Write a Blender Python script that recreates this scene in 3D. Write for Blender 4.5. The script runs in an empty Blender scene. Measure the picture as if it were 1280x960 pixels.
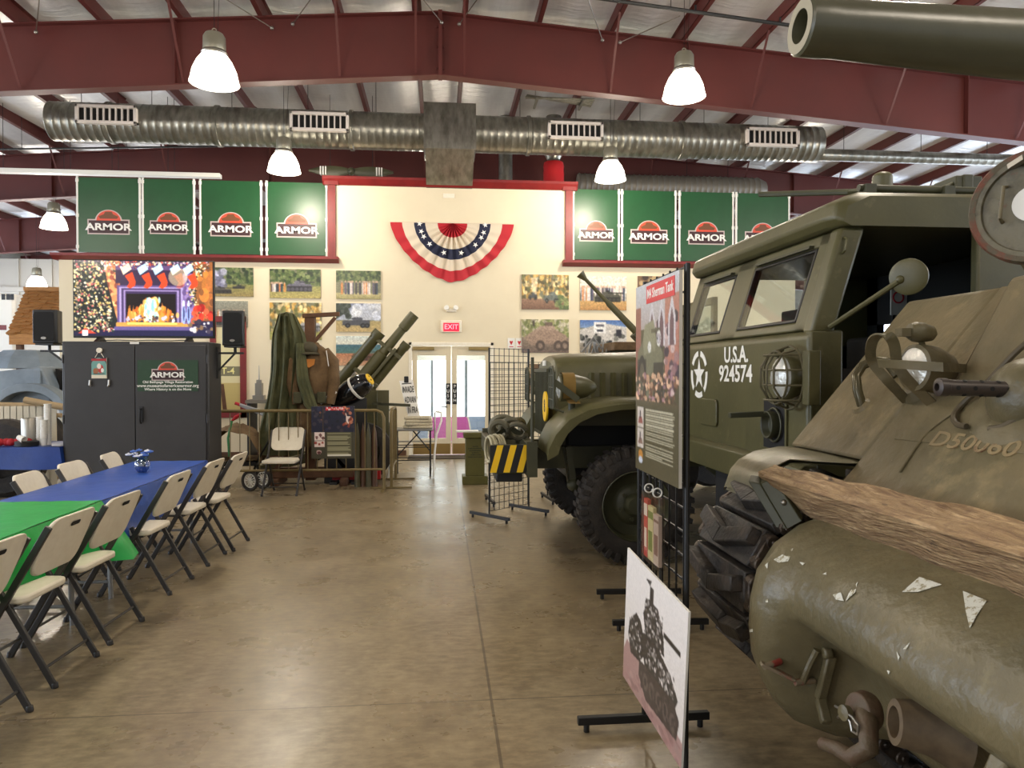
import bpy, math, random
import numpy as np
from mathutils import Vector, Matrix, Euler

S = bpy.context.scene
COL = S.collection
PI = math.pi
R = math.radians

# ------------------------------------------------------------------ camera, world, exposure
YAW = R(5.5); PITCH = R(0.93); FPX = 925.0
cam_d = bpy.data.cameras.new('camera'); cam = bpy.data.objects.new('camera', cam_d); COL.objects.link(cam)
cam.location = (0, 0, 1.6); cam.rotation_euler = (PI/2-PITCH, 0, -YAW)
cam_d.sensor_width = 36.0; cam_d.lens = FPX/1280*36.0; cam_d.clip_start = 0.02; cam_d.clip_end = 200
S.camera = cam
S.view_settings.view_transform = 'Standard'; S.view_settings.look = 'None'
S.view_settings.exposure = 0.0; S.view_settings.gamma = 1.0; S.view_settings.use_curve_mapping = False
w = bpy.data.worlds.new('world'); S.world = w; w.use_nodes = True
w.node_tree.nodes['Background'].inputs[0].default_value = (0.93, 0.95, 1.0, 1)
w.node_tree.nodes['Background'].inputs[1].default_value = 0.72
LAMP_W = 168.0
LAMP_GLOW = 7.0
WIN_GLOW = 5.5

CM = Euler((PI/2-PITCH, 0, -YAW)).to_matrix()
CP = Vector((0, 0, 1.6))
def at(u, v, X=None, Y=None, Z=None):
    """a point of the photograph (1280x960) on a plane of the place"""
    d = CM @ Vector(((u-640)/FPX, (480-v)/FPX, -1))
    if X is not None: t = (X-CP.x)/d.x
    elif Y is not None: t = (Y-CP.y)/d.y
    else: t = (Z-CP.z)/d.z
    return CP + d*t

# ------------------------------------------------------------------ materials
MATS = {}
def lin(c):
    return tuple(((x/255.0)/12.92 if x/255.0 <= .04045 else (((x/255.0)+.055)/1.055)**2.4) for x in c)
def mat(name, rgb, rough=.5, metal=0., n=None, bump=None, emit=0., trans=0., alpha=1., coat=0., spec=None, extra=None):
    """rgb 0-255 sRGB. n = (scale, rgb2, lo, hi[, detail]) mixes a second colour by noise; extra = list of more such layers; bump=(scale, strength)"""
    if name in MATS: return MATS[name]
    m = bpy.data.materials.new(name); m.use_nodes = True
    nt = m.node_tree; b = nt.nodes['Principled BSDF']
    c = lin(rgb)+(1,)
    b.inputs['Base Color'].default_value = c
    b.inputs['Roughness'].default_value = rough; b.inputs['Metallic'].default_value = metal
    if spec is not None: b.inputs['Specular IOR Level'].default_value = spec
    if coat: b.inputs['Coat Weight'].default_value = coat; b.inputs['Coat Roughness'].default_value = .12
    if trans: b.inputs['Transmission Weight'].default_value = trans; b.inputs['IOR'].default_value = 1.2
    if alpha < 1: b.inputs['Alpha'].default_value = alpha
    if emit:
        b.inputs['Emission Color'].default_value = c; b.inputs['Emission Strength'].default_value = emit
    layers = ([n] if n else []) + (extra or [])
    if layers or bump:
        tc = nt.nodes.new('ShaderNodeTexCoord')
        co = tc.outputs['Object']
    prev = None
    for i, L in enumerate(layers):
        nz = nt.nodes.new('ShaderNodeTexNoise'); nz.inputs['Scale'].default_value = L[0]
        nz.inputs['Detail'].default_value = L[4] if len(L) > 4 else 5
        nz.inputs['Roughness'].default_value = .62
        mp = nt.nodes.new('ShaderNodeMapping'); mp.inputs['Location'].default_value = (i*7.3, i*3.1, i*1.7)
        if len(L) > 5: mp.inputs['Scale'].default_value = L[5]
        nt.links.new(co, mp.inputs[0]); nt.links.new(mp.outputs[0], nz.inputs['Vector'])
        cr = nt.nodes.new('ShaderNodeMapRange'); cr.inputs['From Min'].default_value = L[2]; cr.inputs['From Max'].default_value = L[3]
        nt.links.new(nz.outputs[0], cr.inputs['Value'])
        mx = nt.nodes.new('ShaderNodeMix'); mx.data_type = 'RGBA'
        nt.links.new(cr.outputs[0], mx.inputs['Factor'])
        if prev is None: mx.inputs['A'].default_value = c
        else: nt.links.new(prev, mx.inputs['A'])
        mx.inputs['B'].default_value = lin(L[1])+(1,)
        prev = mx.outputs['Result']
    if prev is not None: nt.links.new(prev, b.inputs['Base Color'])
    if bump:
        nz = nt.nodes.new('ShaderNodeTexNoise'); nz.inputs['Scale'].default_value = bump[0]; nz.inputs['Detail'].default_value = 4
        if len(bump) > 2:
            mp = nt.nodes.new('ShaderNodeMapping'); mp.inputs['Scale'].default_value = bump[2]
            nt.links.new(co, mp.inputs[0]); nt.links.new(mp.outputs[0], nz.inputs['Vector'])
        else: nt.links.new(co, nz.inputs['Vector'])
        bp = nt.nodes.new('ShaderNodeBump'); bp.inputs['Strength'].default_value = bump[1]; bp.inputs['Distance'].default_value = .02
        nt.links.new(nz.outputs[0], bp.inputs['Height']); nt.links.new(bp.outputs[0], b.inputs['Normal'])
    MATS[name] = m
    return m
def glow(name, rgb, strength):
    if name in MATS: return MATS[name]
    m = bpy.data.materials.new(name); m.use_nodes = True; nt = m.node_tree
    nt.nodes.remove(nt.nodes['Principled BSDF'])
    e = nt.nodes.new('ShaderNodeEmission'); e.inputs[0].default_value = lin(rgb)+(1,); e.inputs[1].default_value = strength
    nt.links.new(e.outputs[0], nt.nodes['Material Output'].inputs[0]); MATS[name] = m
    return m
def clear(name, tint=(255, 255, 255), keep=.88, rough=.05):
    """thin glass or clear plastic: mostly see-through with a glossy skin"""
    if name in MATS: return MATS[name]
    m = bpy.data.materials.new(name); m.use_nodes = True; nt = m.node_tree
    nt.nodes.remove(nt.nodes['Principled BSDF'])
    t = nt.nodes.new('ShaderNodeBsdfTransparent'); t.inputs[0].default_value = lin(tint)+(1,)
    g = nt.nodes.new('ShaderNodeBsdfGlossy'); g.inputs['Roughness'].default_value = rough
    x = nt.nodes.new('ShaderNodeMixShader'); x.inputs[0].default_value = 1-keep
    nt.links.new(t.outputs[0], x.inputs[1]); nt.links.new(g.outputs[0], x.inputs[2])
    nt.links.new(x.outputs[0], nt.nodes['Material Output'].inputs[0]); MATS[name] = m
    return m
def picture_mat(name, emit=0., rough=.35):
    """printed picture: colours stored on the board's own vertices"""
    if name in MATS: return MATS[name]
    m = bpy.data.materials.new(name); m.use_nodes = True; nt = m.node_tree; b = nt.nodes['Principled BSDF']
    a = nt.nodes.new('ShaderNodeAttribute'); a.attribute_name = 'print'
    nt.links.new(a.outputs['Color'], b.inputs['Base Color']); b.inputs['Roughness'].default_value = rough
    if emit:
        nt.links.new(a.outputs['Color'], b.inputs['Emission Color']); b.inputs['Emission Strength'].default_value = emit
    MATS[name] = m
    return m

M = {}
M['olive'] = mat('olive_paint', (86, 82, 50), .42, n=(3.5, (76, 73, 44), .35, .7), bump=(40, .04), extra=[(14, (112, 104, 72), .6, .85)])
M['olive_dark'] = mat('dark_olive_paint', (68, 68, 46), .5, n=(4, (56, 56, 38), .35, .7))
M['tank'] = mat('tank_olive_paint', (118, 105, 76), .5, n=(2.2, (92, 84, 58), .35, .62), bump=(12, .5), extra=[(6, (146, 130, 94), .56, .8), (38, (150, 138, 106), .68, .8)])
M['cast'] = mat('cast_steel_paint', (114, 103, 74), .38, n=(2.0, (90, 83, 60), .35, .65), bump=(22, .35), extra=[(9, (128, 118, 84), .6, .8), (60, (84, 90, 84), .62, .8)])
M['rust'] = mat('rusty_steel', (92, 58, 40), .7, n=(12, (110, 84, 62), .4, .65), bump=(40, .3))
M['steel'] = mat('bare_steel', (150, 145, 135), .35, .9)
M['galv'] = mat('galvanised_duct', (150, 148, 138), .34, .85, n=(9, (110, 108, 98), .35, .7, 3, (1, .4, .4)), bump=(14, .05))
M['black'] = mat('black_metal', (22, 22, 22), .45)
M['blackm'] = mat('matte_black', (12, 12, 12), .8)
M['rubber'] = mat('tyre_rubber', (42, 38, 34), .75, n=(14, (62, 54, 46), .45, .75), bump=(60, .3))
M['trackm'] = mat('track_rubber', (44, 40, 36), .6, n=(9, (78, 66, 54), .5, .75), bump=(30, .5))
M['tracks'] = mat('track_steel', (84, 72, 60), .45, .6, n=(16, (50, 42, 36), .4, .7), bump=(40, .4))
M['red_steel'] = mat('red_oxide_steel', (88, 36, 31), .5, n=(1.5, (80, 33, 28), .35, .7), bump=(30, .03))
M['wall'] = mat('cream_wall_paint', (226, 214, 184), .6, n=(1.1, (219, 206, 176), .3, .7), bump=(50, .03))
M['red_trim'] = mat('red_trim_paint', (122, 26, 26), .45, n=(6, (106, 22, 22), .4, .7))
M['white'] = mat('white_paint', (226, 224, 216), .4)
M['whitep'] = mat('white_plastic', (234, 226, 206), .45, n=(20, (226, 217, 196), .4, .7))
M['chair_grey'] = mat('grey_chair_tube', (66, 64, 62), .38, .4)
M['grey_leg'] = mat('light_grey_tube', (140, 140, 138), .4, .3)
M['blue'] = mat('blue_tablecloth', (50, 92, 184), .38, n=(5, (44, 84, 172), .4, .7), bump=(9, .25))
M['green'] = mat('green_tablecloth', (20, 172, 76), .38, n=(5, (18, 160, 70), .4, .7), bump=(9, .25))
M['cabinet'] = mat('charcoal_cabinet', (52, 50, 49), .42, n=(3, (46, 44, 43), .4, .7))
M['banner_g'] = mat('green_banner_vinyl', (26, 78, 42), .36, n=(2, (22, 70, 36), .4, .7), bump=(6, .05))
M['cream_t'] = mat('lettering_white', (238, 236, 228), .5)
M['logo_red'] = mat('logo_red', (214, 74, 48), .45)
M['logo_brown'] = mat('logo_brown', (112, 66, 34), .5)
M['logo_box'] = mat('logo_dark_plate', (58, 30, 32), .5)
M['logo_rim'] = mat('logo_silver', (196, 178, 172), .4)
M['yellow'] = mat('hazard_yellow', (236, 190, 24), .5)
M['wood'] = mat('weathered_timber', (166, 137, 98), .78, n=(6.0, (120, 92, 64), .38, .66, 9, (10, 1.0, 10)), bump=(12, .7, (9, 1.6, 9)), extra=[(5, (204, 174, 132), .52, .74, 8, (9, .9, 9)), (3, (58, 44, 34), .63, .70, 6, (4, 1.8, 4)), (30, (120, 92, 66), .5, .8)])
M['brown_wood'] = mat('brown_timber', (98, 66, 42), .7, n=(5, (74, 48, 30), .4, .7), bump=(20, .3))
M['shingle'] = mat('cedar_shingle', (186, 134, 76), .75, n=(6, (156, 106, 56), .35, .7, 6, (1, 1, 6)), bump=(20, .4))
M['canvas'] = mat('olive_canvas', (76, 74, 50), .85, n=(8, (58, 58, 38), .4, .7), bump=(30, .4))
M['net'] = mat('green_drape', (86, 86, 54), .85, n=(7, (62, 66, 40), .4, .7), bump=(14, .5))
M['khaki'] = mat('khaki_cloth', (112, 88, 58), .85, n=(8, (86, 66, 42), .4, .7), bump=(20, .4))
M['paper'] = mat('newsprint', (214, 204, 178), .8, n=(40, (180, 172, 150), .5, .7))
M['glassy'] = clear('window_glass', (235, 240, 238), .86, .03)
M['lens'] = mat('headlamp_lens', (214, 214, 206), .12, .3, bump=(50, .3))
M['redsign'] = glow('exit_glow', (255, 40, 60), 2.2)
M['daylight'] = glow('daylight_pane', (250, 251, 255), WIN_GLOW)
M['skypane'] = glow('daylight_window', (222, 236, 255), 8.0)
M['shade'] = glow('lamp_shade_glow', (255, 244, 222), LAMP_GLOW)
M['pic'] = picture_mat('printed_picture')
M['picm'] = picture_mat('printed_poster', rough=.3)
M['tv'] = picture_mat('tv_screen_picture', emit=1.0, rough=.15)
M['edge'] = mat('board_edge', (196, 190, 178), .6)
M['insul'] = mat('insulation_facing', (226, 227, 226), .3, .25, n=(1.2, (204, 204, 204), .35, .7, 4, (3, .4, 1)), bump=(2.2, 1.0, (1.2, 6, 1)))
M['car'] = mat('grey_blue_armour', (128, 140, 150), .5, n=(3, (104, 116, 126), .35, .7))
M['navy'] = mat('navy_cloth', (34, 38, 62), .8); M['redc'] = mat('red_cloth', (184, 34, 44), .75); M['creamc'] = mat('cream_cloth', (218, 204, 180), .8)

# polished concrete with saw joints
def concrete():
    m = bpy.data.materials.new('polished_concrete'); m.use_nodes = True; nt = m.node_tree; N = nt.nodes; L = nt.links
    b = N['Principled BSDF']; g = N.new('ShaderNodeNewGeometry')
    def noise(sc, det, mapscale=None):
        z = N.new('ShaderNodeTexNoise'); z.inputs['Scale'].default_value = sc; z.inputs['Detail'].default_value = det; z.inputs['Roughness'].default_value = .65
        if mapscale:
            mp = N.new('ShaderNodeMapping'); mp.inputs['Scale'].default_value = mapscale; L.new(g.outputs['Position'], mp.inputs[0]); L.new(mp.outputs[0], z.inputs['Vector'])
        else: L.new(g.outputs['Position'], z.inputs['Vector'])
        return z.outputs[0]
    def rng(s, a, c, lo=0, hi=1):
        r = N.new('ShaderNodeMapRange'); r.inputs['From Min'].default_value = a; r.inputs['From Max'].default_value = c
        r.inputs['To Min'].default_value = lo; r.inputs['To Max'].default_value = hi; L.new(s, r.inputs['Value']); return r.outputs[0]
    def mix(f, a, c):
        x = N.new('ShaderNodeMix'); x.data_type = 'RGBA'; L.new(f, x.inputs['Factor'])
        for k, v in (('A', a), ('B', c)):
            if isinstance(v, tuple): x.inputs[k].default_value = lin(v)+(1,)
            else: L.new(v, x.inputs[k])
        return x.outputs['Result']
    c = mix(rng(noise(.7, 5), .22, .78), (150, 132, 101), (106, 92, 70))
    c = mix(rng(noise(2.3, 6), .25, 1.05), c, (98, 87, 68))
    c = mix(rng(noise(5, 6, (1, .5, 1)), .35, 1.1), c, (180, 164, 132))
    c = mix(rng(noise(16, 4), .35, 1.1), c, (104, 90, 70))
    c = mix(rng(noise(11, 7, (1, 2.2, 1)), .42, .9), c, (176, 158, 124))
    # joints
    sp = N.new('ShaderNodeSeparateXYZ'); L.new(g.outputs['Position'], sp.inputs[0])
    def mth(op, a, v, v2=None):
        x = N.new('ShaderNodeMath'); x.operation = op; L.new(a, x.inputs[0])
        if isinstance(v, float): x.inputs[1].default_value = v
        else: L.new(v, x.inputs[1])
        return x.outputs[0]
    def joint(axis, off, per, wd):
        a = mth('ADD', sp.outputs[axis], -off + per*20.5)
        a = mth('MODULO', a, per); a = mth('SUBTRACT', a, per/2)
        x = N.new('ShaderNodeMath'); x.operation = 'ABSOLUTE'; L.new(a, x.inputs[0])
        return mth('LESS_THAN', x.outputs[0], wd)
    wob = rng(noise(3, 2), 0., 1., .0035, .008)
    jx = joint(0, .243, 4.6, .007); jy = joint(1, 3.58, 3.44, .005)
    j = mth('MAXIMUM', jx, jy); j = mth('MULTIPLY', j, .62)
    c = mix(j, c, (58, 48, 38))
    L.new(c, b.inputs['Base Color'])
    L.new(rng(noise(1.6, 5), .2, .8, .2, .4), b.inputs['Roughness'])
    bp = N.new('ShaderNodeBump'); bp.inputs['Strength'].default_value = .12; bp.inputs['Distance'].default_value = .01
    L.new(noise(7, 6), bp.inputs['Height']); L.new(bp.outputs[0], b.inputs['Normal'])
    b.inputs['Specular IOR Level'].default_value = .6
    return m
M['floor'] = concrete()

# ------------------------------------------------------------------ mesh building
class MB:
    def __init__(s): s.v = []; s.f = []; s.mi = []; s.m = 0
    def add(s, vs, fs, T=None):
        o = len(s.v)
        s.v += [tuple(T @ Vector(p)) if T is not None else tuple(p) for p in vs]
        s.f += [tuple(i+o for i in f) for f in fs]; s.mi += [s.m]*len(fs); return s
    def box(s, x0, x1, y0, y1, z0, z1, T=None):
        vs = [(x, y, z) for x in (x0, x1) for y in (y0, y1) for z in (z0, z1)]
        return s.add(vs, [(0, 1, 3, 2), (4, 6, 7, 5), (0, 4, 5, 1), (2, 3, 7, 6), (0, 2, 6, 4), (1, 5, 7, 3)], T)
    def cbox(s, c, d, rz=0, rx=0, ry=0):
        T = Matrix.Translation(c) @ Euler((rx, ry, rz)).to_matrix().to_4x4()
        return s.box(-d[0]/2, d[0]/2, -d[1]/2, d[1]/2, -d[2]/2, d[2]/2, T)
    def bar(s, p0, p1, w, h, up=(0, 0, 1)):
        p0 = Vector(p0); p1 = Vector(p1); d = (p1-p0).normalized(); up = Vector(up)
        if abs(d.dot(up)) > .98: up = Vector((1, 0, 0))
        x = d.cross(up).normalized(); y = x.cross(d).normalized()
        vs = [p+x*(a*w/2)+y*(b*h/2) for p in (p0, p1) for a, b in ((-1, -1), (1, -1), (1, 1), (-1, 1))]
        return s.add(vs, [(0, 1, 2, 3), (4, 7, 6, 5), (0, 4, 5, 1), (1, 5, 6, 2), (2, 6, 7, 3), (3, 7, 4, 0)])
    def tube(s, pts, r, seg=8, closed=False, T=None, caps=True):
        pts = [Vector(p) for p in pts]; n = len(pts)
        rr = r if isinstance(r, (list, tuple)) else [r]*n
        vs = []; nrm = None
        for i in range(n):
            a = pts[(i-1) % n] if (closed or i > 0) else pts[i]; b = pts[(i+1) % n] if (closed or i < n-1) else pts[i]
            d = (b-a).normalized()
            if nrm is None:
                nrm = d.cross(Vector((0, 0, 1)) if abs(d.z) < .9 else Vector((1, 0, 0))).normalized()
            else: nrm = (nrm - d*nrm.dot(d)).normalized()
            bi = d.cross(nrm)
            for k in range(seg):
                t = 2*PI*k/seg; vs.append(pts[i]+(nrm*math.cos(t)+bi*math.sin(t))*rr[i])
        fs = []
        for i in range(n if closed else n-1):
            j = (i+1) % n
            for k in range(seg): fs.append((i*seg+k, i*seg+(k+1) % seg, j*seg+(k+1) % seg, j*seg+k))
        if not closed and caps: fs += [tuple(range(seg))[::-1], tuple((n-1)*seg+k for k in range(seg))]
        return s.add(vs, fs, T)
    def lathe(s, prof, org=(0, 0, 0), axis=(0, 0, 1), seg=24, T=None, cap0=False, cap1=False, a0=0, a1=2*PI):
        """prof = [(radius, along axis)]"""
        ax = Vector(axis).normalized(); x = ax.cross(Vector((0, 0, 1)) if abs(ax.z) < .9 else Vector((1, 0, 0))).normalized(); y = ax.cross(x)
        org = Vector(org); vs = []; full = abs(a1-a0-2*PI) < 1e-6; cnt = seg if full else seg+1
        for r, z in prof:
            for k in range(cnt):
                t = a0+(a1-a0)*k/seg; vs.append(org+ax*z+(x*math.cos(t)+y*math.sin(t))*r)
        fs = []
        for i in range(len(prof)-1):
            for k in range(seg):
                k2 = (k+1) % cnt if full else k+1
                fs.append((i*cnt+k, i*cnt+k2, (i+1)*cnt+k2, (i+1)*cnt+k))
        if cap0: fs.append(tuple(range(cnt))[::-1])
        if cap1: fs.append(tuple((len(prof)-1)*cnt+k for k in range(cnt)))
        return s.add(vs, fs, T)
    def cyl(s, p0, p1, r0, r1=None, seg=16, T=None):
        p0 = Vector(p0); p1 = Vector(p1); r1 = r0 if r1 is None else r1
        return s.lathe([(r0, 0), (r1, (p1-p0).length)], p0, p1-p0, seg, T, True, True)
    def prism(s, poly, axis, a0, a1, T=None):
        """poly in the two other axes (in x,y,z order), extruded along axis"""
        def mk(p, a):
            if axis == 'x': return (a, p[0], p[1])
            if axis == 'y': return (p[0], a, p[1])
            return (p[0], p[1], a)
        n = len(poly); vs = [mk(p, a0) for p in poly]+[mk(p, a1) for p in poly]
        fs = [tuple(range(n))[::-1], tuple(range(n, 2*n))]+[(i, (i+1) % n, n+(i+1) % n, n+i) for i in range(n)]
        return s.add(vs, fs, T)
    def skin(s, rows, closed_u=False, T=None):
        nu = len(rows[0]); vs = [p for r in rows for p in r]; fs = []
        for i in range(len(rows)-1):
            for k in range(nu if closed_u else nu-1):
                fs.append((i*nu+k, i*nu+(k+1) % nu, (i+1)*nu+(k+1) % nu, (i+1)*nu+k))
        return s.add(vs, fs, T)
    def sphere(s, c, r, seg=16, rings=10, sc=(1, 1, 1), T=None):
        rows = []
        for i in range(rings+1):
            t = PI*i/rings; rows.append([(c[0]+r*sc[0]*math.sin(t)*math.cos(2*PI*k/seg), c[1]+r*sc[1]*math.sin(t)*math.sin(2*PI*k/seg), c[2]+r*sc[2]*math.cos(t)) for k in range(seg)])
        return s.skin(rows, True, T)
    def ring(s, c, R_, r, normal=(0, 0, 1), seg=24, tseg=8, a0=0, a1=2*PI):
        ax = Vector(normal).normalized(); x = ax.cross(Vector((0, 0, 1)) if abs(ax.z) < .9 else Vector((1, 0, 0))).normalized(); y = ax.cross(x)
        full = abs(a1-a0-2*PI) < 1e-6
        pts = [Vector(c)+(x*math.cos(a0+(a1-a0)*k/seg)+y*math.sin(a0+(a1-a0)*k/seg))*R_ for k in range(seg if full else seg+1)]
        return s.tube(pts, r, tseg, closed=full)
    def mesh(s, me, T=None):
        return s.add([v.co for v in me.vertices], [tuple(p.vertices) for p in me.polygons], T)
    def text(s, txt, size, T, ext=.002, align='CENTER', sx=1., shear=0.):
        return s.mesh(text_mesh(txt, size, ext, align, sx, shear), T)
    def build(s, name, mats, parent=None, bevel=0, smooth=40, local=False, seg=2, sub=0):
        me = bpy.data.meshes.new(name)
        off = Vector((0, 0, 0)); Ti = None
        if parent is not None and not local:
            Ti = world_of(parent).inverted()
        vs = [tuple(Ti @ Vector(p)) for p in s.v] if Ti is not None else s.v
        me.from_pydata([tuple(p) for p in vs], [], s.f)
        if not isinstance(mats, (list, tuple)): mats = [mats]
        for m in mats: me.materials.append(M[m] if isinstance(m, str) else m)
        me.polygons.foreach_set('material_index', s.mi)
        fix_normals(me)
        if smooth:
            me.polygons.foreach_set('use_smooth', [True]*len(me.polygons)); me.set_sharp_from_angle(angle=R(smooth))
        me.update()
        o = bpy.data.objects.new(name, me); COL.objects.link(o); o.parent = parent
        if sub:
            d = o.modifiers.new('sub', 'SUBSURF'); d.levels = sub; d.render_levels = sub
        if bevel:
            d = o.modifiers.new('bevel', 'BEVEL'); d.width = bevel; d.segments = seg; d.limit_method = 'ANGLE'; d.angle_limit = R(35)
        return o
import bmesh
def fix_normals(me):
    bm = bmesh.new(); bm.from_mesh(me); bmesh.ops.recalc_face_normals(bm, faces=bm.faces); bm.to_mesh(me); bm.free()
def world_of(o):
    T = Matrix.LocRotScale(o.location, o.rotation_euler, o.scale)
    return world_of(o.parent) @ T if o.parent else T
_tc = {}
def text_mesh(txt, size, ext, align, sx, shear):
    k = (txt, size, ext, align, sx, shear)
    if k in _tc: return _tc[k]
    cu = bpy.data.curves.new('t', 'FONT'); cu.body = txt; cu.size = size; cu.extrude = ext; cu.align_x = align; cu.align_y = 'CENTER'; cu.shear = shear; cu.resolution_u = 3
    cu.offset = size*(.03 if txt == 'ARMOR' else .022 if txt[0] in 'U9' else .012)
    o = bpy.data.objects.new('t', cu); COL.objects.link(o)
    dg = bpy.context.evaluated_depsgraph_get(); dg.update()
    me = bpy.data.meshes.new_from_object(o.evaluated_get(dg))
    bpy.data.objects.remove(o)
    for v in me.vertices:          # stand the lettering up: x right, z up, facing -y
        v.co = Vector((v.co.x*sx, -v.co.z, v.co.y))
    _tc[k] = me
    return me
def face(loc, rz=0, rx=0, ry=0):
    """transform for flat things drawn in x,z facing -y"""
    return Matrix.Translation(loc) @ Euler((rx, ry, rz)).to_matrix().to_4x4()

def props(o, label=None, cat=None, group=None, kind=None):
    if label: o['label'] = label
    if cat: o['category'] = cat
    if group: o['group'] = group
    if kind: o['kind'] = kind
    return o
def thing(name, label, cat, loc=(0, 0, 0), rz=0, group=None):
    o = bpy.data.objects.new(name, None); COL.objects.link(o); o.location = loc; o.rotation_euler = (0, 0, rz); o.empty_display_size = .1
    return props(o, label, cat, group)
def copy_tree(o, parent=None):
    c = o.copy(); COL.objects.link(c); c.parent = parent
    for ch in list(o.children): copy_tree(ch, c)
    return c
def struct(o): o['kind'] = 'structure'; return o

# ------------------------------------------------------------------ painter for printed pictures
class Cv:
    def __init__(s, w, h, c=(128, 128, 128), seed=1):
        s.w = w; s.h = h; s.a = np.ones((h, w, 3))*np.array(c, float); s.r = np.random.RandomState(seed)
        s.Y, s.X = np.mgrid[0:h, 0:w]; s.X = (s.X+.5)/w; s.Y = (s.Y+.5)/h      # 0..1, y down
    def put(s, m, c, k=1.): s.a[m] = s.a[m]*(1-k)+np.array(c, float)*k; return s
    def rect(s, x0, y0, x1, y1, c, k=1.): return s.put((s.X >= x0) & (s.X < x1) & (s.Y >= y0) & (s.Y < y1), c, k)
    def ell(s, x, y, rx, ry, c, k=1.): return s.put(((s.X-x)/rx)**2+((s.Y-y)/ry)**2 < 1, c, k)
    def ring(s, x, y, rx, ry, t, c): q = ((s.X-x)/rx)**2+((s.Y-y)/ry)**2; return s.put((q < 1) & (q > t), c)
    def poly(s, pts, c, k=1.):
        ins = np.zeros(s.X.shape, bool); n = len(pts)
        for i in range(n):
            x1, y1 = pts[i]; x2, y2 = pts[(i+1) % n]
            if y1 == y2: continue
            cond = ((y1 > s.Y) != (y2 > s.Y)) & (s.X < (x2-x1)*(s.Y-y1)/(y2-y1)+x1); ins ^= cond
        return s.put(ins, c, k)
    def grad(s, y0, y1, c0, c1):
        m = (s.Y >= y0) & (s.Y < y1); t = ((s.Y-y0)/(y1-y0))[m][:, None]; s.a[m] = np.array(c0, float)*(1-t)+np.array(c1, float)*t; return s
    def blobs(s, n, x0, y0, x1, y1, r, cols, asp=1., k=1.):
        for i in range(n):
            c = cols[s.r.randint(len(cols))]; x = s.r.uniform(x0, x1); y = s.r.uniform(y0, y1); q = r*s.r.uniform(.5, 1.3)
            s.ell(x, y, q, q*asp*s.w/s.h, np.array(c)*s.r.uniform(.85, 1.12), k)
        return s
    def blur(s, n=1, keep=.25):
        for _ in range(n):
            p = np.pad(s.a, ((1, 1), (1, 1), (0, 0)), 'edge'); h, w = s.a.shape[:2]
            q = sum(p[i:i+h, j:j+w]*((2-abs(i-1))*(2-abs(j-1))) for i in range(3) for j in range(3))/16; s.a = s.a*keep+q*(1-keep)
        return s
    def noise(s, amt): s.a *= 1+s.r.uniform(-amt, amt, (s.h, s.w, 1)); return s
    def bright(s, k): s.a *= k; return s
    def tank(s, x, y, w, h, c, gun=1):
        c = np.array(c, float); d = c*.45
        s.rect(x-w*.5, y, x+w*.5, y+h*.42, d)
        for i in range(6): s.ell(x-w*.42+i*w*.168, y+h*.24, w*.07, h*.15, c*.8)
        s.poly([(x-w*.52, y), (x-w*.4, y-h*.2), (x+w*.45, y-h*.2), (x+w*.52, y)], c)
        s.poly([(x-w*.22, y-h*.2), (x-w*.16, y-h*.45), (x+w*.18, y-h*.45), (x+w*.26, y-h*.2)], c*1.1)
        s.rect(min(x, x+gun*w*.62), y-h*.38, max(x, x+gun*w*.62), y-h*.32, d)
        s.ell(x, y-h*.5, w*.06, h*.08, d)
        return s
    def truck(s, x, y, w, h, c):
        c = np.array(c, float); s.poly([(x-w*.5, y+h*.2), (x-w*.48, y-h*.2), (x-w*.1, y-h*.25), (x+w*.1, y-h*.3), (x+w*.5, y-h*.25), (x+w*.5, y+h*.2)], c)
        for q in (-.3, .25, .4): s.ell(x+q*w, y+h*.22, w*.1, h*.2, c*.35); s.ell(x+q*w, y+h*.22, w*.045, h*.09, c)
        s.ell(x+w*.05, y-h*.38, w*.2, h*.14, c*1.1); s.rect(x-w*.2, y-h*.44, x-w*.02, y-h*.38, c*.4); return s
def picture(name, W, H, cv, T, parent=None, mats=('pic', 'edge'), th=.02, part=None):
    """a board W x H with the canvas printed on its front; T places its centre, front facing -y"""
    n, m = cv.w, cv.h; b = MB(); rows = []
    for j in range(m+1): rows.append([(-W/2+W*i/n, -th/2-.0005, H/2-H*j/m) for i in range(n+1)])
    b.skin(rows, T=T); b.m = 1; b.box(-W/2, W/2, -th/2, th/2, -H/2, H/2, T)
    o = b.build(part or name, list(mats), parent, smooth=0)
    a = cv.a/255.0; a = np.clip(a, 0, 1); a = np.where(a <= .04045, a/12.92, ((a+.055)/1.055)**2.4)
    p = np.pad(a, ((0, 1), (0, 1), (0, 0)), 'edge'); p = np.concatenate([p, np.ones((m+1, n+1, 1))], 2).reshape(-1, 4)
    at_ = o.data.attributes.new('print', 'FLOAT_COLOR', 'POINT'); nv = len(o.data.vertices)
    full = np.ones((nv, 4)); full[:len(p)] = p; at_.data.foreach_set('color', full.astype(np.float32).ravel())
    return o
# ================================================================== BUILDING
YW = 14.3            # face of the entrance wall
XL, XR = -6.95, 7.1
def zroof(x): return 7.12-.074*abs(x)
struct(MB().box(-24, 24, -8, 40, -.1, 0).build('floor', 'floor', smooth=0))
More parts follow.
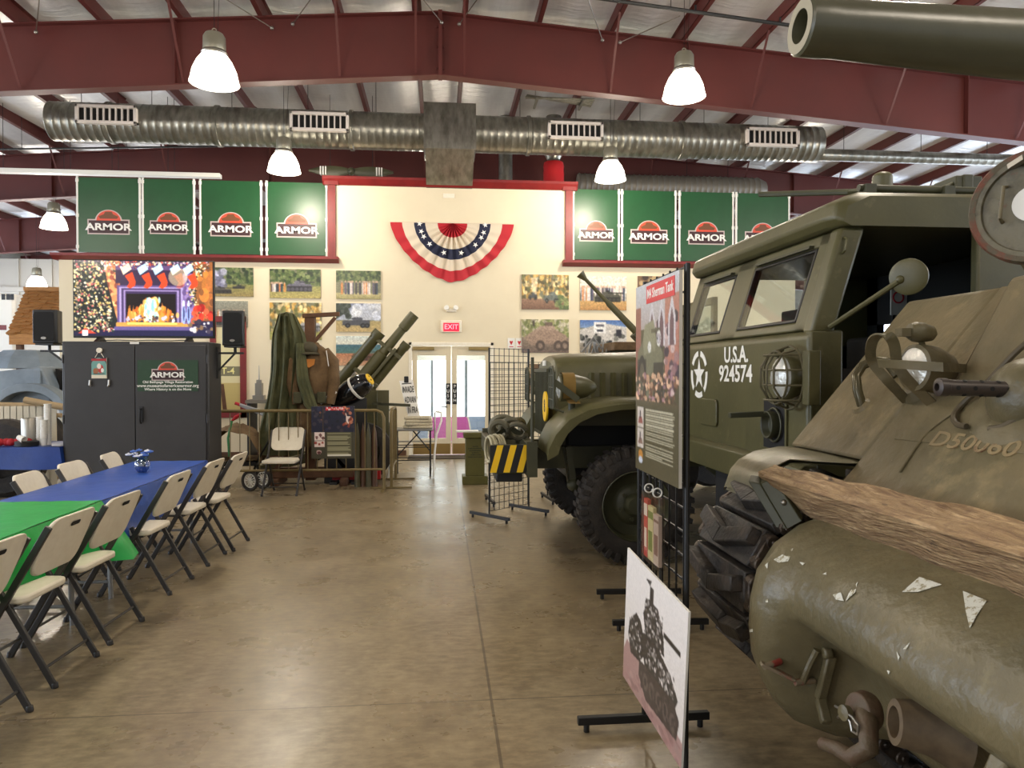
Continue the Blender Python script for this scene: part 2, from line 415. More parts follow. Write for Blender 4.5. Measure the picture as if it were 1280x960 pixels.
# ceiling: sagging insulation between purlins, two slopes
PX = [.35+1.14*k for k in range(14)]
rows = []
xs = sorted([-a for a in PX]+PX)
prof = []
for i in range(len(xs)-1):
    for k in range(6):
        t = k/6; x = xs[i]+(xs[i+1]-xs[i])*t; prof.append((x, zroof(x)+.17-.05*math.sin(PI*t)))
prof.append((xs[-1], zroof(xs[-1])+.17))
b = MB(); yy = [-8+1.5*k for k in range(33)]
rnd = random.Random(3)
b.skin([[(x, y, z+(rnd.uniform(-.012, .012))) for x, z in prof] for y in yy])
struct(b.build('ceiling', 'insul', smooth=60))
b = MB(); b.skin([[(x, y, zroof(x)+.42) for x in (-18, 0, 18)] for y in (-8, 40)]); struct(b.build('ceiling_deck', 'galv', smooth=0))
# purlins
def purlin(x):
    b = MB(); s = 1 if x > 0 else -1
    z = zroof(x); b.box(x-.004, x+.004, -8, 40, z-.03, z+.18); b.box(x-.004, x+s*.07, -8, 40, z-.03, z-.022); b.box(x-s*.07, x+.004, -8, 40, z+.172, z+.18)
    return struct(b.build('ceiling_purlin', 'red_steel', smooth=0))
for x in xs: purlin(x)
# rafters: tapered red frames
def rafter(Y, brace=True):
    b = MB(); zt = lambda x: zroof(x)-.03; zb = lambda x: (6.14 if abs(x) < 0 else 6.14)-.076*abs(x)
    X = 15.5
    for s in (-1, 1):
        for lo, hi in ((zb, None), (None, zt)):
            pass
        # web
        b.add([(0, Y-.005, zb(0)), (s*X, Y-.005, zb(X)), (s*X, Y-.005, zt(X)), (0, Y-.005, zt(0)), (0, Y+.005, zb(0)), (s*X, Y+.005, zb(X)), (s*X, Y+.005, zt(X)), (0, Y+.005, zt(0))],
              [(0, 1, 2, 3), (4, 7, 6, 5), (0, 4, 5, 1), (3, 2, 6, 7), (1, 5, 6, 2)])
        for f in (zb, zt):
            b.bar((0, Y, f(0)), (s*X, Y, f(X)), .2, .02)
        for x in (3.9, 8.6, 12.5): b.box(s*x-.006, s*x+.006, Y-.1, Y+.1, zb(x), zt(x))
    b.box(-.03, .03, Y-.11, Y+.11, zb(0)-.02, zt(0)+.02)
    for s in (-1, 1):
        for dz in (.12, .45, .75): b.cyl((s*.05, Y-.03, zb(0)+dz), (s*.05, Y-.005, zb(0)+dz), .016, seg=6)
    if brace:
        for i, x in enumerate(xs):
            if i % 2 == 0 or abs(x) < .5:
                for q in (-1, 1): b.bar((x, Y+q*.75, zroof(x)), (x+(.02 if x > 0 else -.02), Y+q*.05, zb(x)+.04), .035, .008)
    # columns at the eaves
    for s in (-1, 1): b.box(s*X-.15, s*X+.15, Y-.1, Y+.1, 0, zt(X))
    return struct(b.build('ceiling_rafter', 'red_steel', smooth=0))
for Y in (-.5, 5.5, 11.5, 17.5, 23.5, 29.5, 35.5): rafter(Y, Y > 4)
# outer shell with daylight windows
b = MB()
for s in (-1, 1): b.box(s*16-.05, s*16+.05, -8, 40, 4.2, 6.4); b.box(s*16-.05, s*16+.05, -8, 40, 0, .9)
struct(b.build('wall_sides', 'white', smooth=0))
b = MB(); b.box(-16, 16, 36.9, 37, 0, 7.4); struct(b.build('wall_far', 'white', smooth=0))
for i, (x0, x1) in enumerate(((-15.5, -12.6), (-12.3, -9.4), (-9.1, -7.2))):
    wf = MB(); wf.box(x0-.06, x1+.06, 24.9, 25, .5, .58).box(x0-.06, x1+.06, 24.9, 25, 3.1, 3.18).box(x0-.06, x0, 24.9, 25, .5, 3.18).box(x1, x1+.06, 24.9, 25, .5, 3.18).box((x0+x1)/2-.03, (x0+x1)/2+.03, 24.9, 25, .58, 3.1)
    o = wf.build('window_%d' % (i+1), 'white', smooth=0); struct(o)
    MB().box(x0, x1, 24.95, 24.97, .58, 3.1).build('window_pane', 'daylight', o, smooth=0)
b = MB(); b.box(-15.5, -7, 25.0, 25.1, 0, 5.2); b.box(-15.5, -7, 24.93, 25.0, 3.2, 3.5); b.box(-15.5, -7, 24.9, 25, 4.15, 4.3)
for k in range(9): b.box(-15.4+k, -15.34+k, 24.95, 25.0, 3.2, 5.2)
struct(b.build('wall_left_rear', mat('grey_panel_wall', (168, 166, 160), .6), smooth=0))
# side glazing panels high on the walls: bright translucent strips
for s, nm in ((-1, 'window_4'), (1, 'window_5')):
    o = MB().box(s*15.96-.02, s*15.96+.02, -8, 36, 4.15, 4.25).box(s*15.96-.02, s*15.96+.02, -8, 36, .85, .95).build(nm, 'white', smooth=0); struct(o)
    MB().box(s*16-.01, s*16+.01, -8, 36, .95, 4.2).build('window_pane', 'skypane', o, smooth=0)

# ---- entrance wall with doorway
dl = at(511, 500, Y=YW).x; dr = at(617, 500, Y=YW).x; DT = 2.17
cl = at(415, 300, Y=YW).x; crt = at(711, 300, Y=YW).x
ZL = at(250, 321, Y=YW).z; ZT = at(560, 229, Y=YW).z
b = MB(); b.box(XL, dl, YW, YW+.16, 0, ZL); b.box(dr, XR, YW, YW+.16, 0, ZL); b.box(dl, dr, YW, YW+.16, DT, ZL); b.box(cl, crt, YW, YW+.16, ZL, ZT)
struct(b.build('wall_back', 'wall', smooth=0))
b = MB()
for x0, x1 in ((XL-.08, cl+.13), (crt-.13, XR+.08)):
    b.prism([(YW-.16, ZL+.02), (YW-.16, ZL-.03), (YW-.02, ZL-.09), (YW+.2, ZL-.09), (YW+.2, ZL+.02)], 'x', x0, x1)
struct(b.build('trim_1', 'red_trim', smooth=0))
b = MB()
for x in (cl, crt): b.box(x-.07, x+.07, YW-.05, YW+.1, ZL, ZT); b.box(x-.13, x+.13, YW-.09, YW+.1, ZT-.1, ZT+.05)
b.prism([(YW-.12, ZT+.06), (YW-.12, ZT+.01), (YW-.04, ZT-.09), (YW+.2, ZT-.09), (YW+.2, ZT+.06)], 'x', cl-.16, crt+.16)
struct(b.build('trim_2', 'red_trim', smooth=0))
b = MB(); b.box(XL, dl-.05, YW-.015, YW, 0, .1); b.box(dr+.05, XR, YW-.015, YW, 0, .1); struct(b.build('baseboard_back', 'brown_wood', smooth=0))
# vestibule behind the doors
b = MB(); b.box(dl-.9, dl-.8, YW+.16, YW+4.2, 0, 2.6); b.box(dr+.8, dr+.9, YW+.16, YW+4.2, 0, 2.6); b.box(dl-.9, dr+.9, YW+.16, YW+4.3, 2.5, 2.6)
b.box(dl-.8, dr+.8, YW+2.9, YW+3.0, 1.87, 2.5)
struct(b.build('wall_vestibule', 'white', smooth=0))
o = MB().box(dl-.8, dr+.8, YW+4.1, YW+4.12, .02, 2.2).build('window_6', 'daylight', smooth=0); struct(o)
b = MB(); fr = mat('grey_aluminium', (150, 160, 172), .4, .4)
cxd = (dl+dr)/2
b2 = MB()
for x in (dl-.25, cxd-.42, cxd+.42, dr+.25, dl-.55, dr+.55): b.box(x-.035, x+.035, YW+4.0, YW+4.06, 0, 2.2)
b.box(dl-.8, dr+.8, YW+4.0, YW+4.06, 2.0, 2.15); b.box(dl-.8, dr+.8, YW+4.0, YW+4.06, 0, .1); b.box(cxd-.42, cxd+.42, YW+4.0, YW+4.06, .1, .3); b.box(dl-.8, dl+.05, YW+4.0, YW+4.06, .95, .99)
struct(b.build('door_2', fr, smooth=0))
mg = mat('magenta_rug', (196, 92, 176), .8); bg = mat('pale_blue_rug', (150, 168, 206), .8)
yp = YW+2.6; zt1 = at(560, 521, Y=yp).z; b = MB(); b.box(dl-.6, dr+.6, yp, yp+.05, .02, zt1); b.m = 1
mcx = at(562, 540, Y=yp).x
def disc(r, n=24): return [(mcx+r*math.cos(PI*k/n), .03+min(zt1-.03, r*2.2*math.sin(PI*k/n))) for k in range(n+1)]
b.m = 2; b.prism(disc(.50), 'y', yp-.004, yp); b.m = 1; b.prism(disc(.47), 'y', yp-.008, yp-.002)
props(b.build('painted_low_screen', [bg, mg, 'white'], smooth=0), 'low pale blue screen with a magenta disc beyond the glass doors', 'screen')

Lv = bpy.data.lights.new('vestibule_fill', 'AREA'); Lv.energy = 90; Lv.size = 1.2; Lv.color = (1, .97, .92); ov = bpy.data.objects.new('vestibule_fill', Lv); COL.objects.link(ov); ov.location = (cxd, YW+1.6, 2.45)  # added unseen fill lamp; brightens the front of the low screen
# ---- double doors
b = MB(); b.box(dl, dl+.06, YW-.02, YW+.1, 0, DT).box(dr-.06, dr, YW-.02, YW+.1, 0, DT).box(dl, dr, YW-.02, YW+.1, DT-.06, DT)
door = struct(b.build('door_1', 'whitep', smooth=0, bevel=.006))
beige = mat('door_beige', (216, 203, 172), .5)
for s in (-1, 1):
    x0, x1 = (dl+.065, cxd-.006) if s < 0 else (cxd+.006, dr-.065)
    b = MB(); fw = .1; zk = .32
    b.box(x0, x0+fw, YW+.02, YW+.065, .01, DT-.07).box(x1-fw, x1, YW+.02, YW+.065, .01, DT-.07).box(x0+fw, x1-fw, YW+.02, YW+.065, DT-.25, DT-.07).box(x0+fw, x1-fw, YW+.02, YW+.065, .01, zk)
    leaf = b.build('door_leaf', beige, door, bevel=.004)
    MB().box(x0+fw, x1-fw, YW+.035, YW+.042, zk, DT-.25).build('door_glass', 'glassy', leaf, smooth=0)
    k = MB().box(x0+.02, x1-.02, YW+.014, YW+.02, .02, .22).build('kick_plate', mat('tan_kick', (150, 122, 70), .4, .5), leaf, smooth=0)
    k['label'] = 'tan metal kick plate'
    xs_ = cxd+s*.065
    b = MB(); b.box(xs_-.045, xs_+.045, YW+.008, YW+.02, .98, 1.38); b.m = 1
    for i, ch in enumerate('PUSH'): b.text(ch, .085, face((xs_, YW+.007, 1.32-i*.09)), .001)
    b.build('push_plate', ['black', 'white'], leaf, smooth=0)
    b = MB(); b.box(x0+.02 if s < 0 else x1-.42, x0+.42 if s < 0 else x1-.02, YW-.05, YW+.02, DT-.15, DT-.09); b.build('door_closer', mat('brass_closer', (150, 130, 84), .4, .6), leaf, bevel=.004)
b = MB(); b.cyl((cxd-.1, YW+.02, .93), (cxd-.1, YW-.04, .93), .022, seg=10); b.bar((cxd-.1, YW-.04, .93), (cxd-.2, YW-.045, .93), .02, .02); b.build('door_handle', 'steel', door)
props(MB().box(dl, dr+.1, YW-.7, YW-.1, 0, .014).build('door_mat', mat('dark_mat', (70, 58, 44), .9), smooth=0, bevel=.004), 'dark doormat in front of the glass entrance doors', 'mat')

# ---- exit sign, emergency light, wall plate, small notices
t = thing('exit_sign', 'red glowing exit sign above the double doors', 'sign', (cxd, YW-.04, 2.36))
p = at(564, 409, Y=YW)
b = MB(); b.box(p.x-.2, p.x+.2, YW-.05, YW, p.z-.1, p.z+.13); b.build('housing', 'whitep', t, bevel=.01)
b = MB(); b.box(p.x-.15, p.x+.15, YW-.056, YW-.05, p.z-.08, p.z+.08); b.m = 1; b.text('EXIT', .13, face((p.x, YW-.058, p.z)), .001); b.build('sign_face', ['redsign', glow('exit_letters', (255, 150, 160), 2.)], t, smooth=0)
p = at(564, 388, Y=YW)
t = thing('emergency_light', 'small white emergency light with two heads above the exit sign', 'light', (p.x, YW, p.z))
b = MB(); b.box(p.x-.1, p.x+.1, YW-.05, YW, p.z-.03, p.z+.03); b.build('light_base', 'whitep', t, bevel=.008)
for s in (-1, 1): MB().lathe([(.012, -.0), (.045, .03), (.05, .06)], (p.x+s*.07, YW-.03, p.z+.03), (s*.3, -.8, .3), 14, cap0=True, cap1=True).build('light_head', 'white', t)
p = at(561, 245, Y=YW); props(MB().box(p.x-.11, p.x+.11, YW-.02, YW, p.z-.045, p.z+.045).build('wall_plate', 'whitep', smooth=0, bevel=.006), 'small blank cream plate high on the wall above the bunting', 'wall plate')
for i, (u, lb) in enumerate(((639, 'left small white notice with a red mark beside the door frame'), (649, 'right small white notice with a red mark, under the armoured car photograph'))):
    p = at(u, 429, Y=YW); b = MB(); b.box(p.x-.07, p.x+.07, YW-.012, YW, p.z-.1, p.z+.1); b.m = 1
    b.prism([(p.x-.035, p.z+.03), (p.x, p.z-.04), (p.x+.035, p.z+.03), (p.x+.018, p.z+.05), (p.x, p.z+.03), (p.x-.018, p.z+.05)], 'y', YW-.014, YW-.012); b.box(p.x-.04, p.x+.04, YW-.014, YW-.012, p.z-.075, p.z-.06)
    props(b.build('wall_notice', ['white', 'redc'], smooth=0), lb, 'notice', 'small notices by the door')

# ---- armor logo used on banners
def logo(b, T, s, base=0):
    """dome over plate, lettering ARMOR; material slots base..base+4: rim, red, brown, plate, white"""
    def arc(r, z0, y, n=18): return [(r*math.cos(PI*k/n), y+r*.92*math.sin(PI*k/n)) for k in range(n+1)]
    def flat(poly, d): b.prism(poly, 'y', -d, 0, T)
    b.m = base; flat([(x*s, z*s) for x, z in arc(.42, 0, 0)], .001*1); flat([(-.64*s, -.4*s), (.64*s, -.4*s), (.64*s, .08*s), (-.64*s, .08*s)], .0015)
    b.m = base+1; flat([(x*s, z*s) for x, z in arc(.37, 0, .02)], .003)
    b.m = base+2; flat([(-.26*s, .1*s), (.26*s, .1*s), (.3*s, .17*s), (.14*s, .24*s), (.1*s, .32*s), (-.1*s, .32*s), (-.14*s, .24*s), (-.3*s, .17*s)], .004)
    b.m = base+3; flat([(-.6*s, -.36*s), (.6*s, -.36*s), (.6*s, .04*s), (-.6*s, .04*s)], .004)
    b.m = base+4; b.text('ARMOR', .3*s, T @ Matrix.Translation((0, -.005, -.17*s)), .001, sx=1.32)
LOGO = ['logo_rim', 'logo_red', 'logo_brown', 'logo_box', 'cream_t']
ban = [(97, 173), (179, 241), (251, 325), (334, 407), (718, 773), (779, 844), (851, 916), (922, 986)]
where = ['leftmost green banner of the left row', 'second green banner from the left', 'third green banner from the left', 'green banner left of the tall red-trimmed wall',
         'green banner just right of the tall red-trimmed wall', 'second green banner of the right row', 'third green banner of the right row', 'last green banner, partly behind the cab roof']
zb0 = ZL+.04; zb1 = at(300, 226, Y=YW).z
for i, (u0, u1) in enumerate(ban):
    x0 = at(u0, 270, Y=YW).x; x1 = at(u1, 270, Y=YW).x; xc = (x0+x1)/2
    t = thing('banner_panel', where[i]+', with the ARMOR emblem', 'banner', (xc, YW+.02, ZL+.02), group='green banners on the ledge')
    b = MB(); n = 8
    b.box(x0, x1, YW+.02, YW+.03, zb0+.02, zb1)
    b.build('banner_sheet', 'banner_g', t, smooth=0)
    b = MB(); logo(b, face((xc, YW+.018, zb0+.58)), .58 if x1-x0 > .95 else .52); b.build('emblem', LOGO, t, smooth=0)
    for x in (x0-.015, x1+.015):
        b = MB(); b.cyl((x, YW+.03, ZL+.02), (x, YW+.03, zb1+.02), .022, seg=8)
        for z in (zb0+.12, zb1-.05, (zb0+zb1)/2): b.cyl((x, YW+.03, z-.03), (x, YW+.03, z+.03), .032, seg=8)
        b.build('post', 'white', t)

# ---- bunting
t = thing('bunting', 'red white and blue pleated fan bunting with stars on the wall above the doors', 'bunting', (cxd, YW-.03, 4.0))
pa = at(488, 277, Y=YW); pb = at(642, 280, Y=YW); pc = at(563, 353, Y=YW); bx = (pa.x+pb.x)/2; bw = (pb.x-pa.x)/2; bz = pa.z-.02; bh = bz-pc.z
def fan_r(a, f):
    e = 1.55 if f > .9 else 2.3-.75*f
    return 1/(abs(math.cos(a))**e+abs(math.sin(a))**e)**(1/e)
fr_ = [0, .24, .44, .62, .81, 1.0]; bm_ = [1, 2, 0, 2, 1]; b = MB(); NA = 180
for k in range(5):
    b.m = bm_[k]; rows = []
    for q in range(4):
        f = fr_[k]+(fr_[k+1]-fr_[k])*q/3; row = []
        for i in range(NA+1):
            a = PI*i/NA; pl = math.sin(a*26)*.035*max(.15, math.sin(a)); ex = .55+.45*abs(math.cos(a))**1.0
            rx = bw*f; r = fan_r(a, f)*(1+.012*math.sin(a*26)*math.sin(a))
            row.append((bx-rx*r*math.cos(a), YW-.05-pl, bz-bh*f*r*math.sin(a)))
        rows.append(row)
    b.skin(rows)
b.build('fan', ['navy', 'redc', 'creamc'], t, smooth=60)
def star(b, T, r, th=.004):
    pts = [((r if k % 2 == 0 else r*.4)*math.sin(PI*k/5), (r if k % 2 == 0 else r*.4)*math.cos(PI*k/5)) for k in range(10)]
    b.prism(pts, 'y', -th, 0, T)
for a in (.05, .3, .48, .78, 1.3, 1.84, 2.36, 2.66, 2.84, 3.09):
    r = .53*fan_r(a, .53); b = MB(); star(b, face((bx-bw*r*math.cos(a), YW-.1, bz-bh*r*math.sin(a)), ry=a*.7-1.1), .055)
    b.build('star', 'cream_t', t, smooth=0)
b = MB(); b.tube([(pa.x, YW-.03, bz+.01), (pb.x, YW-.03, bz+.01)], .01, 6); b.build('cord', 'creamc', t)

def rods(lines, parent, r=.006, m='black'):
    for l in lines: b = MB(); b.tube(l, r, 5); b.build('hanger_rod', m, parent)
# ---- lamps
def lamp(u, v, Y, label=None, copy_of=None, loc=None):
    if loc is None: p = at(u, v, Y=Y)
    else: p = Vector(loc)
    return p
def make_lamp(p, label):
    t = thing('pendant_lamp', label, 'lamp', p, group='high bay lamps')
    b = MB(); b.lathe([(.03, .34), (.1, .33), (.125, .29), (.13, .13), (.115, .1)], (0, 0, 0), (0, 0, 1), 24, cap0=True); b.ring((0, 0, .37), .025, .006, (0, 1, 0), 12, 6)
    b.build('ballast', mat('lamp_housing', (150, 146, 128), .35, .6), t, local=True)
    b = MB(); b.lathe([(.12, .1), (.15, .07), (.2, .0), (.245, -.1), (.27, -.22), (.28, -.245), (.27, -.235), (.235, -.1), (.19, 0), (.1, .08)], (0, 0, 0), (0, 0, 1), 32)
    b.build('lamp_shade', 'shade', t, local=True)
    b = MB(); b.lathe([(.135, .13), (.15, .1), (.14, .08)], (0, 0, 0), (0, 0, 1), 24); b.build('collar', 'steel', t, local=True)
    zt = zroof(p.x)-p.z; b = MB(); b.tube([(0, 0, .39), (0, 0, zt)], .004, 5); b.tube([(.04, 0, .36), (.1, 0, zt)], .003, 5); b.build('hanging_cable', 'black', t, local=True)
    return t
def lamp_light(p):
    L = bpy.data.lights.new('lamp_light', 'POINT'); L.energy = LAMP_W; L.color = (1.0, .88, .72); L.shadow_soft_size = .16
    o = bpy.data.objects.new('lamp_light', L); COL.objects.link(o); o.location = (p.x, p.y, p.z-.42)
lp = [(at(268, 78, Y=9.0), 'bright bell pendant lamp hanging left, in front of the near red rafter'), (at(855, 98, Y=9.5), 'bright bell pendant lamp hanging right, in front of the near red rafter'),
      (at(355, 197, Y=13.0), 'smaller looking pendant lamp hanging left above the television side banners'), (at(763, 208, Y=13.0), 'smaller looking pendant lamp hanging right above the right row of banners'),
      (at(46, 349, Y=25-2.0), 'distant pendant lamp in the far left hall above the shingled roof')]
for p, lb in lp: make_lamp(p, lb); lamp_light(p)
for x, y in ((-2.7, 4.4), (3.1, 4.4), (-2.7, -.5), (3.1, -.5), (-8.6, 4.4), (-8.6, 9), (8.9, 4.4), (8.9, 9.2), (-8.6, -.5), (8.9, -.5), (-8.6, 17.5), (0, 19), (8.9, 17.5)):
    p = Vector((x, y, 5.05)); make_lamp(p, 'bell pendant lamp overhead, outside the picture'); lamp_light(p)

# ---- main spiral duct
YD = 13.85
pl = at(66, 154, Y=YD); pr = at(1022, 179, Y=YD); zc = (pl.z+pr.z)/2
t = thing('air_duct', 'long round galvanised spiral duct hanging across the hall above the wall', 'duct', ((pl.x+pr.x)/2, YD, zc-.34))
b = MB(); prof = []; n = int((pr.x-pl.x)/.13); L_ = pr.x-pl.x
for k in range(n+1):
    x = L_*k/n; prof += [(.335, x), (.3385, x+.008), (.3385, x+.016), (.335, x+.024)] if k < n else [(.335, L_)]
prof = [(.0, 0), (.3, 0)]+prof+[(.3, L_+.01), (0, L_+.01)]
b.lathe(prof, (pl.x, YD, zc), (1, 0, 0), 36)
for u in (140, 274, 440, 660, 850): x = at(u, 160, Y=YD).x; b.lathe([(.34, -.04), (.362, -.03), (.362, .03), (.34, .04)], (x, YD, zc), (1, 0, 0), 36)
b.build('duct_pipe', 'galv', t, smooth=50)
p = at(562, 168, Y=YD); bxw = .47
b = MB(); x0 = p.x-bxw; x1 = p.x+bxw; z0 = zc-.4; z1 = zc+.42; yf = YD-.42
b.add([(x0, yf, z0), (x1, yf, z0), (x1, yf, z1), (x0, yf, z1), (p.x, yf-.05, (z0+z1)/2)], [(0, 1, 4), (1, 2, 4), (2, 3, 4), (3, 0, 4)]); b.box(x0, x1, yf+.001, YD+.42, z0, z1)
b.prism([(yf+.02, z0), (YD+.42, z0), (YD+.95, z0-.45), (YD+1.0, z0-1.5), (YD+.55, z0-1.5), (YD+.45, z0-.5)], 'x', x0+.03, x1-.03)
b.build('plenum_box', 'galv', t, smooth=20, bevel=.004)
gm = mat('grille_white', (216, 206, 196), .45)
for u0, u1, v0, v1 in ((94, 171, 130, 156), (362, 436, 139, 165), (685, 754, 151, 175), (933, 999, 159, 184)):
    yg = YD-.40; a = at(u0, v0, Y=yg); c = at(u1, v1, Y=yg); xa, xb, za, zb_ = a.x, c.x, c.z, a.z
    b = MB(); f = .05
    b.box(xa, xb, yg-.03, yg+.06, zb_-f, zb_).box(xa, xb, yg-.03, yg+.06, za, za+f).box(xa, xa+f, yg-.03, yg+.06, za, zb_).box(xb-f, xb, yg-.03, yg+.06, za, zb_)
    g = b.build('air_grille', gm, t, smooth=0, bevel=.006)
    MB().box(xa+f, xb-f, yg+.03, yg+.04, za+f, zb_-f).build('grille_back', 'blackm', g, smooth=0)
    b = MB(); nb = 9
    for k in range(1, nb): x = xa+f+(xb-xa-2*f)*k/nb; b.box(x-.006, x+.018, yg-.01, yg+.035, za+f, zb_-f)
    b.build('blades', gm, g, smooth=0)
rods([[(at(u, 150, Y=YD).x, YD, zc+.33), (at(u, 150, Y=YD).x, YD, zroof(at(u, 150, Y=YD).x)+.1)] for u in (102, 190, 290, 385, 470, 650, 720, 800, 880, 960)], t)
# thinner duct to the right
q0 = at(1018, 192, Y=YD); q1x = 13.5
t = thing('branch_duct', 'slender galvanised duct running right from the end of the main duct', 'duct', (q0.x+2, YD, q0.z-.15))
prof = [(0, 0)]
for k in range(38): prof += [(.115, k*.16), (.117, k*.16+.012), (.115, k*.16+.024)]
prof += [(.115, 38*.16)]
MB().lathe(prof, (q0.x, YD, q0.z-.02), (1, 0, 0), 20).build('duct_pipe', 'galv', t, smooth=50)
rods([[(x, YD, q0.z+.08), (x, YD, zroof(x)+.1)] for x in (q0.x+.6, q0.x+2.2, q0.x+3.6)], t)
# rear duct above the right banners
r0 = at(722, 232, Y=17); r1 = at(950, 238, Y=17)
t = thing('rear_duct', 'ribbed grey duct lying behind the top of the right row of banners', 'duct', ((r0.x+r1.x)/2, 17, r0.z-.3))
prof = [(0, 0)]; n = 34
for k in range(n): x = (r1.x-r0.x)*k/n; prof += [(.27, x), (.29, x+.03), (.27, x+.06)]
prof += [(.2, r1.x-r0.x+.1), (0, r1.x-r0.x+.12)]
MB().lathe(prof, (r0.x, 17, r0.z), (1, 0, 0), 24).build('duct_pipe', mat('grey_duct_wrap', (120, 114, 104), .5, .5), t)
rods([[(x, 17, r0.z+.2), (x, 17, zroof(x)+.1)] for x in (r0.x+.6, r0.x+2.6, r0.x+3.6)], t)
# vertical flue pipes and red wrapped flue
p = at(632, 180, Y=16.2); props(MB().cyl((p.x, 16.2, 3.6), (p.x, 16.2, zroof(p.x)+.15), .15, seg=20).build('vertical_vent_pipe', 'galv'), 'tall shiny vertical vent pipe right of the square duct box', 'pipe')
p = at(692, 212, Y=15.4); t = thing('wrapped_vent', 'short vent pipe in red wrap on the top of the wall right of centre', 'vent pipe', (p.x, 15.4, 4.9))
MB().lathe([(.2, -1.2), (.22, -.1), (.21, 0), (.22, .06), (.2, .14)], (p.x, 15.4, p.z), (0, 0, 1), 18).build('red_wrap', mat('red_wrap', (170, 30, 34), .3), t)
MB().lathe([(.17, .1), (.13, .2), (.19, .3), (.16, 1.1)], (p.x, 15.4, p.z), (0, 0, 1), 18).build('flue', 'galv', t)
# conduit rack
p0 = at(655, 120, Y=12.9); p1 = at(740, 128, Y=12.9); b = MB()
for k in range(4): b.tube([(p0.x+.02*k, 12.7+.1*k, p0.z+.05*k-.1), (p1.x, 12.7+.1*k, p0.z-.1)], .022, 6)
for x in (p0.x+.2, p1.x-.2): b.tube([(x, 12.9, p0.z-.1), (x, 12.9, zroof(x)+.02)], .006, 5); b.box(x-.02, x+.02, 12.6, 13.1, p0.z-.15, p0.z-.12)
props(b.build('conduit_rack', 'galv'), 'rack of thin grey conduits hung under the roof right of centre', 'conduit')
# sprinkler pipe upper right
p0 = at(735, -4, Y=8.6); p1 = at(990, 32, Y=8.6); b = MB(); d = (p1-p0)
b.tube([p0-d*.8, p1+d*1.2], .022, 8)
for k in range(-2, 5): q = p0+d*(k*.42+.1); b.cyl(q, q+Vector((0, 0, .08)), .012, seg=6)
for k in (-.5, .4, 1.6): q = p0+d*k; b.tube([q, (q.x, q.y, zroof(q.x)+.0)], .005, 5)
props(b.build('sprinkler_pipe', 'black'), 'thin black sprinkler pipe running under the roof at the upper right', 'pipe')
b = MB(); p0 = at(-30, 187, Y=15.5); p1 = at(340, 182, Y=15.5); b.tube([p0, p1], .018, 6)
for k in (.15, .5, .85): q = p0.lerp(p1, k); b.tube([q, (q.x, q.y, zroof(q.x)+.1)], .005, 5)
props(b.build('roof_pipe', 'black'), 'thin dark pipe under the roof behind the left end of the big duct', 'pipe')
# cross bracing rods
for a, c in (((268, -10), (340, 35)), ((395, -10), (366, 30)), ((520, -12), (552, 28)), ((605, -12), (574, 30)), ((735, -5), (753, 50)), ((850, 20), (775, 53)), ((50, -10), (45, 40))):
    A = at(a[0], a[1], Y=10.7); B = at(c[0], c[1], Y=11.38); A.z = min(A.z, zroof(A.x)+.05); B.z = min(B.z, zroof(B.x)-.05)
    b = MB(); b.tube([A, B], .008, 5); b.sphere(B, .03, 8, 6); struct(b.build('ceiling_brace_rod', 'steel'))
# hanging white trough
p0 = at(-20, 217, Y=14.6); p1 = at(276, 221, Y=14.6); t = thing('hanging_light_trough', 'long thin white light trough hung over the left row of banners', 'light fitting', (p0.lerp(p1, .5).x, 14.6, p0.z))
zz = min(p0.z, p1.z); b = MB(); b.box(p0.x-.5, p1.x, 14.52, 14.68, zz+.02, zz+.1); b.build('trough', 'white', t, bevel=.01)
rods([[(at(u, 200, Y=14.6).x, 14.6, zz+.1), (at(u, 200, Y=14.6).x, 14.6, zroof(at(u, 200, Y=14.6).x)+.05)] for u in (4, 80, 88, 140, 148, 210, 218)], t, .005)
# striped propeller blade above the wall
p0 = at(386, 213, Y=15); p1 = at(492, 214, Y=15); t = thing('propeller', 'dark wooden propeller with white striped tips behind the wall top, left of the square duct', 'propeller', ((p0.x+p1.x)/2, 15, p0.z-.1))
b = MB(); cx_ = (p0.x+p1.x)/2; hw = (p1.x-p0.x)/2; rows = []
for k in range(21):
    q = -1+2*k/20; wdt = .02+.085*math.sin(PI*min(1, abs(q)+.05))**.7 if abs(q) < .97 else .02
    rows.append([(cx_+q*hw, 15+.03*math.cos(a_), p0.z+wdt*math.sin(a_)) for a_ in [2*PI*j/10 for j in range(10)]])
b.skin(rows, True); b.sphere((cx_, 15, p0.z), .08, 12, 8); b.m = 1
for q in (-.72, -.66, -.6, .6, .66, .72): b.box(cx_+q*hw-.012, cx_+q*hw+.012, 14.95, 15.05, p0.z-.08, p0.z+.08)
b.build('blade', ['olive_dark', 'white'], t)
rods([[(cx_+q*hw, 15, p0.z), (cx_+q*hw, 15, zroof(cx_)+.1)] for q in (-.5, .5)], t, .005)
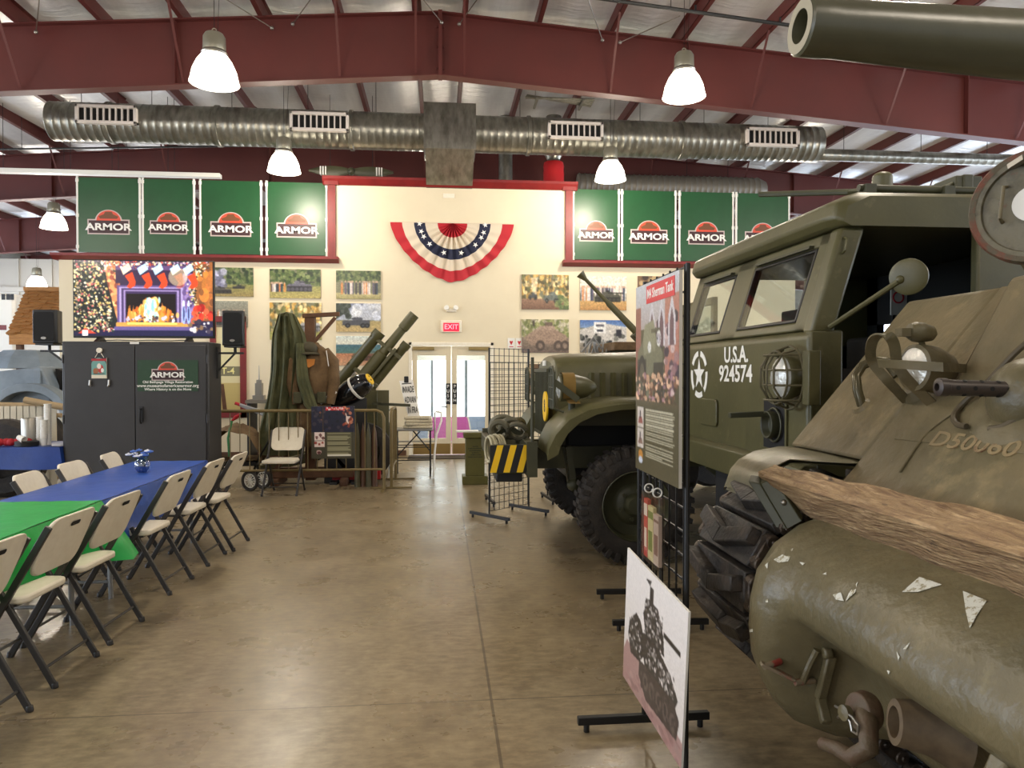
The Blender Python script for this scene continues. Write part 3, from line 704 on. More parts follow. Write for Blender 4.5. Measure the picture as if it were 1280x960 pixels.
# ================================================================== DINING AREA
def rounded(w, h, r, n=5, wt=None):
    """outline (x,z), centred; wt = top width"""
    wt = wt or w; pts = []
    for cx, cz, a0, ww in ((1, -1, -90, w), (1, 1, 0, wt), (-1, 1, 90, wt), (-1, -1, 180, w)):
        for k in range(n+1):
            a = R(a0+90*k/n); pts.append((cx*(ww/2-r)+r*math.cos(a), cz*(h/2-r)+r*math.sin(a)))
    return pts
def make_chair():
    t = thing('folding_chair', 'cream plastic folding chair with dark grey tube frame', 'chair')
    # seat
    b = MB(); rows = []; nx, ny = 12, 10
    o_ = rounded(.41, .40, .05, 5, .43)
    b.prism([(x, y+.05) for x, y in o_], 'z', .424, .464)
    s_ = b.build('seat', 'whitep', t, local=True, bevel=.012)
    # backrest: curved moulded panel tilted with the tube
    def bk(x, z): return (x, -.185-(z-.62)*.43-.035+.9*x*x*.35, z)
    b = MB(); ol = rounded(.425, .30, .075, 6, .44); n = len(ol); rings = []
    for q, off in ((1., .0), (1., .022)):
        rings.append([Vector(bk(x*q, z+.705))+Vector((0, off, 0)) for x, z in ol])
    inn0 = [[Vector(bk(x*f, z*f+.705)) for x, z in ol] for f in (.66, .33)]; inn1 = [[p+Vector((0, .022, 0)) for p in r] for r in inn0]
    b.skin([inn0[1], inn0[0], rings[0], rings[1], inn1[0], inn1[1]], True)
    b.add(inn0[1], [tuple(range(n))]); b.add(inn1[1], [tuple(range(n))])
    bb = b.build('backrest', 'whitep', t, local=True, bevel=.006, smooth=50)
    b = MB(); sl = rounded(.085, .022, .010, 4)
    b.add([Vector(bk(x, z+.80))+Vector((0, d_, 0)) for d_ in (-.003, -.001) for x, z in sl], [tuple(range(len(sl))), tuple(range(len(sl), 2*len(sl)))])
    b.build('hand_slot', 'blackm', bb, local=True, smooth=0)
    for s in (-1, 1):
        b = MB(); x = s*.222
        b.bar((x, -.285, .82), (x, .19, .0), .034, .022, (1, 0, 0)); b.cyl((x, .19, 0), (x, .185, .03), .017, seg=8)
        b.build('leg', 'chair_grey', t, local=True, bevel=.004)
        b = MB(); x = s*.205
        b.bar((x, -.03, .49), (x, -.30, 0), .03, .02, (1, 0, 0)); b.cyl((x, -.30, 0), (x, -.295, .03), .016, seg=8)
        b.build('leg', 'chair_grey', t, local=True, bevel=.004)
    b = MB(); b.tube([(-.22, .125, .11), (.22, .125, .11)], .008, 6); b.build('stretcher', 'chair_grey', t, local=True)
    b = MB(); b.tube([(-.205, -.245, .10), (.205, -.245, .10)], .008, 6); b.build('stretcher', 'chair_grey', t, local=True)
    b = MB(); b.bar((-.2, -.1, .425), (.2, -.1, .425), .02, .02).bar((-.2, .17, .425), (.2, .17, .425), .02, .02).bar((-.2, -.1, .42), (-.2, .2, .42), .02, .015).bar((.2, -.1, .42), (.2, .2, .42), .02, .015)
    b.build('seat_frame', 'chair_grey', t, local=True)
    return t
chair0 = make_chair(); used = [False]
def chair(x, y, rz, label, group='folding chairs along the long tables'):
    o = chair0 if not used[0] else copy_tree(chair0); used[0] = True
    o.location = (x, y, 0); o.rotation_euler = (0, 0, R(rz)); o['label'] = label; o['group'] = group
    return o
def wxy(xc, D): return (xc*math.cos(YAW)+D*math.sin(YAW), D*math.cos(YAW)-xc*math.sin(YAW))
rowlab = ['cream folding chair cut by the left edge of the picture, nearest of all', 'second nearest cream folding chair, large, beside the green cloth', 'third nearest cream folding chair, its back before the green cloth corner',
          'cream folding chair just past the green cloth, beside the blue table', 'cream folding chair next to the last on the aisle side of the blue table', 'farthest cream folding chair on the aisle side of the blue table']
for (D, xc), lb in zip(((3.27, -2.27), (3.94, -2.33), (4.53, -2.37), (5.5, -2.47), (6.28, -2.515), (6.80, -2.50)), rowlab):
    x, y = wxy(xc, D); chair(x-.29, y, 87, lb)
for (y, x, a), lb in zip(((5.80, -2.74, -86), (6.43, -2.74, -91), (7.12, -2.72, -85)), ('nearest cream folding chair on the far left side of the blue table', 'middle cream folding chair on the far left side of the blue table', 'far cream folding chair left of the blue table, behind the vase')):
    chair(x-.02, y, a, lb)
p = at(353, 575, Z=.45); chair(-2.06, 9.93, 176, 'single cream folding chair facing the camera in front of the barrier', 'chair by the barrier')

def cloth(name, x0, x1, y0, y1, z, drop, m, label, seed=1, flare=.03, sides='xXyY', corner=.0):
    rn = random.Random(seed); b = MB(); per = []
    nx, ny = 14, int((y1-y0)/.09)
    for k in range(ny): per.append((x1, y0+(y1-y0)*k/ny, 1, 0))
    for k in range(nx): per.append((x1-(x1-x0)*k/nx, y1, 0, 1))
    for k in range(ny): per.append((x0, y1-(y1-y0)*k/ny, -1, 0))
    for k in range(nx): per.append((x0+(x1-x0)*k/nx, y0, 0, -1))
    ph = [rn.uniform(0, 6) for _ in range(3)]; rows = []
    for q in range(8):
        f = q/7; row = []
        for i, (x, y, dx, dy) in enumerate(per):
            wv = (math.sin(i*.75+ph[0])*.5+math.sin(i*.43+ph[1])*.7)*flare*f
            o = .006+f*.03+wv*.8
            cd = min(abs(y-y1)+abs(x-x1), 1)           # corner tail
            tail = max(0, 1-cd/.35)*corner*f
            dd = drop*(1+.06*math.sin(i*.31+ph[2]))+tail*.15
            X_ = x+dx*o+(tail if dx else tail*.6); Y_ = y+dy*o+(tail if dy > 0 else 0)*.4
            row.append((X_, Y_, z-.004-dd*f if q else z))
        rows.append(row)
    b.skin(rows, True)
    inner = [[(x0+(x1-x0)*i/10, y0+(y1-y0)*j/20, z+.002+.002*math.sin(i*2+j*1.3)) for i in range(11)] for j in range(21)]; b.skin(inner)
    o = b.build(name, m, None, smooth=70)
    return props(o, label, 'tablecloth')
def table(x0, x1, y0, y1, label, legs=True):
    t = thing('folding_table', label, 'table', ((x0+x1)/2, (y0+y1)/2, 0), 0, 'long folding tables')
    MB().box(x0, x1, y0, y1, .69, .73).build('tabletop', 'whitep', t, bevel=.01)
    for yy_ in (y0+.25, y1-.25):
        for s in (-1, 1):
            xm = (x0+x1)/2; e = .25 if yy_ < (y0+y1)/2 else -.25
            b = MB(); b.tube([(xm+s*.16, yy_+e, .69), (xm+s*.2, yy_+e*.4, .5), (xm+s*.27, yy_, .3), (xm+s*.28, yy_, 0)], .016, 8); b.build('leg', 'grey_leg', t)
        b = MB(); b.tube([(xm-.28, yy_, .12), (xm+.28, yy_, .12)], .012, 8); b.build('stretcher', 'grey_leg', t)
    return t
TX0, TX1 = -2.93, -2.27
table(TX0, TX1, 5.2, 7.42, 'long folding table under the blue cloth'); table(TX0, TX1, 2.5, 5.15, 'long folding table under the green cloth')
cloth('tablecloth', TX0-.01, TX1+.01, 5.18, 7.44, .737, .3, 'blue', 'bright blue plastic cloth on the far end of the long tables', 2, .02)
cloth('tablecloth', TX0-.015, TX1+.015, 2.4, 5.16, .742, .32, 'green', 'bright green plastic cloth on the near end of the long tables', 5, .045, corner=.3)
# vase of flowers
p = at(178, 590, Z=.745); t = thing('flower_vase', 'small round glass vase of blue and white flowers on the blue table', 'vase', (p.x, p.y, .742))
b = MB(); b.lathe([(0, 0), (.035, .0), (.06, .03), (.066, .06), (.055, .095), (.035, .115), (.04, .125)], (p.x, p.y, .745), (0, 0, 1), 20); b.build('vase_bowl', clear('vase_glass', (190, 215, 245), .7, .05), t)
b = MB(); b.lathe([(0, .003), (.034, .003), (.056, .03), (.06, .05), (0, .052)], (p.x, p.y, .745), (0, 0, 1), 18); b.build('blue_beads', mat('blue_beads', (50, 84, 150), .2, bump=(120, .8)), t)
rn = random.Random(4)
for i in range(16):
    a = rn.uniform(0, 6.28); rr = .015+.065*rn.random(); x, y, z = p.x+rr*math.cos(a)*1.25, p.y+rr*math.sin(a), .745+.13+.06*rn.random()
    if i in (0, 13): x = p.x-.07-.002*i
    b = MB()
    for k in range(7):
        a2 = k*2*PI/7; b.sphere((x+.014*math.cos(a2), y+.014*math.sin(a2), z), .014, 8, 5, (1, 1, .6))
    b.sphere((x, y, z+.006), .01, 8, 5); f = b.build('flower', mat('flower_white', (226, 230, 240), .6) if i in (0, 3, 6, 9, 12, 13) else mat('flower_blue', (70, 110, 190), .6), t)
    b = MB(); b.tube([(x, y, z-.006), (p.x+(x-p.x)*.3, p.y+(y-p.y)*.3, .80)], .002, 5); b.build('stem', mat('stem_green', (50, 90, 50), .6), f)

# ================================================================== CABINET, TV, SPEAKERS
cx0, cx1, cy, cz, cd = -4.36, -2.72, 9.0, 1.955, .52
t = thing('storage_cabinet', 'large charcoal steel two-door storage cabinet below the television', 'cabinet', ((cx0+cx1)/2, cy+cd/2, 0))
MB().box(cx0, cx1, cy+.022, cy+cd, 0, cz).build('body', 'cabinet', t, bevel=.01)
xm = (cx0+cx1)/2-.005
dl_ = None
for s, (x0, x1) in enumerate(((cx0+.03, xm-.004), (xm+.004, cx1-.03))):
    d = MB().box(x0, x1, cy, cy+.02, .08, cz-.04).build('door', 'cabinet', t, bevel=.005)
    hx = cx0+.015 if s == 0 else cx1-.015
    for z in (.3, 1.05, 1.75): MB().cyl((hx, cy+.008, z-.05), (hx, cy+.008, z+.05), .011, seg=8).build('hinge', 'cabinet', d)
    if s == 1:
        hx = xm+.07; b = MB(); b.box(hx-.02, hx+.02, cy-.012, cy, 1.02, 1.2); b.tube([(hx, cy-.01, 1.17), (hx, cy-.045, 1.16), (hx-.005, cy-.045, 1.04), (hx, cy-.02, 1.0)], .011, 8); b.build('door_handle', 'black', d)
# green banner on right door
a = at(172, 450, Y=cy); c = at(248, 489, Y=cy); bw_ = c.x-a.x; bh_ = a.z-c.z; mx = (a.x+c.x)/2; mz = (a.z+c.z)/2
t = thing('door_banner', 'small green banner with ARMOR emblem and web address on the cabinet door', 'banner', (mx, cy-.01, mz-bh_/2))
MB().box(a.x, c.x, cy-.008, cy-.003, c.z, a.z).build('banner_sheet', mat('dark_green_vinyl', (28, 62, 34), .5, n=(14, (40, 70, 44), .5, .8)), t, smooth=0)
b = MB(); logo(b, face((mx, cy-.008, mz+.055)), .29*.98); b.build('emblem', LOGO, t, smooth=0)
b = MB(); b.text('Old Bethpage Village Restoration', .042, face((mx, cy-.009, mz-.075)), .001); b.text('www.museumofamericanarmor.org', .052, face((mx, cy-.009, mz-.118)), .001, sx=.93); b.text('Where History is on the Move', .042, face((mx, cy-.009, mz-.16)), .001)
b.build('lettering', 'cream_t', t, smooth=0)
# hanging winter plaque
p = at(125, 460, Y=cy); t = thing('winter_plaque', 'small hanging winter plaque shaped like a sled on the left cabinet door', 'decoration', (p.x, cy-.01, p.z-.15))
cv = Cv(40, 52, (40, 38, 38), 3); cv.rect(0, 0, 1, .12, (30, 30, 30)); cv.ell(.5, .4, .5, .38, (110, 160, 150)); cv.rect(0, .4, 1, .95, (110, 160, 150)); cv.rect(0, .06, 1, .17, (176, 40, 44)); cv.rect(0, .84, 1, 1, (222, 214, 190))
cv.ell(.62, .55, .2, .2, (190, 50, 44)); cv.ell(.52, .42, .14, .13, (232, 222, 208)); cv.ell(.3, .66, .18, .15, (160, 100, 60)); cv.ell(.74, .62, .1, .1, (236, 230, 220)); cv.rect(.12, .76, .9, .8, (60, 50, 40))
picture('winter_plaque', .165, .24, cv, face((p.x, cy-.017, p.z+.0)), t, part='plaque_board')
b = MB(); q = at(125, 438, Y=cy); b.cyl((q.x, cy-.03, q.z), (q.x, cy-.003, q.z), .03, seg=16); b.tube([(q.x-.05, cy-.015, q.z-.085), (q.x, cy-.02, q.z), (q.x+.05, cy-.015, q.z-.085)], .004, 5); b.build('hanger_button', 'whitep', t)
for s in (-1, 1): MB().tube([(p.x+s*.105, cy-.012, p.z-.14), (p.x+s*.105, cy-.02, p.z-.2), (p.x+s*.095, cy-.012, p.z-.21)], .014, 8).build('runner', 'steel', t)
b = MB(); b.box(p.x+.26, p.x+.36, cy-.004, cy, cz-.03, cz-.008); q = at(168, 428, Y=cy)
props(MB().box(q.x-.05, q.x+.05, cy-.003, cy+.001, cz-.03, cz-.004).build('door_label', 'white', smooth=0), 'tiny white label on the top edge of the cabinet between its doors', 'label')

# television
ty = 9.28; a = at(90.5, 323, Y=ty); c = at(268, 423, Y=ty)
ztop = (at(90, 323, Y=ty).z+at(268, 327, Y=ty).z)/2; zbot = (at(90, 421, Y=ty).z+at(268, 424, Y=ty).z)/2
cv = Cv(320, 180, (30, 24, 44), 7)
cv.grad(0, 1, (60, 40, 70), (34, 28, 60)); cv.rect(.2, .0, .33, .8, (196, 110, 60)); cv.blobs(40, .21, .1, .33, .8, .02, [(220, 140, 80), (150, 70, 50), (240, 180, 110)], 1.2)
cv.rect(.86, 0, 1, .8, (150, 84, 36)); cv.blobs(30, .9, .1, 1, .75, .03, [(226, 130, 40), (190, 104, 40), (120, 70, 40)], 1.5, .7); cv.rect(.3, .1, .86, .3, (52, 34, 62)); cv.rect(.3, .06, .86, .12, (90, 62, 110))
for k, cc in enumerate(((94, 72, 130), (168, 146, 196), (70, 50, 100), (150, 126, 180), (58, 40, 84))): e = k*.015; cv.rect(.31+e, .33+e*1.3, .8-e, .86, cc)
cv.rect(.375, .44, .73, .82, (24, 12, 10))
for i in range(240):
    x = cv.r.normal(.56, .085); y = cv.r.uniform(.45, .8); h = 1-abs(x-.56)*5; 
    if y > .8-.34*max(h, .3): cv.ell(x, y, .012, .04, [(255, 150, 30), (255, 200, 90), (250, 110, 20), (255, 232, 170)][cv.r.randint(4)], .8)
for i in range(14): x = cv.r.uniform(.39, .71); cv.poly([(x-.02, .82), (x+.02, .82), (x+cv.r.uniform(-.01, .01), cv.r.uniform(.5, .66))], (255, 140, 40), .75)
for i in range(60): x = cv.r.normal(.555, .022); cv.ell(x, cv.r.uniform(.52, .78), .009, .045, [(120, 226, 236), (190, 244, 240), (255, 250, 200)][cv.r.randint(3)], .8)
cv.blobs(40, .38, .74, .72, .82, .012, [(80, 60, 70), (200, 190, 210), (120, 80, 60)])
cv.rect(.3, .82, .84, .88, (214, 150, 60)); cv.rect(.38, .82, .74, .85, (252, 214, 90)); cv.rect(.27, .88, .86, .93, (96, 78, 140)); cv.rect(.2, .93, 1, 1, (30, 26, 66))
cv.rect(.785, .16, .87, .84, (120, 92, 156)); cv.blobs(30, .79, .2, .86, .8, .012, [(90, 66, 120), (150, 120, 180)], 1.5)
# glittering tree
tri = [(.0, .02), (.22, .02), (.24, .3), (.31, .8), (.28, .92), (0, .95)]
cv.poly(tri, (34, 36, 34)); 
for i in range(900):
    x = cv.r.uniform(0, .31); y = cv.r.uniform(0, .95)
    if x > .2+.1*y and y > .15: continue
    c3 = [(255, 244, 214), (226, 196, 130), (60, 70, 50), (214, 180, 90), (170, 150, 120), (30, 34, 34), (206, 90, 90), (46, 56, 44), (250, 226, 160)][cv.r.randint(9)]
    q = cv.r.uniform(.003, .010); cv.ell(x, y, q, q*1.78, c3, .9)
for i in range(200): x = cv.r.uniform(.2, .98); y = abs(cv.r.normal(0, .05)); q = cv.r.uniform(.004, .009); cv.ell(x, y, q, q*1.78, [(255, 240, 220), (190, 160, 200), (60, 60, 70), (226, 70, 50), (230, 200, 150)][cv.r.randint(5)], .85)
for i in range(260):
    y = cv.r.uniform(.05, .75); x = .94-.09*math.sin(y*4)+cv.r.normal(0, .014); q = cv.r.uniform(.003, .008); cv.ell(x, y, q, q*1.78, [(40, 60, 40), (240, 230, 190), (30, 40, 34), (230, 180, 90)][cv.r.randint(4)], .9)
for x, hid in ((.37, 0), (.49, 0), (.6, 0), (.725, 1), (.82, 0)):
    k = .45 if hid else 1
    cv.poly([(x-.005, .2), (x+.05, .15), (x+.075, .28), (x+.07, .33), (x+.035, .37), (x+.01, .35), (x+.028, .29)], (232, 62, 20), k)
    cv.poly([(x-.035, .1), (x+.025, .03), (x+.045, .11), (x-.015, .19)], (180, 220, 240) if x > .45 else (235, 214, 180))
cv.ell(.75, .21, .07, .12, (240, 214, 150), .5)
cv.blobs(26, .85, .62, 1, .8, .018, [(226, 50, 26), (180, 30, 20), (240, 90, 50)], 1.4); cv.blobs(22, .83, .8, 1, .95, .016, [(200, 190, 190), (60, 50, 70), (120, 90, 60), (226, 220, 220)])
for x in (.79, .825): cv.ell(x, .58, .008, .06, (214, 226, 250)); cv.ell(x, .72, .015, .12, (150, 176, 230)); cv.ell(x, .7, .006, .1, (60, 60, 120))
cv.poly([(.03, .97), (.08, .9), (.16, .97)], (226, 60, 40)); cv.rect(.06, .93, .1, 1, (240, 236, 230))
cv.a = cv.a*.86+cv.a.mean(axis=2, keepdims=True)*.14; cv.noise(.1); cv.blur(2, .35)
t = thing('television', 'large flat television showing a fireplace with stockings, standing on the cabinet', 'television', ((a.x+c.x)/2, ty, cz))
MB().box(a.x, c.x, ty, ty+.05, zbot, ztop).build('casing', 'black', t, bevel=.006)
picture('television', c.x-a.x-.03, ztop-zbot-.04, cv.bright(1.0), face(((a.x+c.x)/2, ty-.004, (ztop+zbot)/2+.005)), t, ('tv', 'black'), .006, 'screen')
for x in (a.x+.3, c.x-.3): MB().prism([(ty-.12, cz+.002), (ty+.16, cz+.002), (ty+.05, zbot+.02), (ty+.02, zbot+.02)], 'x', x-.02, x+.02).build('foot', 'black', t)
# cable on cabinet top
rn = random.Random(9); pts = [(cx0+.4+.1*k, cy+.06+.02*math.sin(k*1.7), cz+.008+abs(.01*math.sin(k*2.3))) for k in range(11)]
props(MB().tube(pts, .006, 6).build('power_cable', 'black'), 'thin dark cable lying along the top of the cabinet', 'cable')
# speakers
def speaker(u0, u1, v0, v1, Y, label, side):
    a = at(u0, v0, Y=Y); c = at(u1, v1, Y=Y); w_ = c.x-a.x; h_ = a.z-c.z; m_ = (a.x+c.x)/2
    t = thing('loudspeaker', label, 'speaker', (m_, Y+.12, c.z), group='loudspeakers beside the television')
    z0, z1 = c.z, a.z
    b = MB(); b.prism([(m_-w_/2, Y+.01), (m_-w_*.44, Y-.02), (m_+w_*.44, Y-.02), (m_+w_/2, Y+.01), (m_+w_*.33, Y+.22), (m_-w_*.33, Y+.22)], 'z', z0, z1); b.build('cabinet_shell', 'black', t, bevel=.012)
    b = MB(); b.prism([(x+m_, z+(z0+z1)/2) for x, z in rounded(w_*.84, h_*.88, .04)], 'y', Y-.032, Y-.021); g = b.build('grille', 'blackm', t, bevel=.004)
    b = MB(); b.prism([(m_+.03*math.cos(k*PI/8), z0+.06+.015*math.sin(k*PI/8)) for k in range(16)], 'y', Y-.036, Y-.032); b.build('badge', 'steel', g, smooth=0)
    t2 = thing('speaker_bracket', 'black arm bracket holding the '+('left' if side < 0 else 'right')+' loudspeaker off the cabinet side', 'bracket', (m_, Y+.1, z0-.1))
    xe = cx0 if side < 0 else cx1
    MB().box(m_-.1, m_+.1, Y-.02, Y+.2, z0-.022, z0-.002).build('plate', 'black', t2); MB().cyl((m_, Y+.1, z0-.02), (m_, Y+.1, z0-.09), .018, seg=10).build('post', 'black', t2)
    b = MB(); b.bar((m_+side*.1, Y+.1, z0-.09), (xe, Y+.1, z0-.09), .03, .025); b.bar((m_, Y+.1, z0-.09), (xe, Y+.1, z0-.32), .02, .02); b.build('arm', 'black', t2)
    MB().box(min(xe, xe+side*.02), max(xe, xe+side*.02), Y+.07, Y+.13, z0-.4, z0-.02).build('wall_plate', 'black', t2)
speaker(40, 72, 387, 429, 9.25, 'black loudspeaker left of the television, in front of the shingled roof', -1)
speaker(277, 305, 388, 432, 9.25, 'black loudspeaker right of the television', 1)

# ================================================================== LEFT BACKGROUND
# shingled hut roof
Yh = 15.2; a = at(33, 362, Y=Yh+.9); c = at(9, 417, Y=Yh-.2); e = at(12, 428, Y=Yh-.2)
t = thing('shingled_hut', 'small hut with a wood shingled roof behind the left loudspeaker', 'hut', (-7.9, Yh+.7, 0))
xr = -5.6-.9; b = MB(); n = 12; rn = random.Random(2)
for k in range(n):
    f0 = k/n; f1 = (k+1.25)/n
    def P_(x, f): 
        y = Yh-.2+1.1*f; z = c.z+(a.z-c.z)*f
        return (x, y, z)
    xl0 = c.x+(a.x-c.x)*f0; xl1 = c.x+(a.x-c.x)*min(f1, 1); xx = xl0
    while xx < xr:
        wd = rn.uniform(.07, .17); x2 = min(xx+wd-.008, xr); l = rn.uniform(.03, .05); j = rn.uniform(-.03, .02)
        A = Vector(P_(xx, f0+j/1.2)); B = Vector(P_(x2, f0+j/1.2)); C_ = Vector(P_(x2, min(f1, 1))); D_ = Vector(P_(xx, min(f1, 1))); nn = Vector((0, -.75, .66))
        b.add([A+nn*l, B+nn*l, C_, D_, A, B], [(0, 1, 2, 3), (4, 5, 1, 0), (0, 3, 4), (1, 5, 2)]); xx += wd
b.build('roof_shingles', 'shingle', t, smooth=0)
b = MB(); b.add([(c.x, Yh-.19, c.z-.03), (xr, Yh-.19, c.z-.03), (xr, Yh+.9, a.z-.03), (a.x, Yh+.9, a.z-.03), (c.x, Yh+2.0, c.z-.03), (xr, Yh+2., c.z-.03)], [(0, 1, 2, 3), (3, 2, 5, 4), (0, 3, 4)]); b.build('roof_deck', 'brown_wood', t, smooth=0)
MB().box(a.x-.02, xr, Yh+.82, Yh+.98, a.z-.03, a.z+.05).build('ridge_board', 'shingle', t)
MB().box(c.x+.03, xr, Yh-.2, Yh-.16, e.z-.04, c.z-.0).build('fascia', 'shingle', t)
for x in (c.x+.15, xr-.1):
    for y in (Yh-.05, Yh+1.8): MB().box(x-.05, x+.05, y-.05, y+.05, 0, c.z).build('post', 'brown_wood', t)
# armoured car
Ya = 12.6; t = thing('armoured_car', 'grey blue armoured car with a small turret, left behind the barrier', 'armoured car', (-7.5, Ya+.9, 0))
def q_(u, v, Y=Ya): return at(u, v, Y=Y)
A = [q_(8, 463), q_(50, 458), q_(62, 482), q_(64, 505), q_(-60, 505), q_(-60, 470)]
b = MB(); poly = [(p.x, p.z) for p in A]; n = len(poly)
b.prism(poly, 'y', Ya, Ya+1.6); b.build('hull', 'car', t, bevel=.03)
b = MB(); z0 = q_(10, 458).z; tx = q_(35, 450, Ya+.8).x; zt = q_(30, 436, Ya+.8).z
for k in range(1): b.lathe([(.0, 0), (.62, 0), (.5, (zt-z0)*.65), (.36, zt-z0), (0, zt-z0+.02)], (tx, Ya+.8, z0-.03), (0, 0, 1), 8)
b.build('turret', 'car', t, smooth=20, bevel=.01)
MB().cyl((tx-.3, Ya+.25, z0+.18), (tx-.7, Ya-.25, z0+.2), .04, seg=10).build('gun', 'car', t)
b = MB(); wc = q_(44, 512); prof = [(wc.x+.62*math.cos(PI*k/14), wc.z-.12+.55*math.sin(PI*k/14)) for k in range(15)]; inn = [(wc.x+.5*math.cos(PI*k/14), wc.z-.12+.42*math.sin(PI*k/14)) for k in range(15)][::-1]
b.prism(prof+inn, 'y', Ya-.25, Ya+.05); b.build('mudguard', 'car', t, bevel=.01)
for i, u in enumerate((44, -40)):
    x = q_(u, 512).x; b = MB(); b.lathe([(.2, -.14), (.42, -.14), (.5, -.08), (.5, .08), (.42, .14), (.2, .14)], (x, Ya-.08, .5), (0, 1, 0), 28); b.lathe([(0, -.1), (.2, -.1)], (x, Ya-.08, .5), (0, 1, 0), 28); b.build('wheel', 'rubber', t)
b = MB(); b.box(q_(43, 470).x, q_(52, 470).x, Ya-.04, Ya, q_(45, 480).z, q_(45, 463).z); b.build('vision_flap', 'car', t, bevel=.01)
b = MB(); b.prism([(q_(56, 460).x, q_(56, 460).z), (q_(68, 464).x, q_(68, 464).z), (q_(76, 490).x, q_(76, 490).z), (q_(64, 500).x, q_(64, 500).z)], 'y', Ya+.3, Ya+1.2); b.build('nose_plate', 'blackm', t, bevel=.02)
# white trailer at the left edge
Yt = 19; a = at(-60, 366, Y=Yt); c = at(19, 410, Y=Yt); t = thing('white_trailer', 'white trailer with a red stripe at the far left edge', 'trailer', ((a.x+c.x)/2, Yt+1, 0))
MB().box(a.x, c.x, Yt, Yt+2.2, .8, a.z).build('body', 'white', t, bevel=.08)
MB().box(a.x, c.x-.2, Yt-.012, Yt, c.z-.05, c.z+.07).build('stripe', 'red_trim', t, smooth=0)
for u in (4, 10, 15): q = at(u, 371, Y=Yt-.01); MB().box(q.x-.04, q.x+.04, Yt-.01, Yt, q.z-.07, q.z+.07).build('vent_slot', 'black', t, smooth=0)
for x in (c.x-.5, a.x+.6): b = MB(); b.lathe([(0, -.12), (.4, -.12), (.4, .12), (0, .12)], (x, Yt+.1, .4), (0, 1, 0), 24); b.build('wheel', 'rubber', t)
# pole barrier in front of armoured car with white boards
Yb = 10.6; a = at(-40, 505, Y=Yb); c = at(77, 511, Y=Yb)
t = thing('pole_fence', 'low fence of bare poles with upright white boards behind the cup table', 'fence', ((a.x+c.x)/2, Yb, 0))
for k, (z, r_) in enumerate(((a.z, .035), (a.z-.13, .03), (.2, .03))): b = MB(); b.tube([(a.x, Yb, z), (c.x, Yb, z-.03)], r_, 10); b.build('pole', mat('bare_pole', (166, 142, 104), .7), t)
b = MB(); p0 = at(31, 500, Y=Yb-.12); p1 = at(80, 509, Y=Yb-.12); b.tube([p0, p1], .045, 12); b.build('pole', MATS['bare_pole'], t)
for i in range(13):
    x = a.x+.1+(c.x-a.x-.2)*i/12; MB().box(x-.05, x+.05, Yb-.045, Yb-.025, .03, a.z-.03).build('board', mat('pale_board', (206, 196, 172), .6), t, bevel=.004)
# blue cup table
y0 = 8.95; x0 = -6.4; x1 = at(77, 560, Y=y0).x; ztb = .74
t = thing('folding_table', 'folding table under the blue cloth left of the cabinet', 'table', ((x0+x1)/2, y0+.38, 0)); MB().box(x0, x1-.05, y0+.03, y0+.73, .69, .73).build('tabletop', 'whitep', t, bevel=.01)
for x in (x0+.2, x1-.3):
    for y in (y0+.1, y0+.66): MB().cyl((x, y, 0), (x, y, .69), .016, seg=8).build('leg', 'grey_leg', t)
dkb = mat('dark_blue_tablecloth', (28, 62, 140), .4, n=(5, (24, 54, 124), .4, .7), bump=(9, .25))
cloth('tablecloth', x0, x1-.03, y0, y0+.76, ztb, .24, dkb, 'blue plastic cloth on the cup table left of the cabinet', 8, .03)
def cupstack(u, v0, v1, n, label, k):
    Y = y0+.2+k*.05; p = at(u, v0, Y=Y); zt_ = at(u, v1, Y=Y).z; z0_ = ztb+.004; H_ = zt_-z0_; b = MB(); prof = [(0, 0), (.028, 0)]
    for i in range(n): z = .09+(H_-.09)*i/(n-1) if n > 1 else .09; prof += [(.038, z-.006), (.043, z-.004), (.043, z), (.037, z+.001)]
    prof += [(.0, H_-.01)]
    b.lathe(prof, (p.x, Y, z0_), (0, 0, 1), 18); props(b.build('cup_stack', 'white'), label, 'cups', 'stacks of white cups')
cupstack(60, 550, 505, 14, 'tallest stack of white cups on the blue cloth beside the cabinet', 0)
cupstack(50, 551, 521, 9, 'left of the two shorter stacks of white cups', 1); cupstack(55, 553, 525, 8, 'middle stack of white cups in front of the tallest', -1)
b = MB(); p = at(33, 551, Y=y0+.2); b.lathe([(0, 0), (.09, 0), (.1, .01), (.1, .3), (.095, .31), (.09, .3), (.09, .02)], (p.x, y0+.3, ztb+.004), (0, 0, 1), 22); props(b.build('urn', 'steel'), 'tall shiny steel drinks canister on the blue cloth', 'canister')
b = MB(); p = at(33, 549, Y=y0+.12); b.lathe([(0, 0), (.12, 0), (.125, .05), (.1, .06), (0, .06)], (p.x, y0+.13, ztb+.004), (0, 0, 1), 20); props(b.build('black_tray', 'black'), 'low round black tray on the blue cloth', 'tray')
b = MB(); p = at(26, 543, Y=y0+.1); b.lathe([(0, 0), (.028, 0), (.042, .09), (.038, .09), (.026, .01)], (p.x, y0+.05, ztb+.11), (.8, -.3, -.3), 16); props(b.build('paper_cup', 'white'), 'white cup lying tilted on the red heap', 'cup')
b = MB(); p = at(12, 548, Y=y0+.15)
for i in range(6): b.sphere((p.x-.1+.06*i, y0+.14+.02*(i % 2), ztb+.045), .05, 10, 7, (1, .8, .9))
props(b.build('red_cloth_heap', mat('red_cloth2', (170, 24, 34), .7)), 'crumpled red cloth heap at the left end of the cup table', 'cloth')
b = MB(); b.lathe([(.25, -.12), (.44, -.12), (.5, -.06), (.5, .06), (.44, .12), (.25, .12)], (-5.55, 10.05, .5), (0, 1, 0), 30); b.lathe([(0, -.05), (.25, -.05)], (-5.55, 10.05, .5), (0, 1, 0), 30); props(b.build('spare_tyre', 'rubber'), 'dark tyre standing in the shadow under and behind the cup table', 'tyre')
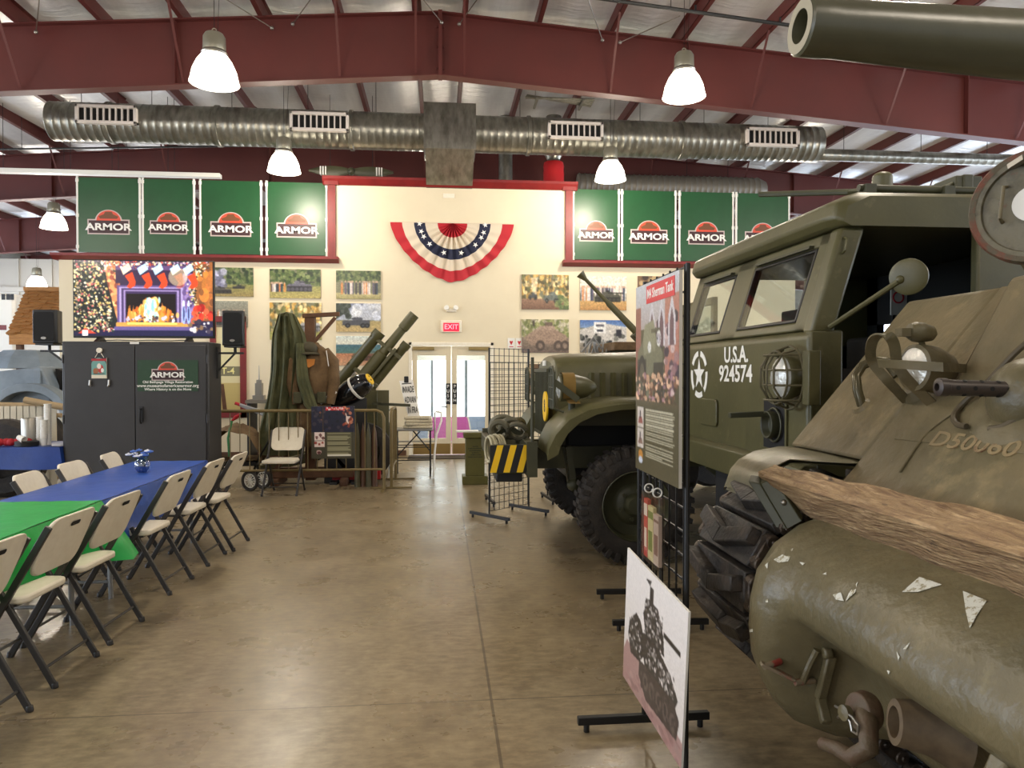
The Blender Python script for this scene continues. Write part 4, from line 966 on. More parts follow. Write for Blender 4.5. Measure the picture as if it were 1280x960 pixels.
# ================================================================== WALL PHOTOGRAPHS
GREENS = [(60, 84, 40), (84, 104, 50), (40, 60, 32), (110, 124, 70)]; AUT = [(200, 150, 60), (226, 180, 90), (120, 120, 60), (90, 80, 40), (236, 208, 140)]
def forest(cv, y1, cols=GREENS): cv.blobs(260, 0, 0, 1, y1, .035, cols, 1.3)
def crowd(cv, x0, x1, y, h, n): 
    for i in range(n): x = cv.r.uniform(x0, x1); c = [(50, 48, 60), (200, 180, 170), (220, 130, 60), (90, 80, 110), (230, 220, 210), (40, 60, 80)][cv.r.randint(6)]; cv.rect(x-.018, y-h, x+.018, y, c); cv.ell(x, y-h-.03, .016, .035, (200, 160, 130))
def pic_cv(kind, seed):
    cv = Cv(96, 64, (120, 120, 90), seed)
    if kind == 'smoke':
        forest(cv, .6); cv.grad(.6, 1, (140, 140, 70), (150, 128, 70)); cv.blobs(60, 0, .1, .4, .65, .06, [(150, 150, 190), (190, 190, 216), (110, 110, 140)], 1, .8); cv.tank(.3, .8, .5, .25, (70, 66, 60)); cv.tank(.7, .68, .25, .14, (60, 60, 56))
    elif kind == 'tank1':
        forest(cv, .6); cv.grad(.6, 1, (150, 150, 80), (176, 158, 84)); crowd(cv, .02, .3, .8, .28, 16); cv.tank(.58, .6, .5, .42, (96, 94, 110))
    elif kind == 'autumn':
        forest(cv, 1, AUT); cv.grad(.8, 1, (150, 150, 70), (170, 160, 80)); cv.tank(.78, .62, .4, .4, (170, 168, 170))
    elif kind == 'crowd':
        cv.grad(0, .3, (120, 136, 90), (150, 156, 120)); forest(cv, .35); cv.grad(.8, 1, (190, 176, 120), (150, 140, 80)); crowd(cv, .05, .95, .85, .42, 26)
    elif kind == 'halftrack':
        cv.grad(0, .6, (110, 120, 150), (170, 176, 190)); cv.blobs(40, .3, .05, 1, .5, .09, [(214, 216, 220), (180, 186, 200)], 1, .7); cv.blobs(30, 0, 0, .3, .5, .07, [(50, 60, 50), (70, 80, 70)]); cv.grad(.62, 1, (170, 150, 90), (190, 160, 100)); cv.truck(.45, .7, .62, .4, (70, 72, 80))
    elif kind == 'tankbeach':
        cv.grad(0, .3, (200, 210, 200), (214, 210, 190)); cv.grad(.3, .6, (60, 104, 120), (80, 120, 110)); cv.grad(.6, 1, (190, 120, 80), (200, 150, 110)); cv.tank(.6, .68, .5, .4, (120, 80, 60))
    elif kind == 'group':
        cv.grad(0, 1, (150, 150, 130), (110, 100, 80)); crowd(cv, .05, .95, .9, .5, 20); cv.tank(.5, .8, .5, .3, (70, 74, 66))
    elif kind == 'woods':
        forest(cv, .75, AUT); 
        for i in range(14): x = cv.r.uniform(0, 1); cv.rect(x, 0, x+.012, .7, (70, 60, 40), .7)
        cv.grad(.7, 1, (150, 110, 84), (120, 84, 60)); cv.poly([(.2, .1), (.35, .1), (.32, .6), (.25, .6)], (236, 220, 190), .6); cv.truck(.24, .64, .18, .22, (70, 74, 76)); cv.truck(.64, .68, .34, .34, (96, 104, 96)); cv.blobs(20, .75, .6, 1, .95, .05, [(90, 110, 60), (130, 140, 80)])
    elif kind == 'tractor':
        cv.grad(0, .5, (214, 210, 190), (232, 226, 206)); crowd(cv, .02, .98, .75, .4, 34); cv.grad(.74, 1, (206, 160, 90), (180, 130, 70)); cv.tank(.6, .62, .55, .34, (76, 74, 60))
    elif kind == 'm8':
        cv.grad(0, .4, (206, 196, 170), (190, 180, 140)); forest(cv, .5, [(150, 150, 90), (120, 130, 70), (190, 180, 150)]); cv.grad(.55, 1, (140, 120, 100), (110, 92, 80))
        c = (158, 130, 108); cv.poly([(.05, .55), (.3, .3), (.75, .33), (.96, .5), (.95, .72), (.2, .78)], c); cv.poly([(.3, .33), (.4, .2), (.7, .2), (.72, .33)], (170, 142, 120)); cv.rect(.24, .04, .28, .22, (80, 70, 60)); cv.rect(.5, .1, .66, .2, (110, 90, 76))
        for x in (.4, .78, .92): cv.ell(x, .8, .1, .16, (84, 70, 60)); cv.ell(x, .8, .05, .08, (140, 118, 100))
    elif kind == 'base':
        cv.grad(0, .25, (60, 100, 170), (120, 150, 190)); cv.poly([(0, .3), (.5, .1), (1, .22), (1, .7), (0, .7)], (196, 190, 180)); cv.rect(.3, .06, .56, .4, (230, 228, 222)); cv.rect(.34, .14, .52, .2, (90, 90, 100)); cv.rect(.36, .3, .5, .36, (40, 44, 56)); cv.grad(.7, 1, (150, 140, 120), (130, 118, 100)); cv.blobs(30, .02, .45, .95, .8, .045, [(60, 62, 56), (40, 42, 40), (110, 110, 100)]); cv.rect(.78, .3, .9, .5, (40, 40, 50))
    elif kind == 'dark':
        cv.grad(0, .3, (150, 140, 130), (120, 110, 100)); cv.grad(.3, 1, (90, 80, 70), (120, 90, 60)); cv.truck(.5, .6, .7, .5, (66, 64, 50)); cv.blobs(20, 0, 0, 1, .4, .05, [(180, 160, 120), (90, 84, 60)])
    elif kind == 'car':
        cv.grad(0, .5, (206, 190, 190), (180, 170, 176)); cv.truck(.5, .62, .6, .3, (40, 40, 56)); cv.grad(.8, 1, (110, 90, 120), (90, 80, 100))
    elif kind == 'city':
        cv.grad(0, 1, (226, 218, 196), (206, 196, 170)); cv.rect(0, .8, 1, 1, (120, 116, 100)); cv.poly([(.48, .8), (.5, .1), (.56, .8)], (80, 80, 84))
    elif kind == 'brown':
        cv.grad(0, 1, (120, 90, 60), (84, 60, 40)); cv.blobs(60, 0, 0, 1, 1, .06, [(150, 110, 70), (60, 46, 36), (180, 150, 100)])
    cv.noise(.28); cv.a = cv.a*.85+cv.a.mean(axis=2, keepdims=True)*.15; cv.blur(2, .3); return cv
PHO = [(256, 317, 334, 371, 'smoke', 'photograph of smoke over tanks in a field, beside the television top'), (258, 310, 376, 409, 'group', 'photograph of people and a vehicle, half hidden behind the right loudspeaker'),
       (337, 401, 336, 373, 'tank1', 'photograph of a tank with a crowd before dark trees, above the green drape'), (337, 402, 378, 425, 'autumn', 'photograph of a tank before autumn trees, partly behind the green drape'),
       (372, 402, 431, 470, 'car', 'pale photograph of a dark car, right of the hanging uniform'), (420, 476, 338, 374, 'crowd', 'photograph of soldiers standing, top of the middle column'),
       (420, 476, 379, 415, 'halftrack', 'photograph of a half-track in white smoke, second of the middle column'), (420, 476, 420, 457, 'tankbeach', 'photograph of a tank on orange sand, above the howitzer breech'),
       (424, 470, 463, 496, 'dark', 'photograph mostly hidden behind the howitzer and the black bomb'), (652, 711, 343, 387, 'woods', 'photograph of two vehicles on a woodland road, right of the bunting'),
       (725, 783, 345, 388, 'tractor', 'photograph of a tracked vehicle and crowd, crossed by the gun barrel'), (652, 711, 399, 441, 'm8', 'photograph of a muddy wheeled armoured car, above the truck radiator'),
       (725, 783, 400, 441, 'base', 'photograph of a grey building with blue sky, above the truck hood'), (797, 850, 345, 388, 'brown', 'photograph whose edge shows left of the tall tank poster'),
       (661, 690, 455, 491, 'brown', 'brown photograph low on the wall between the wire grid and truck')]
for i, (u0, u1, v0, v1, k, lb) in enumerate(PHO):
    a = at(u0, v0, Y=YW-.03); c = at(u1, v1, Y=YW-.03); z1 = a.z; z0 = c.z
    o = picture('wall_photograph', c.x-a.x, z1-z0, pic_cv(k, i+20), face(((a.x+c.x)/2, YW-.018, (z0+z1)/2)), th=.03)
    props(o, lb, 'photograph', 'printed photographs on the wall')
# small skyline board and red framed display
a = at(388, 483, Y=YW-.2); p = at(405, 500, Y=YW-.03)
a = at(262, 395, Y=YW-.04); c = at(308, 522, Y=YW-.04)
t = thing('red_framed_display', 'red framed display board on the wall right of the cabinet', 'display board', ((a.x+c.x)/2, YW-.03, c.z))
f = .11
b = MB(); b.box(a.x, c.x, YW-.05, YW, a.z-f, a.z).box(a.x, c.x, YW-.05, YW, c.z, c.z+f).box(a.x, a.x+f, YW-.05, YW, c.z, a.z).box(c.x-f, c.x, YW-.05, YW, c.z, a.z); b.build('frame', 'red_trim', t, bevel=.005)
b = MB(); b.box(a.x+f, c.x-f, YW-.02, YW, c.z+f, a.z-f); b.m = 1; zz = at(290, 464, Y=YW).z; b.box(a.x+f, c.x-f, YW-.024, YW-.02, zz-.09, zz+.09); b.m = 2; b.text('AT-4', .17, face((c.x-f-.28, YW-.026, zz)), .001)
b.m = 3; b.box(c.x-f-.42, c.x-f, YW-.024, YW-.02, c.z+f, zz-.22); b.m = 4; b.prism([(c.x-f-.36, zz-.24), (c.x-f-.3, zz-.24), (c.x-f-.24, c.z+f), (c.x-f-.32, c.z+f)], 'y', YW-.028, YW-.024)
b.build('panel', [mat('pale_panel', (216, 206, 160), .6), mat('grey_band', (120, 116, 90), .6), mat('pale_yellow', (236, 226, 150), .5), mat('straw_panel', (190, 172, 110), .7), 'brown_wood'], t, smooth=0)

# ================================================================== BARRIER, UNIFORM STAND, HOWITZER
gold = mat('barrier_paint', (120, 104, 66), .45, .2, n=(10, (150, 134, 96), .55, .8))
def barrier(p0, p1, label, zt=1.08, zb=.28, nb=14, m=gold, r=.021):
    p0 = Vector((p0[0], p0[1], 0)); p1 = Vector((p1[0], p1[1], 0)); d = (p1-p0); L = d.length; u = d/L; nrm = Vector((-u.y, u.x, 0))
    t = thing('crowd_barrier', label, 'barrier', (p0+p1)/2, group='crowd barriers round the gun')
    up = Vector((0, 0, 1)); b = MB(); c = .1
    b.tube([p0+up*.02, p0+up*(zt-c), p0+u*c*.3+up*(zt-c*.3), p0+u*c+up*zt, p1-u*c+up*zt, p1-u*c*.3+up*(zt-c*.3), p1+up*(zt-c), p1+up*.02], r, 8); b.build('outer_frame', m, t)
    b = MB(); b.tube([p0+up*zb, p1+up*zb], r*.8, 8); b.build('lower_rail', m, t)
    for k in range(1, nb): q = p0+d*k/nb; b = MB(); b.tube([q+up*zb, q+up*zt], .007, 6); b.build('bar', m, t)
    for q in (p0, p1): b = MB(); b.bar(q+nrm*.28+up*.015, q-nrm*.28+up*.015, .04, .02); b.build('foot', m, t)
    return t
BY = 10.15; bx0 = -3.05; bx1 = at(480, 560, Y=BY).x
barrier((bx0, BY+.02), (bx1, BY), 'long brass coloured crowd barrier in front of the uniform stand and howitzer', nb=18)
barrier((bx1+.09, BY+.1), (bx1+.1, BY+.95), 'short crowd barrier running back beside the small table', nb=6)
# poster hung on barrier
a = at(389, 508, Y=BY-.06); c = at(443, 573, Y=BY-.06)
cv = Cv(80, 96, (66, 62, 44), 5); cv.rect(0, 0, 1, .5, (30, 30, 50)); cv.blobs(50, 0, 0, 1, .5, .04, [(40, 40, 66), (24, 24, 36), (60, 50, 60)]); cv.rect(.26, .02, .29, .5, (70, 54, 40)); cv.blobs(8, .2, .03, .3, .5, .02, [(130, 84, 60), (60, 40, 30)])
cv.blobs(20, .72, .02, .95, .4, .035, [(150, 66, 44), (190, 120, 90), (120, 50, 36)]); cv.poly([(.8, .12), (.84, .2), (.92, .2), (.86, .26), (.88, .36), (.82, .3)], (230, 210, 200))
cv.rect(.34, .02, .78, .085, (214, 40, 44)); cv.rect(.07, .5, .31, .66, (232, 214, 206)); cv.blobs(5, .1, .53, .28, .64, .03, [(120, 80, 74)]); cv.rect(.07, .67, .31, .78, (226, 206, 196)); cv.blobs(5, .1, .69, .28, .76, .03, [(150, 70, 60)]); cv.ell(.18, .88, .06, .04, (200, 170, 160)); cv.ell(.18, .89, .045, .025, (90, 40, 40))
cv.blobs(26, .37, .035, .75, .07, .012, [(240, 220, 214), (230, 180, 176)], 1.6); cv.rect(.36, .5, .94, .96, (92, 88, 62))
for k in range(22): y = .52+k*.019; cv.rect(.38, y, .38+.54*cv.r.uniform(.85, 1), y+.007, (170, 166, 130))
cv.rect(.38, .93, .92, .955, (220, 216, 200))
t = thing('barrier_poster', 'dark information poster with a red heading hung on the long barrier', 'poster', ((a.x+c.x)/2, BY-.03, c.z))
picture('poster', c.x-a.x, a.z-c.z, cv, face(((a.x+c.x)/2, BY-.045, (a.z+c.z)/2)), t, ('picm', 'edge'), .012, 'board')
# stand with post, uniform, drape
SX, SY = -1.86, 10.85
t = thing('wooden_stand', 'heavy brown wooden post stand with braced feet carrying the uniform and drape', 'stand', (SX, SY, 0))
MB().box(SX-.07, SX+.07, SY-.07, SY+.07, .05, 2.42).build('post', 'brown_wood', t, bevel=.008)
for (x0_, y0_, x1_, y1_) in ((SX-.55, SY-.12, SX+.62, SY-.12), (SX-.55, SY+.12, SX+.62, SY+.12)): b = MB(); b.bar((x0_, y0_, .16), (x1_, y1_, .16), .09, .12); b.build('beam', 'brown_wood', t, bevel=.008)
for x in (SX-.45, SX+.5): b = MB(); b.bar((x, SY-.35, .05), (x, SY+.35, .05), .1, .1); b.build('foot', 'brown_wood', t, bevel=.008)
for s in (-1, 1): b = MB(); b.bar((SX+s*.5, SY, .2), (SX+s*.05, SY, .75), .06, .06); b.build('brace', 'brown_wood', t, bevel=.006)
b = MB(); b.bar((SX-.1, SY-.05, 2.4), (SX+.42, SY-.05, 2.43), .06, .06); b.bar((SX+.36, SY-.05, 2.38), (SX+.02, SY-.05, 1.98), .05, .05); b.build('arm', 'brown_wood', t, bevel=.006)
# uniform on the post
t = thing('hanging_uniform', 'khaki military uniform with belt and pouches hanging on the wooden stand', 'uniform', (SX+.02, SY-.2, .6))
def bag(b, cx, cy, zs, ws, ds, seg=24, wob=.03, seed=1, fold=9):
    rn = random.Random(seed); ph = rn.uniform(0, 6); rows = []
    N = len(zs)*3
    for i in range(N+1):
        f = i/N*(len(zs)-1); k = min(int(f), len(zs)-2); g = f-k; g = g*g*(3-2*g)
        z = zs[k]+(zs[k+1]-zs[k])*(f-k); w_ = ws[k]+(ws[k+1]-ws[k])*g; d_ = ds[k]+(ds[k+1]-ds[k])*g
        cxx = cx(z) if callable(cx) else cx
        rows.append([(cxx+(w_+wob*math.sin(fold*t_+ph+z*2)*.5)*math.cos(t_), cy+(d_+wob*math.sin(fold*t_+ph+z*3)*.6)*math.sin(t_), z) for t_ in [2*PI*j/seg for j in range(seg)]])
    b.skin(rows, True); return b
b = MB(); bag(b, SX+.06, SY-.14, [2.02, 1.9, 1.75, 1.5, 1.32, 1.2, 1.05], [.06, .19, .26, .27, .22, .24, .25], [.05, .09, .12, .13, .11, .12, .13], 36, .03, 3, 7); b.build('jacket', 'khaki', t)
for s, x in ((-1, SX-.2), (1, SX+.34)):
    b = MB(); b.tube([(SX+.06+s*.16, SY-.14, 1.9), (x, SY-.16, 1.75), (x+s*.02, SY-.2, 1.45), (x-s*.04, SY-.22, 1.15)], [.07, .085, .08, .065], 14); b.build('sleeve', 'khaki', t)
for s in (-1, 1):
    b = MB(); bag(b, SX+.07+s*.11, SY-.14, [1.1, .95, .75, .55], [.13, .15, .13, .11], [.11, .12, .11, .09], 24, .03, 6+s, 6); b.build('trouser_leg', 'khaki', t)
b = MB(); bag(b, SX+.06, SY-.14, [1.3, 1.22], [.27, .27], [.15, .15], 28, .0); b.build('belt', mat('web_belt', (60, 56, 38), .8), t)
for x in (SX-.12, SX+.02, SX+.2): MB().box(x-.06, x+.06, SY-.33, SY-.25, 1.16, 1.32).build('pouch', 'canvas', t, bevel=.015)
b = MB(); b.prism([(SX+.03-.085, 1.78), (SX+.03+.085, 1.78), (SX+.03+.07, 1.7), (SX+.03, 1.66), (SX+.03-.07, 1.7)], 'y', SY-.31, SY-.29); b.build('shoulder_patch', mat('patch_orange', (196, 124, 50), .7), t)
b = MB(); b.bar((SX+.27, SY-.31, 1.9), (SX+.3, SY-.3, 1.68), .02, .008); b.build('white_strap', 'cream_t', t)
b = MB(); b.sphere((SX+.02, SY-.22, 1.93), .13, 20, 12, (.9, .9, .75)); b.lathe([(.11, -.02), (.15, -.05), (.14, -.06)], (SX+.02, SY-.22, 1.9), (0, 0, 1), 20); b.build('field_cap', mat('dark_khaki', (70, 64, 44), .8), t)
# drape
t = thing('green_drape', 'long green camouflage drape hanging over the left of the wooden stand', 'drape', (SX-.35, SY, .3))
b = MB(); rows = []
for i in range(26):
    f = i/25; z = 2.43-f*2.0; hw = .16+.12*min(1, f*2)+.03*math.sin(f*9); cx_ = SX-.3-.05*f+.04*math.sin(f*5)
    if f < .12: hw *= .75+f*2
    row = []
    for j in range(61):
        q = j/60; ang = 2*PI*q; pl = 1+.42*math.sin(q*2*PI*11+1.6*math.sin(f*4))+.15*math.sin(q*2*PI*23+f*6)
        row.append((cx_+hw*math.cos(ang)*(1+.06*math.sin(7*ang)), SY-.12+(.13*pl)*math.sin(ang), z-.05*abs(math.cos(ang*2))*(1-f)))
    rows.append(row)
b.skin(rows); b.skin([rows[0], [(SX-.3, SY-.12, 2.45)]*61]); b.build('cloth_fall', 'net', t, smooth=60)
for k in range(3):
    b = MB(); pts = [(SX-.12+.03*k, SY-.3, 2.0), (SX-.1+.05*k, SY-.33, 1.5), (SX+.0+.06*k, SY-.34, 1.15-.02*k), (SX+.16+.05*k, SY-.33, .95), (SX+.24+.03*k, SY-.3, .8)]
    b.tube(pts, [.03, .035, .035, .03, .02], 8); b.build('rope_strand', 'net', t)
# canvas bundle on hand cart
CX, CY = -2.85, 10.75
t = thing('hand_cart', 'small dark hand cart with white spoked wheels loaded with a canvas bundle', 'cart', (CX, CY, 0))
MB().box(CX-.3, CX+.3, CY-.25, CY+.25, .3, .36).build('bed', 'black', t)
for s in (-1, 1):
    b = MB(); x = CX+.36; y = CY-.35+s*.1-.1; b.ring((x+s*.06, y, .14), .12, .022, (.5, 1, 0), 24, 8); w_ = b.build('wheel', 'rubber', t)
    b = MB(); b.ring((x+s*.06, y, .14), .09, .008, (.5, 1, 0), 20, 6)
    for k in range(6): a_ = PI*k/6; d = Vector((1, -.5, 0)).normalized()*math.cos(a_)*.09+Vector((0, 0, math.sin(a_)*.09)); b.tube([Vector((x+s*.06, y, .14))-d, Vector((x+s*.06, y, .14))+d], .006, 5)
    b.build('spokes', 'white', w_)
MB().bar((CX+.3, CY-.45, .14), (CX+.25, CY, .32), .03, .03).build('axle_arm', 'black', t)
for s in (-1, 1): MB().box(CX+s*.25-.02, CX+s*.25+.02, CY+.1, CY+.14, 0, .3).build('leg', 'black', t)
b = MB(); b.tube([(CX+.3, CY-.2, .34), (CX+.52, CY-.3, .7), (CX+.52, CY-.1, .7), (CX+.3, CY+.1, .34)], .015, 8); b.build('handle', 'black', t)
b = MB(); rows = []; rn = random.Random(6)
for i in range(15):
    a_ = PI*i/14; rows.append([(CX-.02-.38*math.cos(a_)+.02*math.sin(j*3+i), CY-.3+.6*j/9, .372+(.5*math.sin(a_)**.8+.03*math.sin(j*2.2+i*1.4))*(1-.35*abs(j/9-.5))) for j in range(10)])
b.skin(rows); b.skin([rows[0], rows[-1]]); props(b.build('canvas_bundle', 'khaki', smooth=60), 'lumpy brown canvas bundle on the hand cart beside the cabinet', 'canvas bundle')
b = MB(); b.tube([(CX-.02, CY-.36, .45), (CX-.03, CY-.38, .7), (CX, CY-.3, .93)], .016, 6); b.m = 1; b.tube([(CX, CY-.3, .93), (CX+.05, CY-.28, .98), (CX+.12, CY-.3, 1.03)], [.012, .03, .008], 8)
props(b.build('strap', [mat('green_strap', (40, 120, 60), .6), 'redc']), 'green strap with a red end tied over the canvas bundle', 'strap')
b = MB()
for k in range(2): b.tube([at(298+k*3, 505+k*2, Y=11.5), at(352, 522+k*6, Y=11.2)], .02, 8)
b.m = 1; b.tube([at(294, 504, Y=11.5), at(300, 506, Y=11.49)], .024, 8)
props(b.build('stretcher_poles', ['grey_leg', 'redc']), 'pale poles with a red tip lying behind the barrier beside the drape', 'poles')
# dark counter behind with tower model
t = thing('low_dark_shelf', 'low dark shelf against the wall behind the barrier', 'shelf', (-2.7, 13.9, 0)); xx0 = at(310, 500, Y=13.8).x; xx1 = at(402, 500, Y=13.8).x; zt_ = at(330, 500, Y=13.6).z
MB().box(xx0, xx1, 13.6, 14.2, zt_-.06, zt_).build('shelf_top', mat('grey_top', (110, 104, 92), .5), t); 
for x in (xx0+.05, xx1-.05): MB().box(x-.03, x+.03, 13.65, 14.15, 0, zt_-.06).build('side_panel', 'black', t)
p = at(324, 499, Y=13.8); t = thing('tower_model', 'small grey pointed skyscraper model on the low shelf', 'model', (p.x, 13.8, zt_))
MB().box(p.x-.1, p.x+.1, 13.72, 13.88, zt_, zt_+.08).box(p.x-.06, p.x+.06, 13.74, 13.86, zt_+.08, zt_+.3).box(p.x-.04, p.x+.04, 13.76, 13.84, zt_+.3, zt_+.36).build('tower', 'steel', t, smooth=0); MB().cyl((p.x, 13.8, zt_+.36), (p.x, 13.8, zt_+.62), .012, .004, 6).build('spire', 'steel', t)
p = at(404, 497, Y=13.8); b = MB(); b.box(p.x-.14, p.x+.12, YW-.03, YW-.005, p.z-.05, at(400, 482, Y=YW).z); props(b.build('small_wall_board', mat('city_board', (206, 196, 166), .6, n=(9, (150, 142, 120), .6, .8)), smooth=0), 'small pale board low on the wall right of the uniform', 'board')

# howitzer
HY = 11.75; m0 = at(518, 393, Y=HY); m1 = at(428, 503, Y=HY); ax = (m0-m1).normalized(); L = (m0-m1).length; up = Vector((-ax.z, 0, ax.x))
t = thing('howitzer', 'olive field howitzer with raised barrel behind the long barrier', 'howitzer', (m1.x+.3, HY, 0))
def along(k, o=0, y=0): return m1+ax*(L*k)+up*o+Vector((0, y, 0))
b = MB(); b.lathe([(0, 0), (.1, 0), (.1, L*.55), (.078, L*.56), (.07, L*.83), (.082, L*.835), (.085, L*.86), (.085, L), (.055, L), (.05, L-.1), (0, L-.1)], m1, ax, 24); b.build('barrel', 'olive', t)
b = MB(); b.lathe([(0, 0), (.085, 0), (.085, L*.72), (.1, L*.73), (.1, L*.79), (0, L*.79)], along(-.1, .24), ax, 20); b.build('recuperator', 'olive', t)
b = MB(); b.lathe([(0, 0), (.07, 0), (.07, L*.62), (.08, L*.63), (.08, L*.68), (0, L*.68)], along(.08, -.2), ax, 20); b.build('recoil_cylinder', 'olive', t)
b = MB(); 
for k in (.3, .62): b.bar(along(k, -.27), along(k, .32), .14, .06, ax)
b.bar(along(.1, -.12), along(.66, -.12), .22, .05, up); b.build('cradle', 'olive', t, bevel=.008)
WX = at(460, 555, Y=HY).x
for s in (-1, 1):
    y = HY+s*.75; b = MB(); b.lathe([(.25, -.09), (.36, -.1), (.43, -.07), (.43, .07), (.36, .1), (.25, .09)], (WX, y, .43), (0, 1, 0), 36)
    w_ = b.build('wheel', 'rubber', t); b = MB(); b.lathe([(0, -.06), (.1, -.07), (.12, -.02), (.23, -.04), (.26, -.1)], (WX, y, .43), (0, s, 0), 30); b.build('wheel_disc', 'olive', w_)
MB().cyl((WX, HY-.75, .5), (WX, HY+.75, .5), .06, seg=12).build('axle', 'olive', t)
b = MB(); b.prism([(WX-.25, .45), (WX+.3, .45), (WX+.2, 1.3), (WX-.2, 1.35)], 'y', HY-.2, HY-.14); b.prism([(WX-.25, .45), (WX+.3, .45), (WX+.2, 1.3), (WX-.2, 1.35)], 'y', HY+.14, HY+.2); b.build('carriage_cheeks', 'olive', t, bevel=.01)
b = MB(); b.bar((WX-.1, HY-.2, .5), (WX-1.6, HY-.35, .12), .12, .14); b.bar((WX-.1, HY+.2, .5), (WX-1.6, HY+.35, .12), .12, .14); b.build('trail', 'olive', t, bevel=.01)
q = at(481, 500, Y=HY); MB().box(q.x-.09, q.x+.09, HY-.36, HY-.32, .6, at(481, 487, Y=HY).z).build('shield_flap', 'olive', t, bevel=.006)
q = at(497, 508, Y=HY-.2); b = MB(); b.bar((WX+.1, HY-.3, q.z+.05), (q.x+.2, HY-.3, q.z+.02), .12, .04); b.build('shield_bracket', 'olive_dark', t)
a = at(416, 591, Y=HY-.9); c = at(476, 587, Y=HY-.9); b = MB(); b.box(a.x, c.x, HY-.95, HY-.85, .05, .17); props(b.build('red_jack_beam', mat('red_beam', (176, 30, 30), .5)), 'low red steel beam on the floor under the howitzer', 'beam')
# black bomb on its cradle
p0 = at(462, 474, Y=10.75); p1 = at(405, 512, Y=10.95); d = (p0-p1).normalized(); Lb = (p0-p1).length
t = thing('practice_bomb', 'glossy black practice bomb with a yellow nose and white band, below the howitzer barrels', 'bomb', (p0.lerp(p1, .5).x, 10.85, .95))
gb = mat('gloss_black', (16, 17, 20), .12, coat=.5)
b = MB(); b.lathe([(0, -.1), (.05, -.1), (.1, .12), (.16, .4), (.175, Lb*.6), (.165, Lb*.85), (.12, Lb*.97), (.085, Lb)], p1, d, 28); b.build('body', gb, t)
b = MB(); b.lathe([(.09, Lb-.004), (.085, Lb+.012), (0, Lb+.018)], p1, d, 24); b.m = 1
for k in range(3): a_ = k*2.1; sd = d.cross(Vector((0, 1, 0))).normalized(); q = p1+d*(Lb+.016)+sd*.04*math.cos(a_)+Vector((0, .04*math.sin(a_), 0)); b.cyl(q, q+d*.006, .013, seg=8)
n_ = b.build('nose_cap', ['yellow', 'black'], t); n_['label'] = 'yellow nose cap'
b = MB(); b.lathe([(.172, Lb*.68), (.18, Lb*.69), (.18, Lb*.72), (.172, Lb*.73)], p1, d, 28); n_ = b.build('band', 'white', t); n_['label'] = 'white band'
b = MB(); e0 = at(400, 504, Y=10.6); e1 = at(420, 489, Y=10.6); b.bar(e0, e1, .012, .05); b.bar(e0+Vector((0, .5, -.02)), e1+Vector((0, .5, -.02)), .012, .05); b.build('tail_fin', 'white', t)
for k in (.25, .7): q = p1.lerp(p0, k); b = MB(); b.bar((q.x, 10.85, .0), (q.x, 10.85, q.z-.14), .06, .3, (1, 0, 0)); b.box(q.x-.05, q.x+.05, 10.65, 11.05, 0, .04); b.build('cradle_leg', 'black', t)
q = at(409, 484, Y=10.9); b = MB(); b.bar((q.x-.06, 10.9, q.z+.05), (q.x+.14, 10.9, q.z-.1), .05, .06); b.bar((q.x-.1, 10.9, q.z+.07), (q.x-.02, 10.9, q.z+.1), .03, .03); b.bar((q.x+.0, 10.9, q.z+.1), (q.x+.06, 10.9, q.z), .03, .03); b.bar((q.x+.14, 10.9, q.z-.1), (q.x+.2, 10.9, q.z-.34), .03, .03); b.build('fuze_clamp', 'black', t)
# shells standing behind barrier
for i in range(4):
    x = at(447+i*7, 540, Y=10.5).x; b = MB(); b.lathe([(0, 0), (.04, 0), (.04, .62), (.03, .75), (.0, .9)], (x, 10.45+.03*(i % 2), 0), (0, 0, 1), 14)
    props(b.build('artillery_shell', mat('shell_brown', (96, 68, 50), .5) if i % 2 else mat('shell_olive', (84, 80, 56), .5)), ['first tall brown-olive shell right of the barrier poster', 'second tall shell from the barrier poster, brown', 'third tall shell from the barrier poster, olive', 'fourth tall shell, nearest the barrier end'][i], 'shell', 'tall shells standing behind the barrier')

# ================================================================== SMALL FOLDING TABLE WITH NEWSPAPERS
TY = 11.35; a = at(490, 540, Y=TY); c = at(541, 540, Y=TY); zt_ = .73
t = thing('card_table', 'small pale table with white tube legs left of the doors', 'table', ((a.x+c.x)/2, TY+.2, 0))
MB().box(a.x, c.x, TY, TY+.42, zt_-.03, zt_).build('tabletop', 'grey_leg', t, bevel=.01)
for x in (a.x+.06, c.x-.04):
    for y in (TY+.04, TY+.38): MB().cyl((x, y, 0), (x, y, zt_-.03), .011, seg=8).build('leg', 'black', t)
for z in (.25, .45):
    b = MB(); b.tube([(a.x+.06, TY+.04, z), (c.x-.04, TY+.04, z), (c.x-.04, TY+.38, z), (a.x+.06, TY+.38, z)], .008, 6, closed=True); b.build('stretcher', 'black', t)
b = MB(); b.tube([(c.x-.05, TY+.05, .4), (a.x+.3, TY+.2, .7)], .01, 6); b.tube([(a.x+.06, TY+.05, .3), (c.x-.2, TY+.2, .68)], .01, 6); b.build('brace', 'black', t)
t = thing('tube_frame_chair', 'bent white tube chair frame behind the small table', 'chair frame', ((a.x+c.x)/2, TY+.4, 0))
b = MB(); x = a.x-.02; b.tube([(x-.02, TY-.25, .01), (x+.02, TY-.1, .4), (x+.03, TY-.02, .75), (x+.02, TY+.03, .98), (x-.03, TY+.1, 1.03), (x-.1, TY+.2, .98), (x-.1, TY+.3, .6), (x-.12, TY+.4, .01)], .016, 8); b.build('side_tube', 'white', t)
b = MB(); x = c.x+.03; b.tube([(x-.02, TY-.2, .01), (x, TY-.1, .4), (x+.03, TY, .65), (x+.1, TY+.06, .85), (x+.1, TY+.2, .97), (x+.02, TY+.3, .98)], .016, 8); b.build('side_tube', 'white', t)
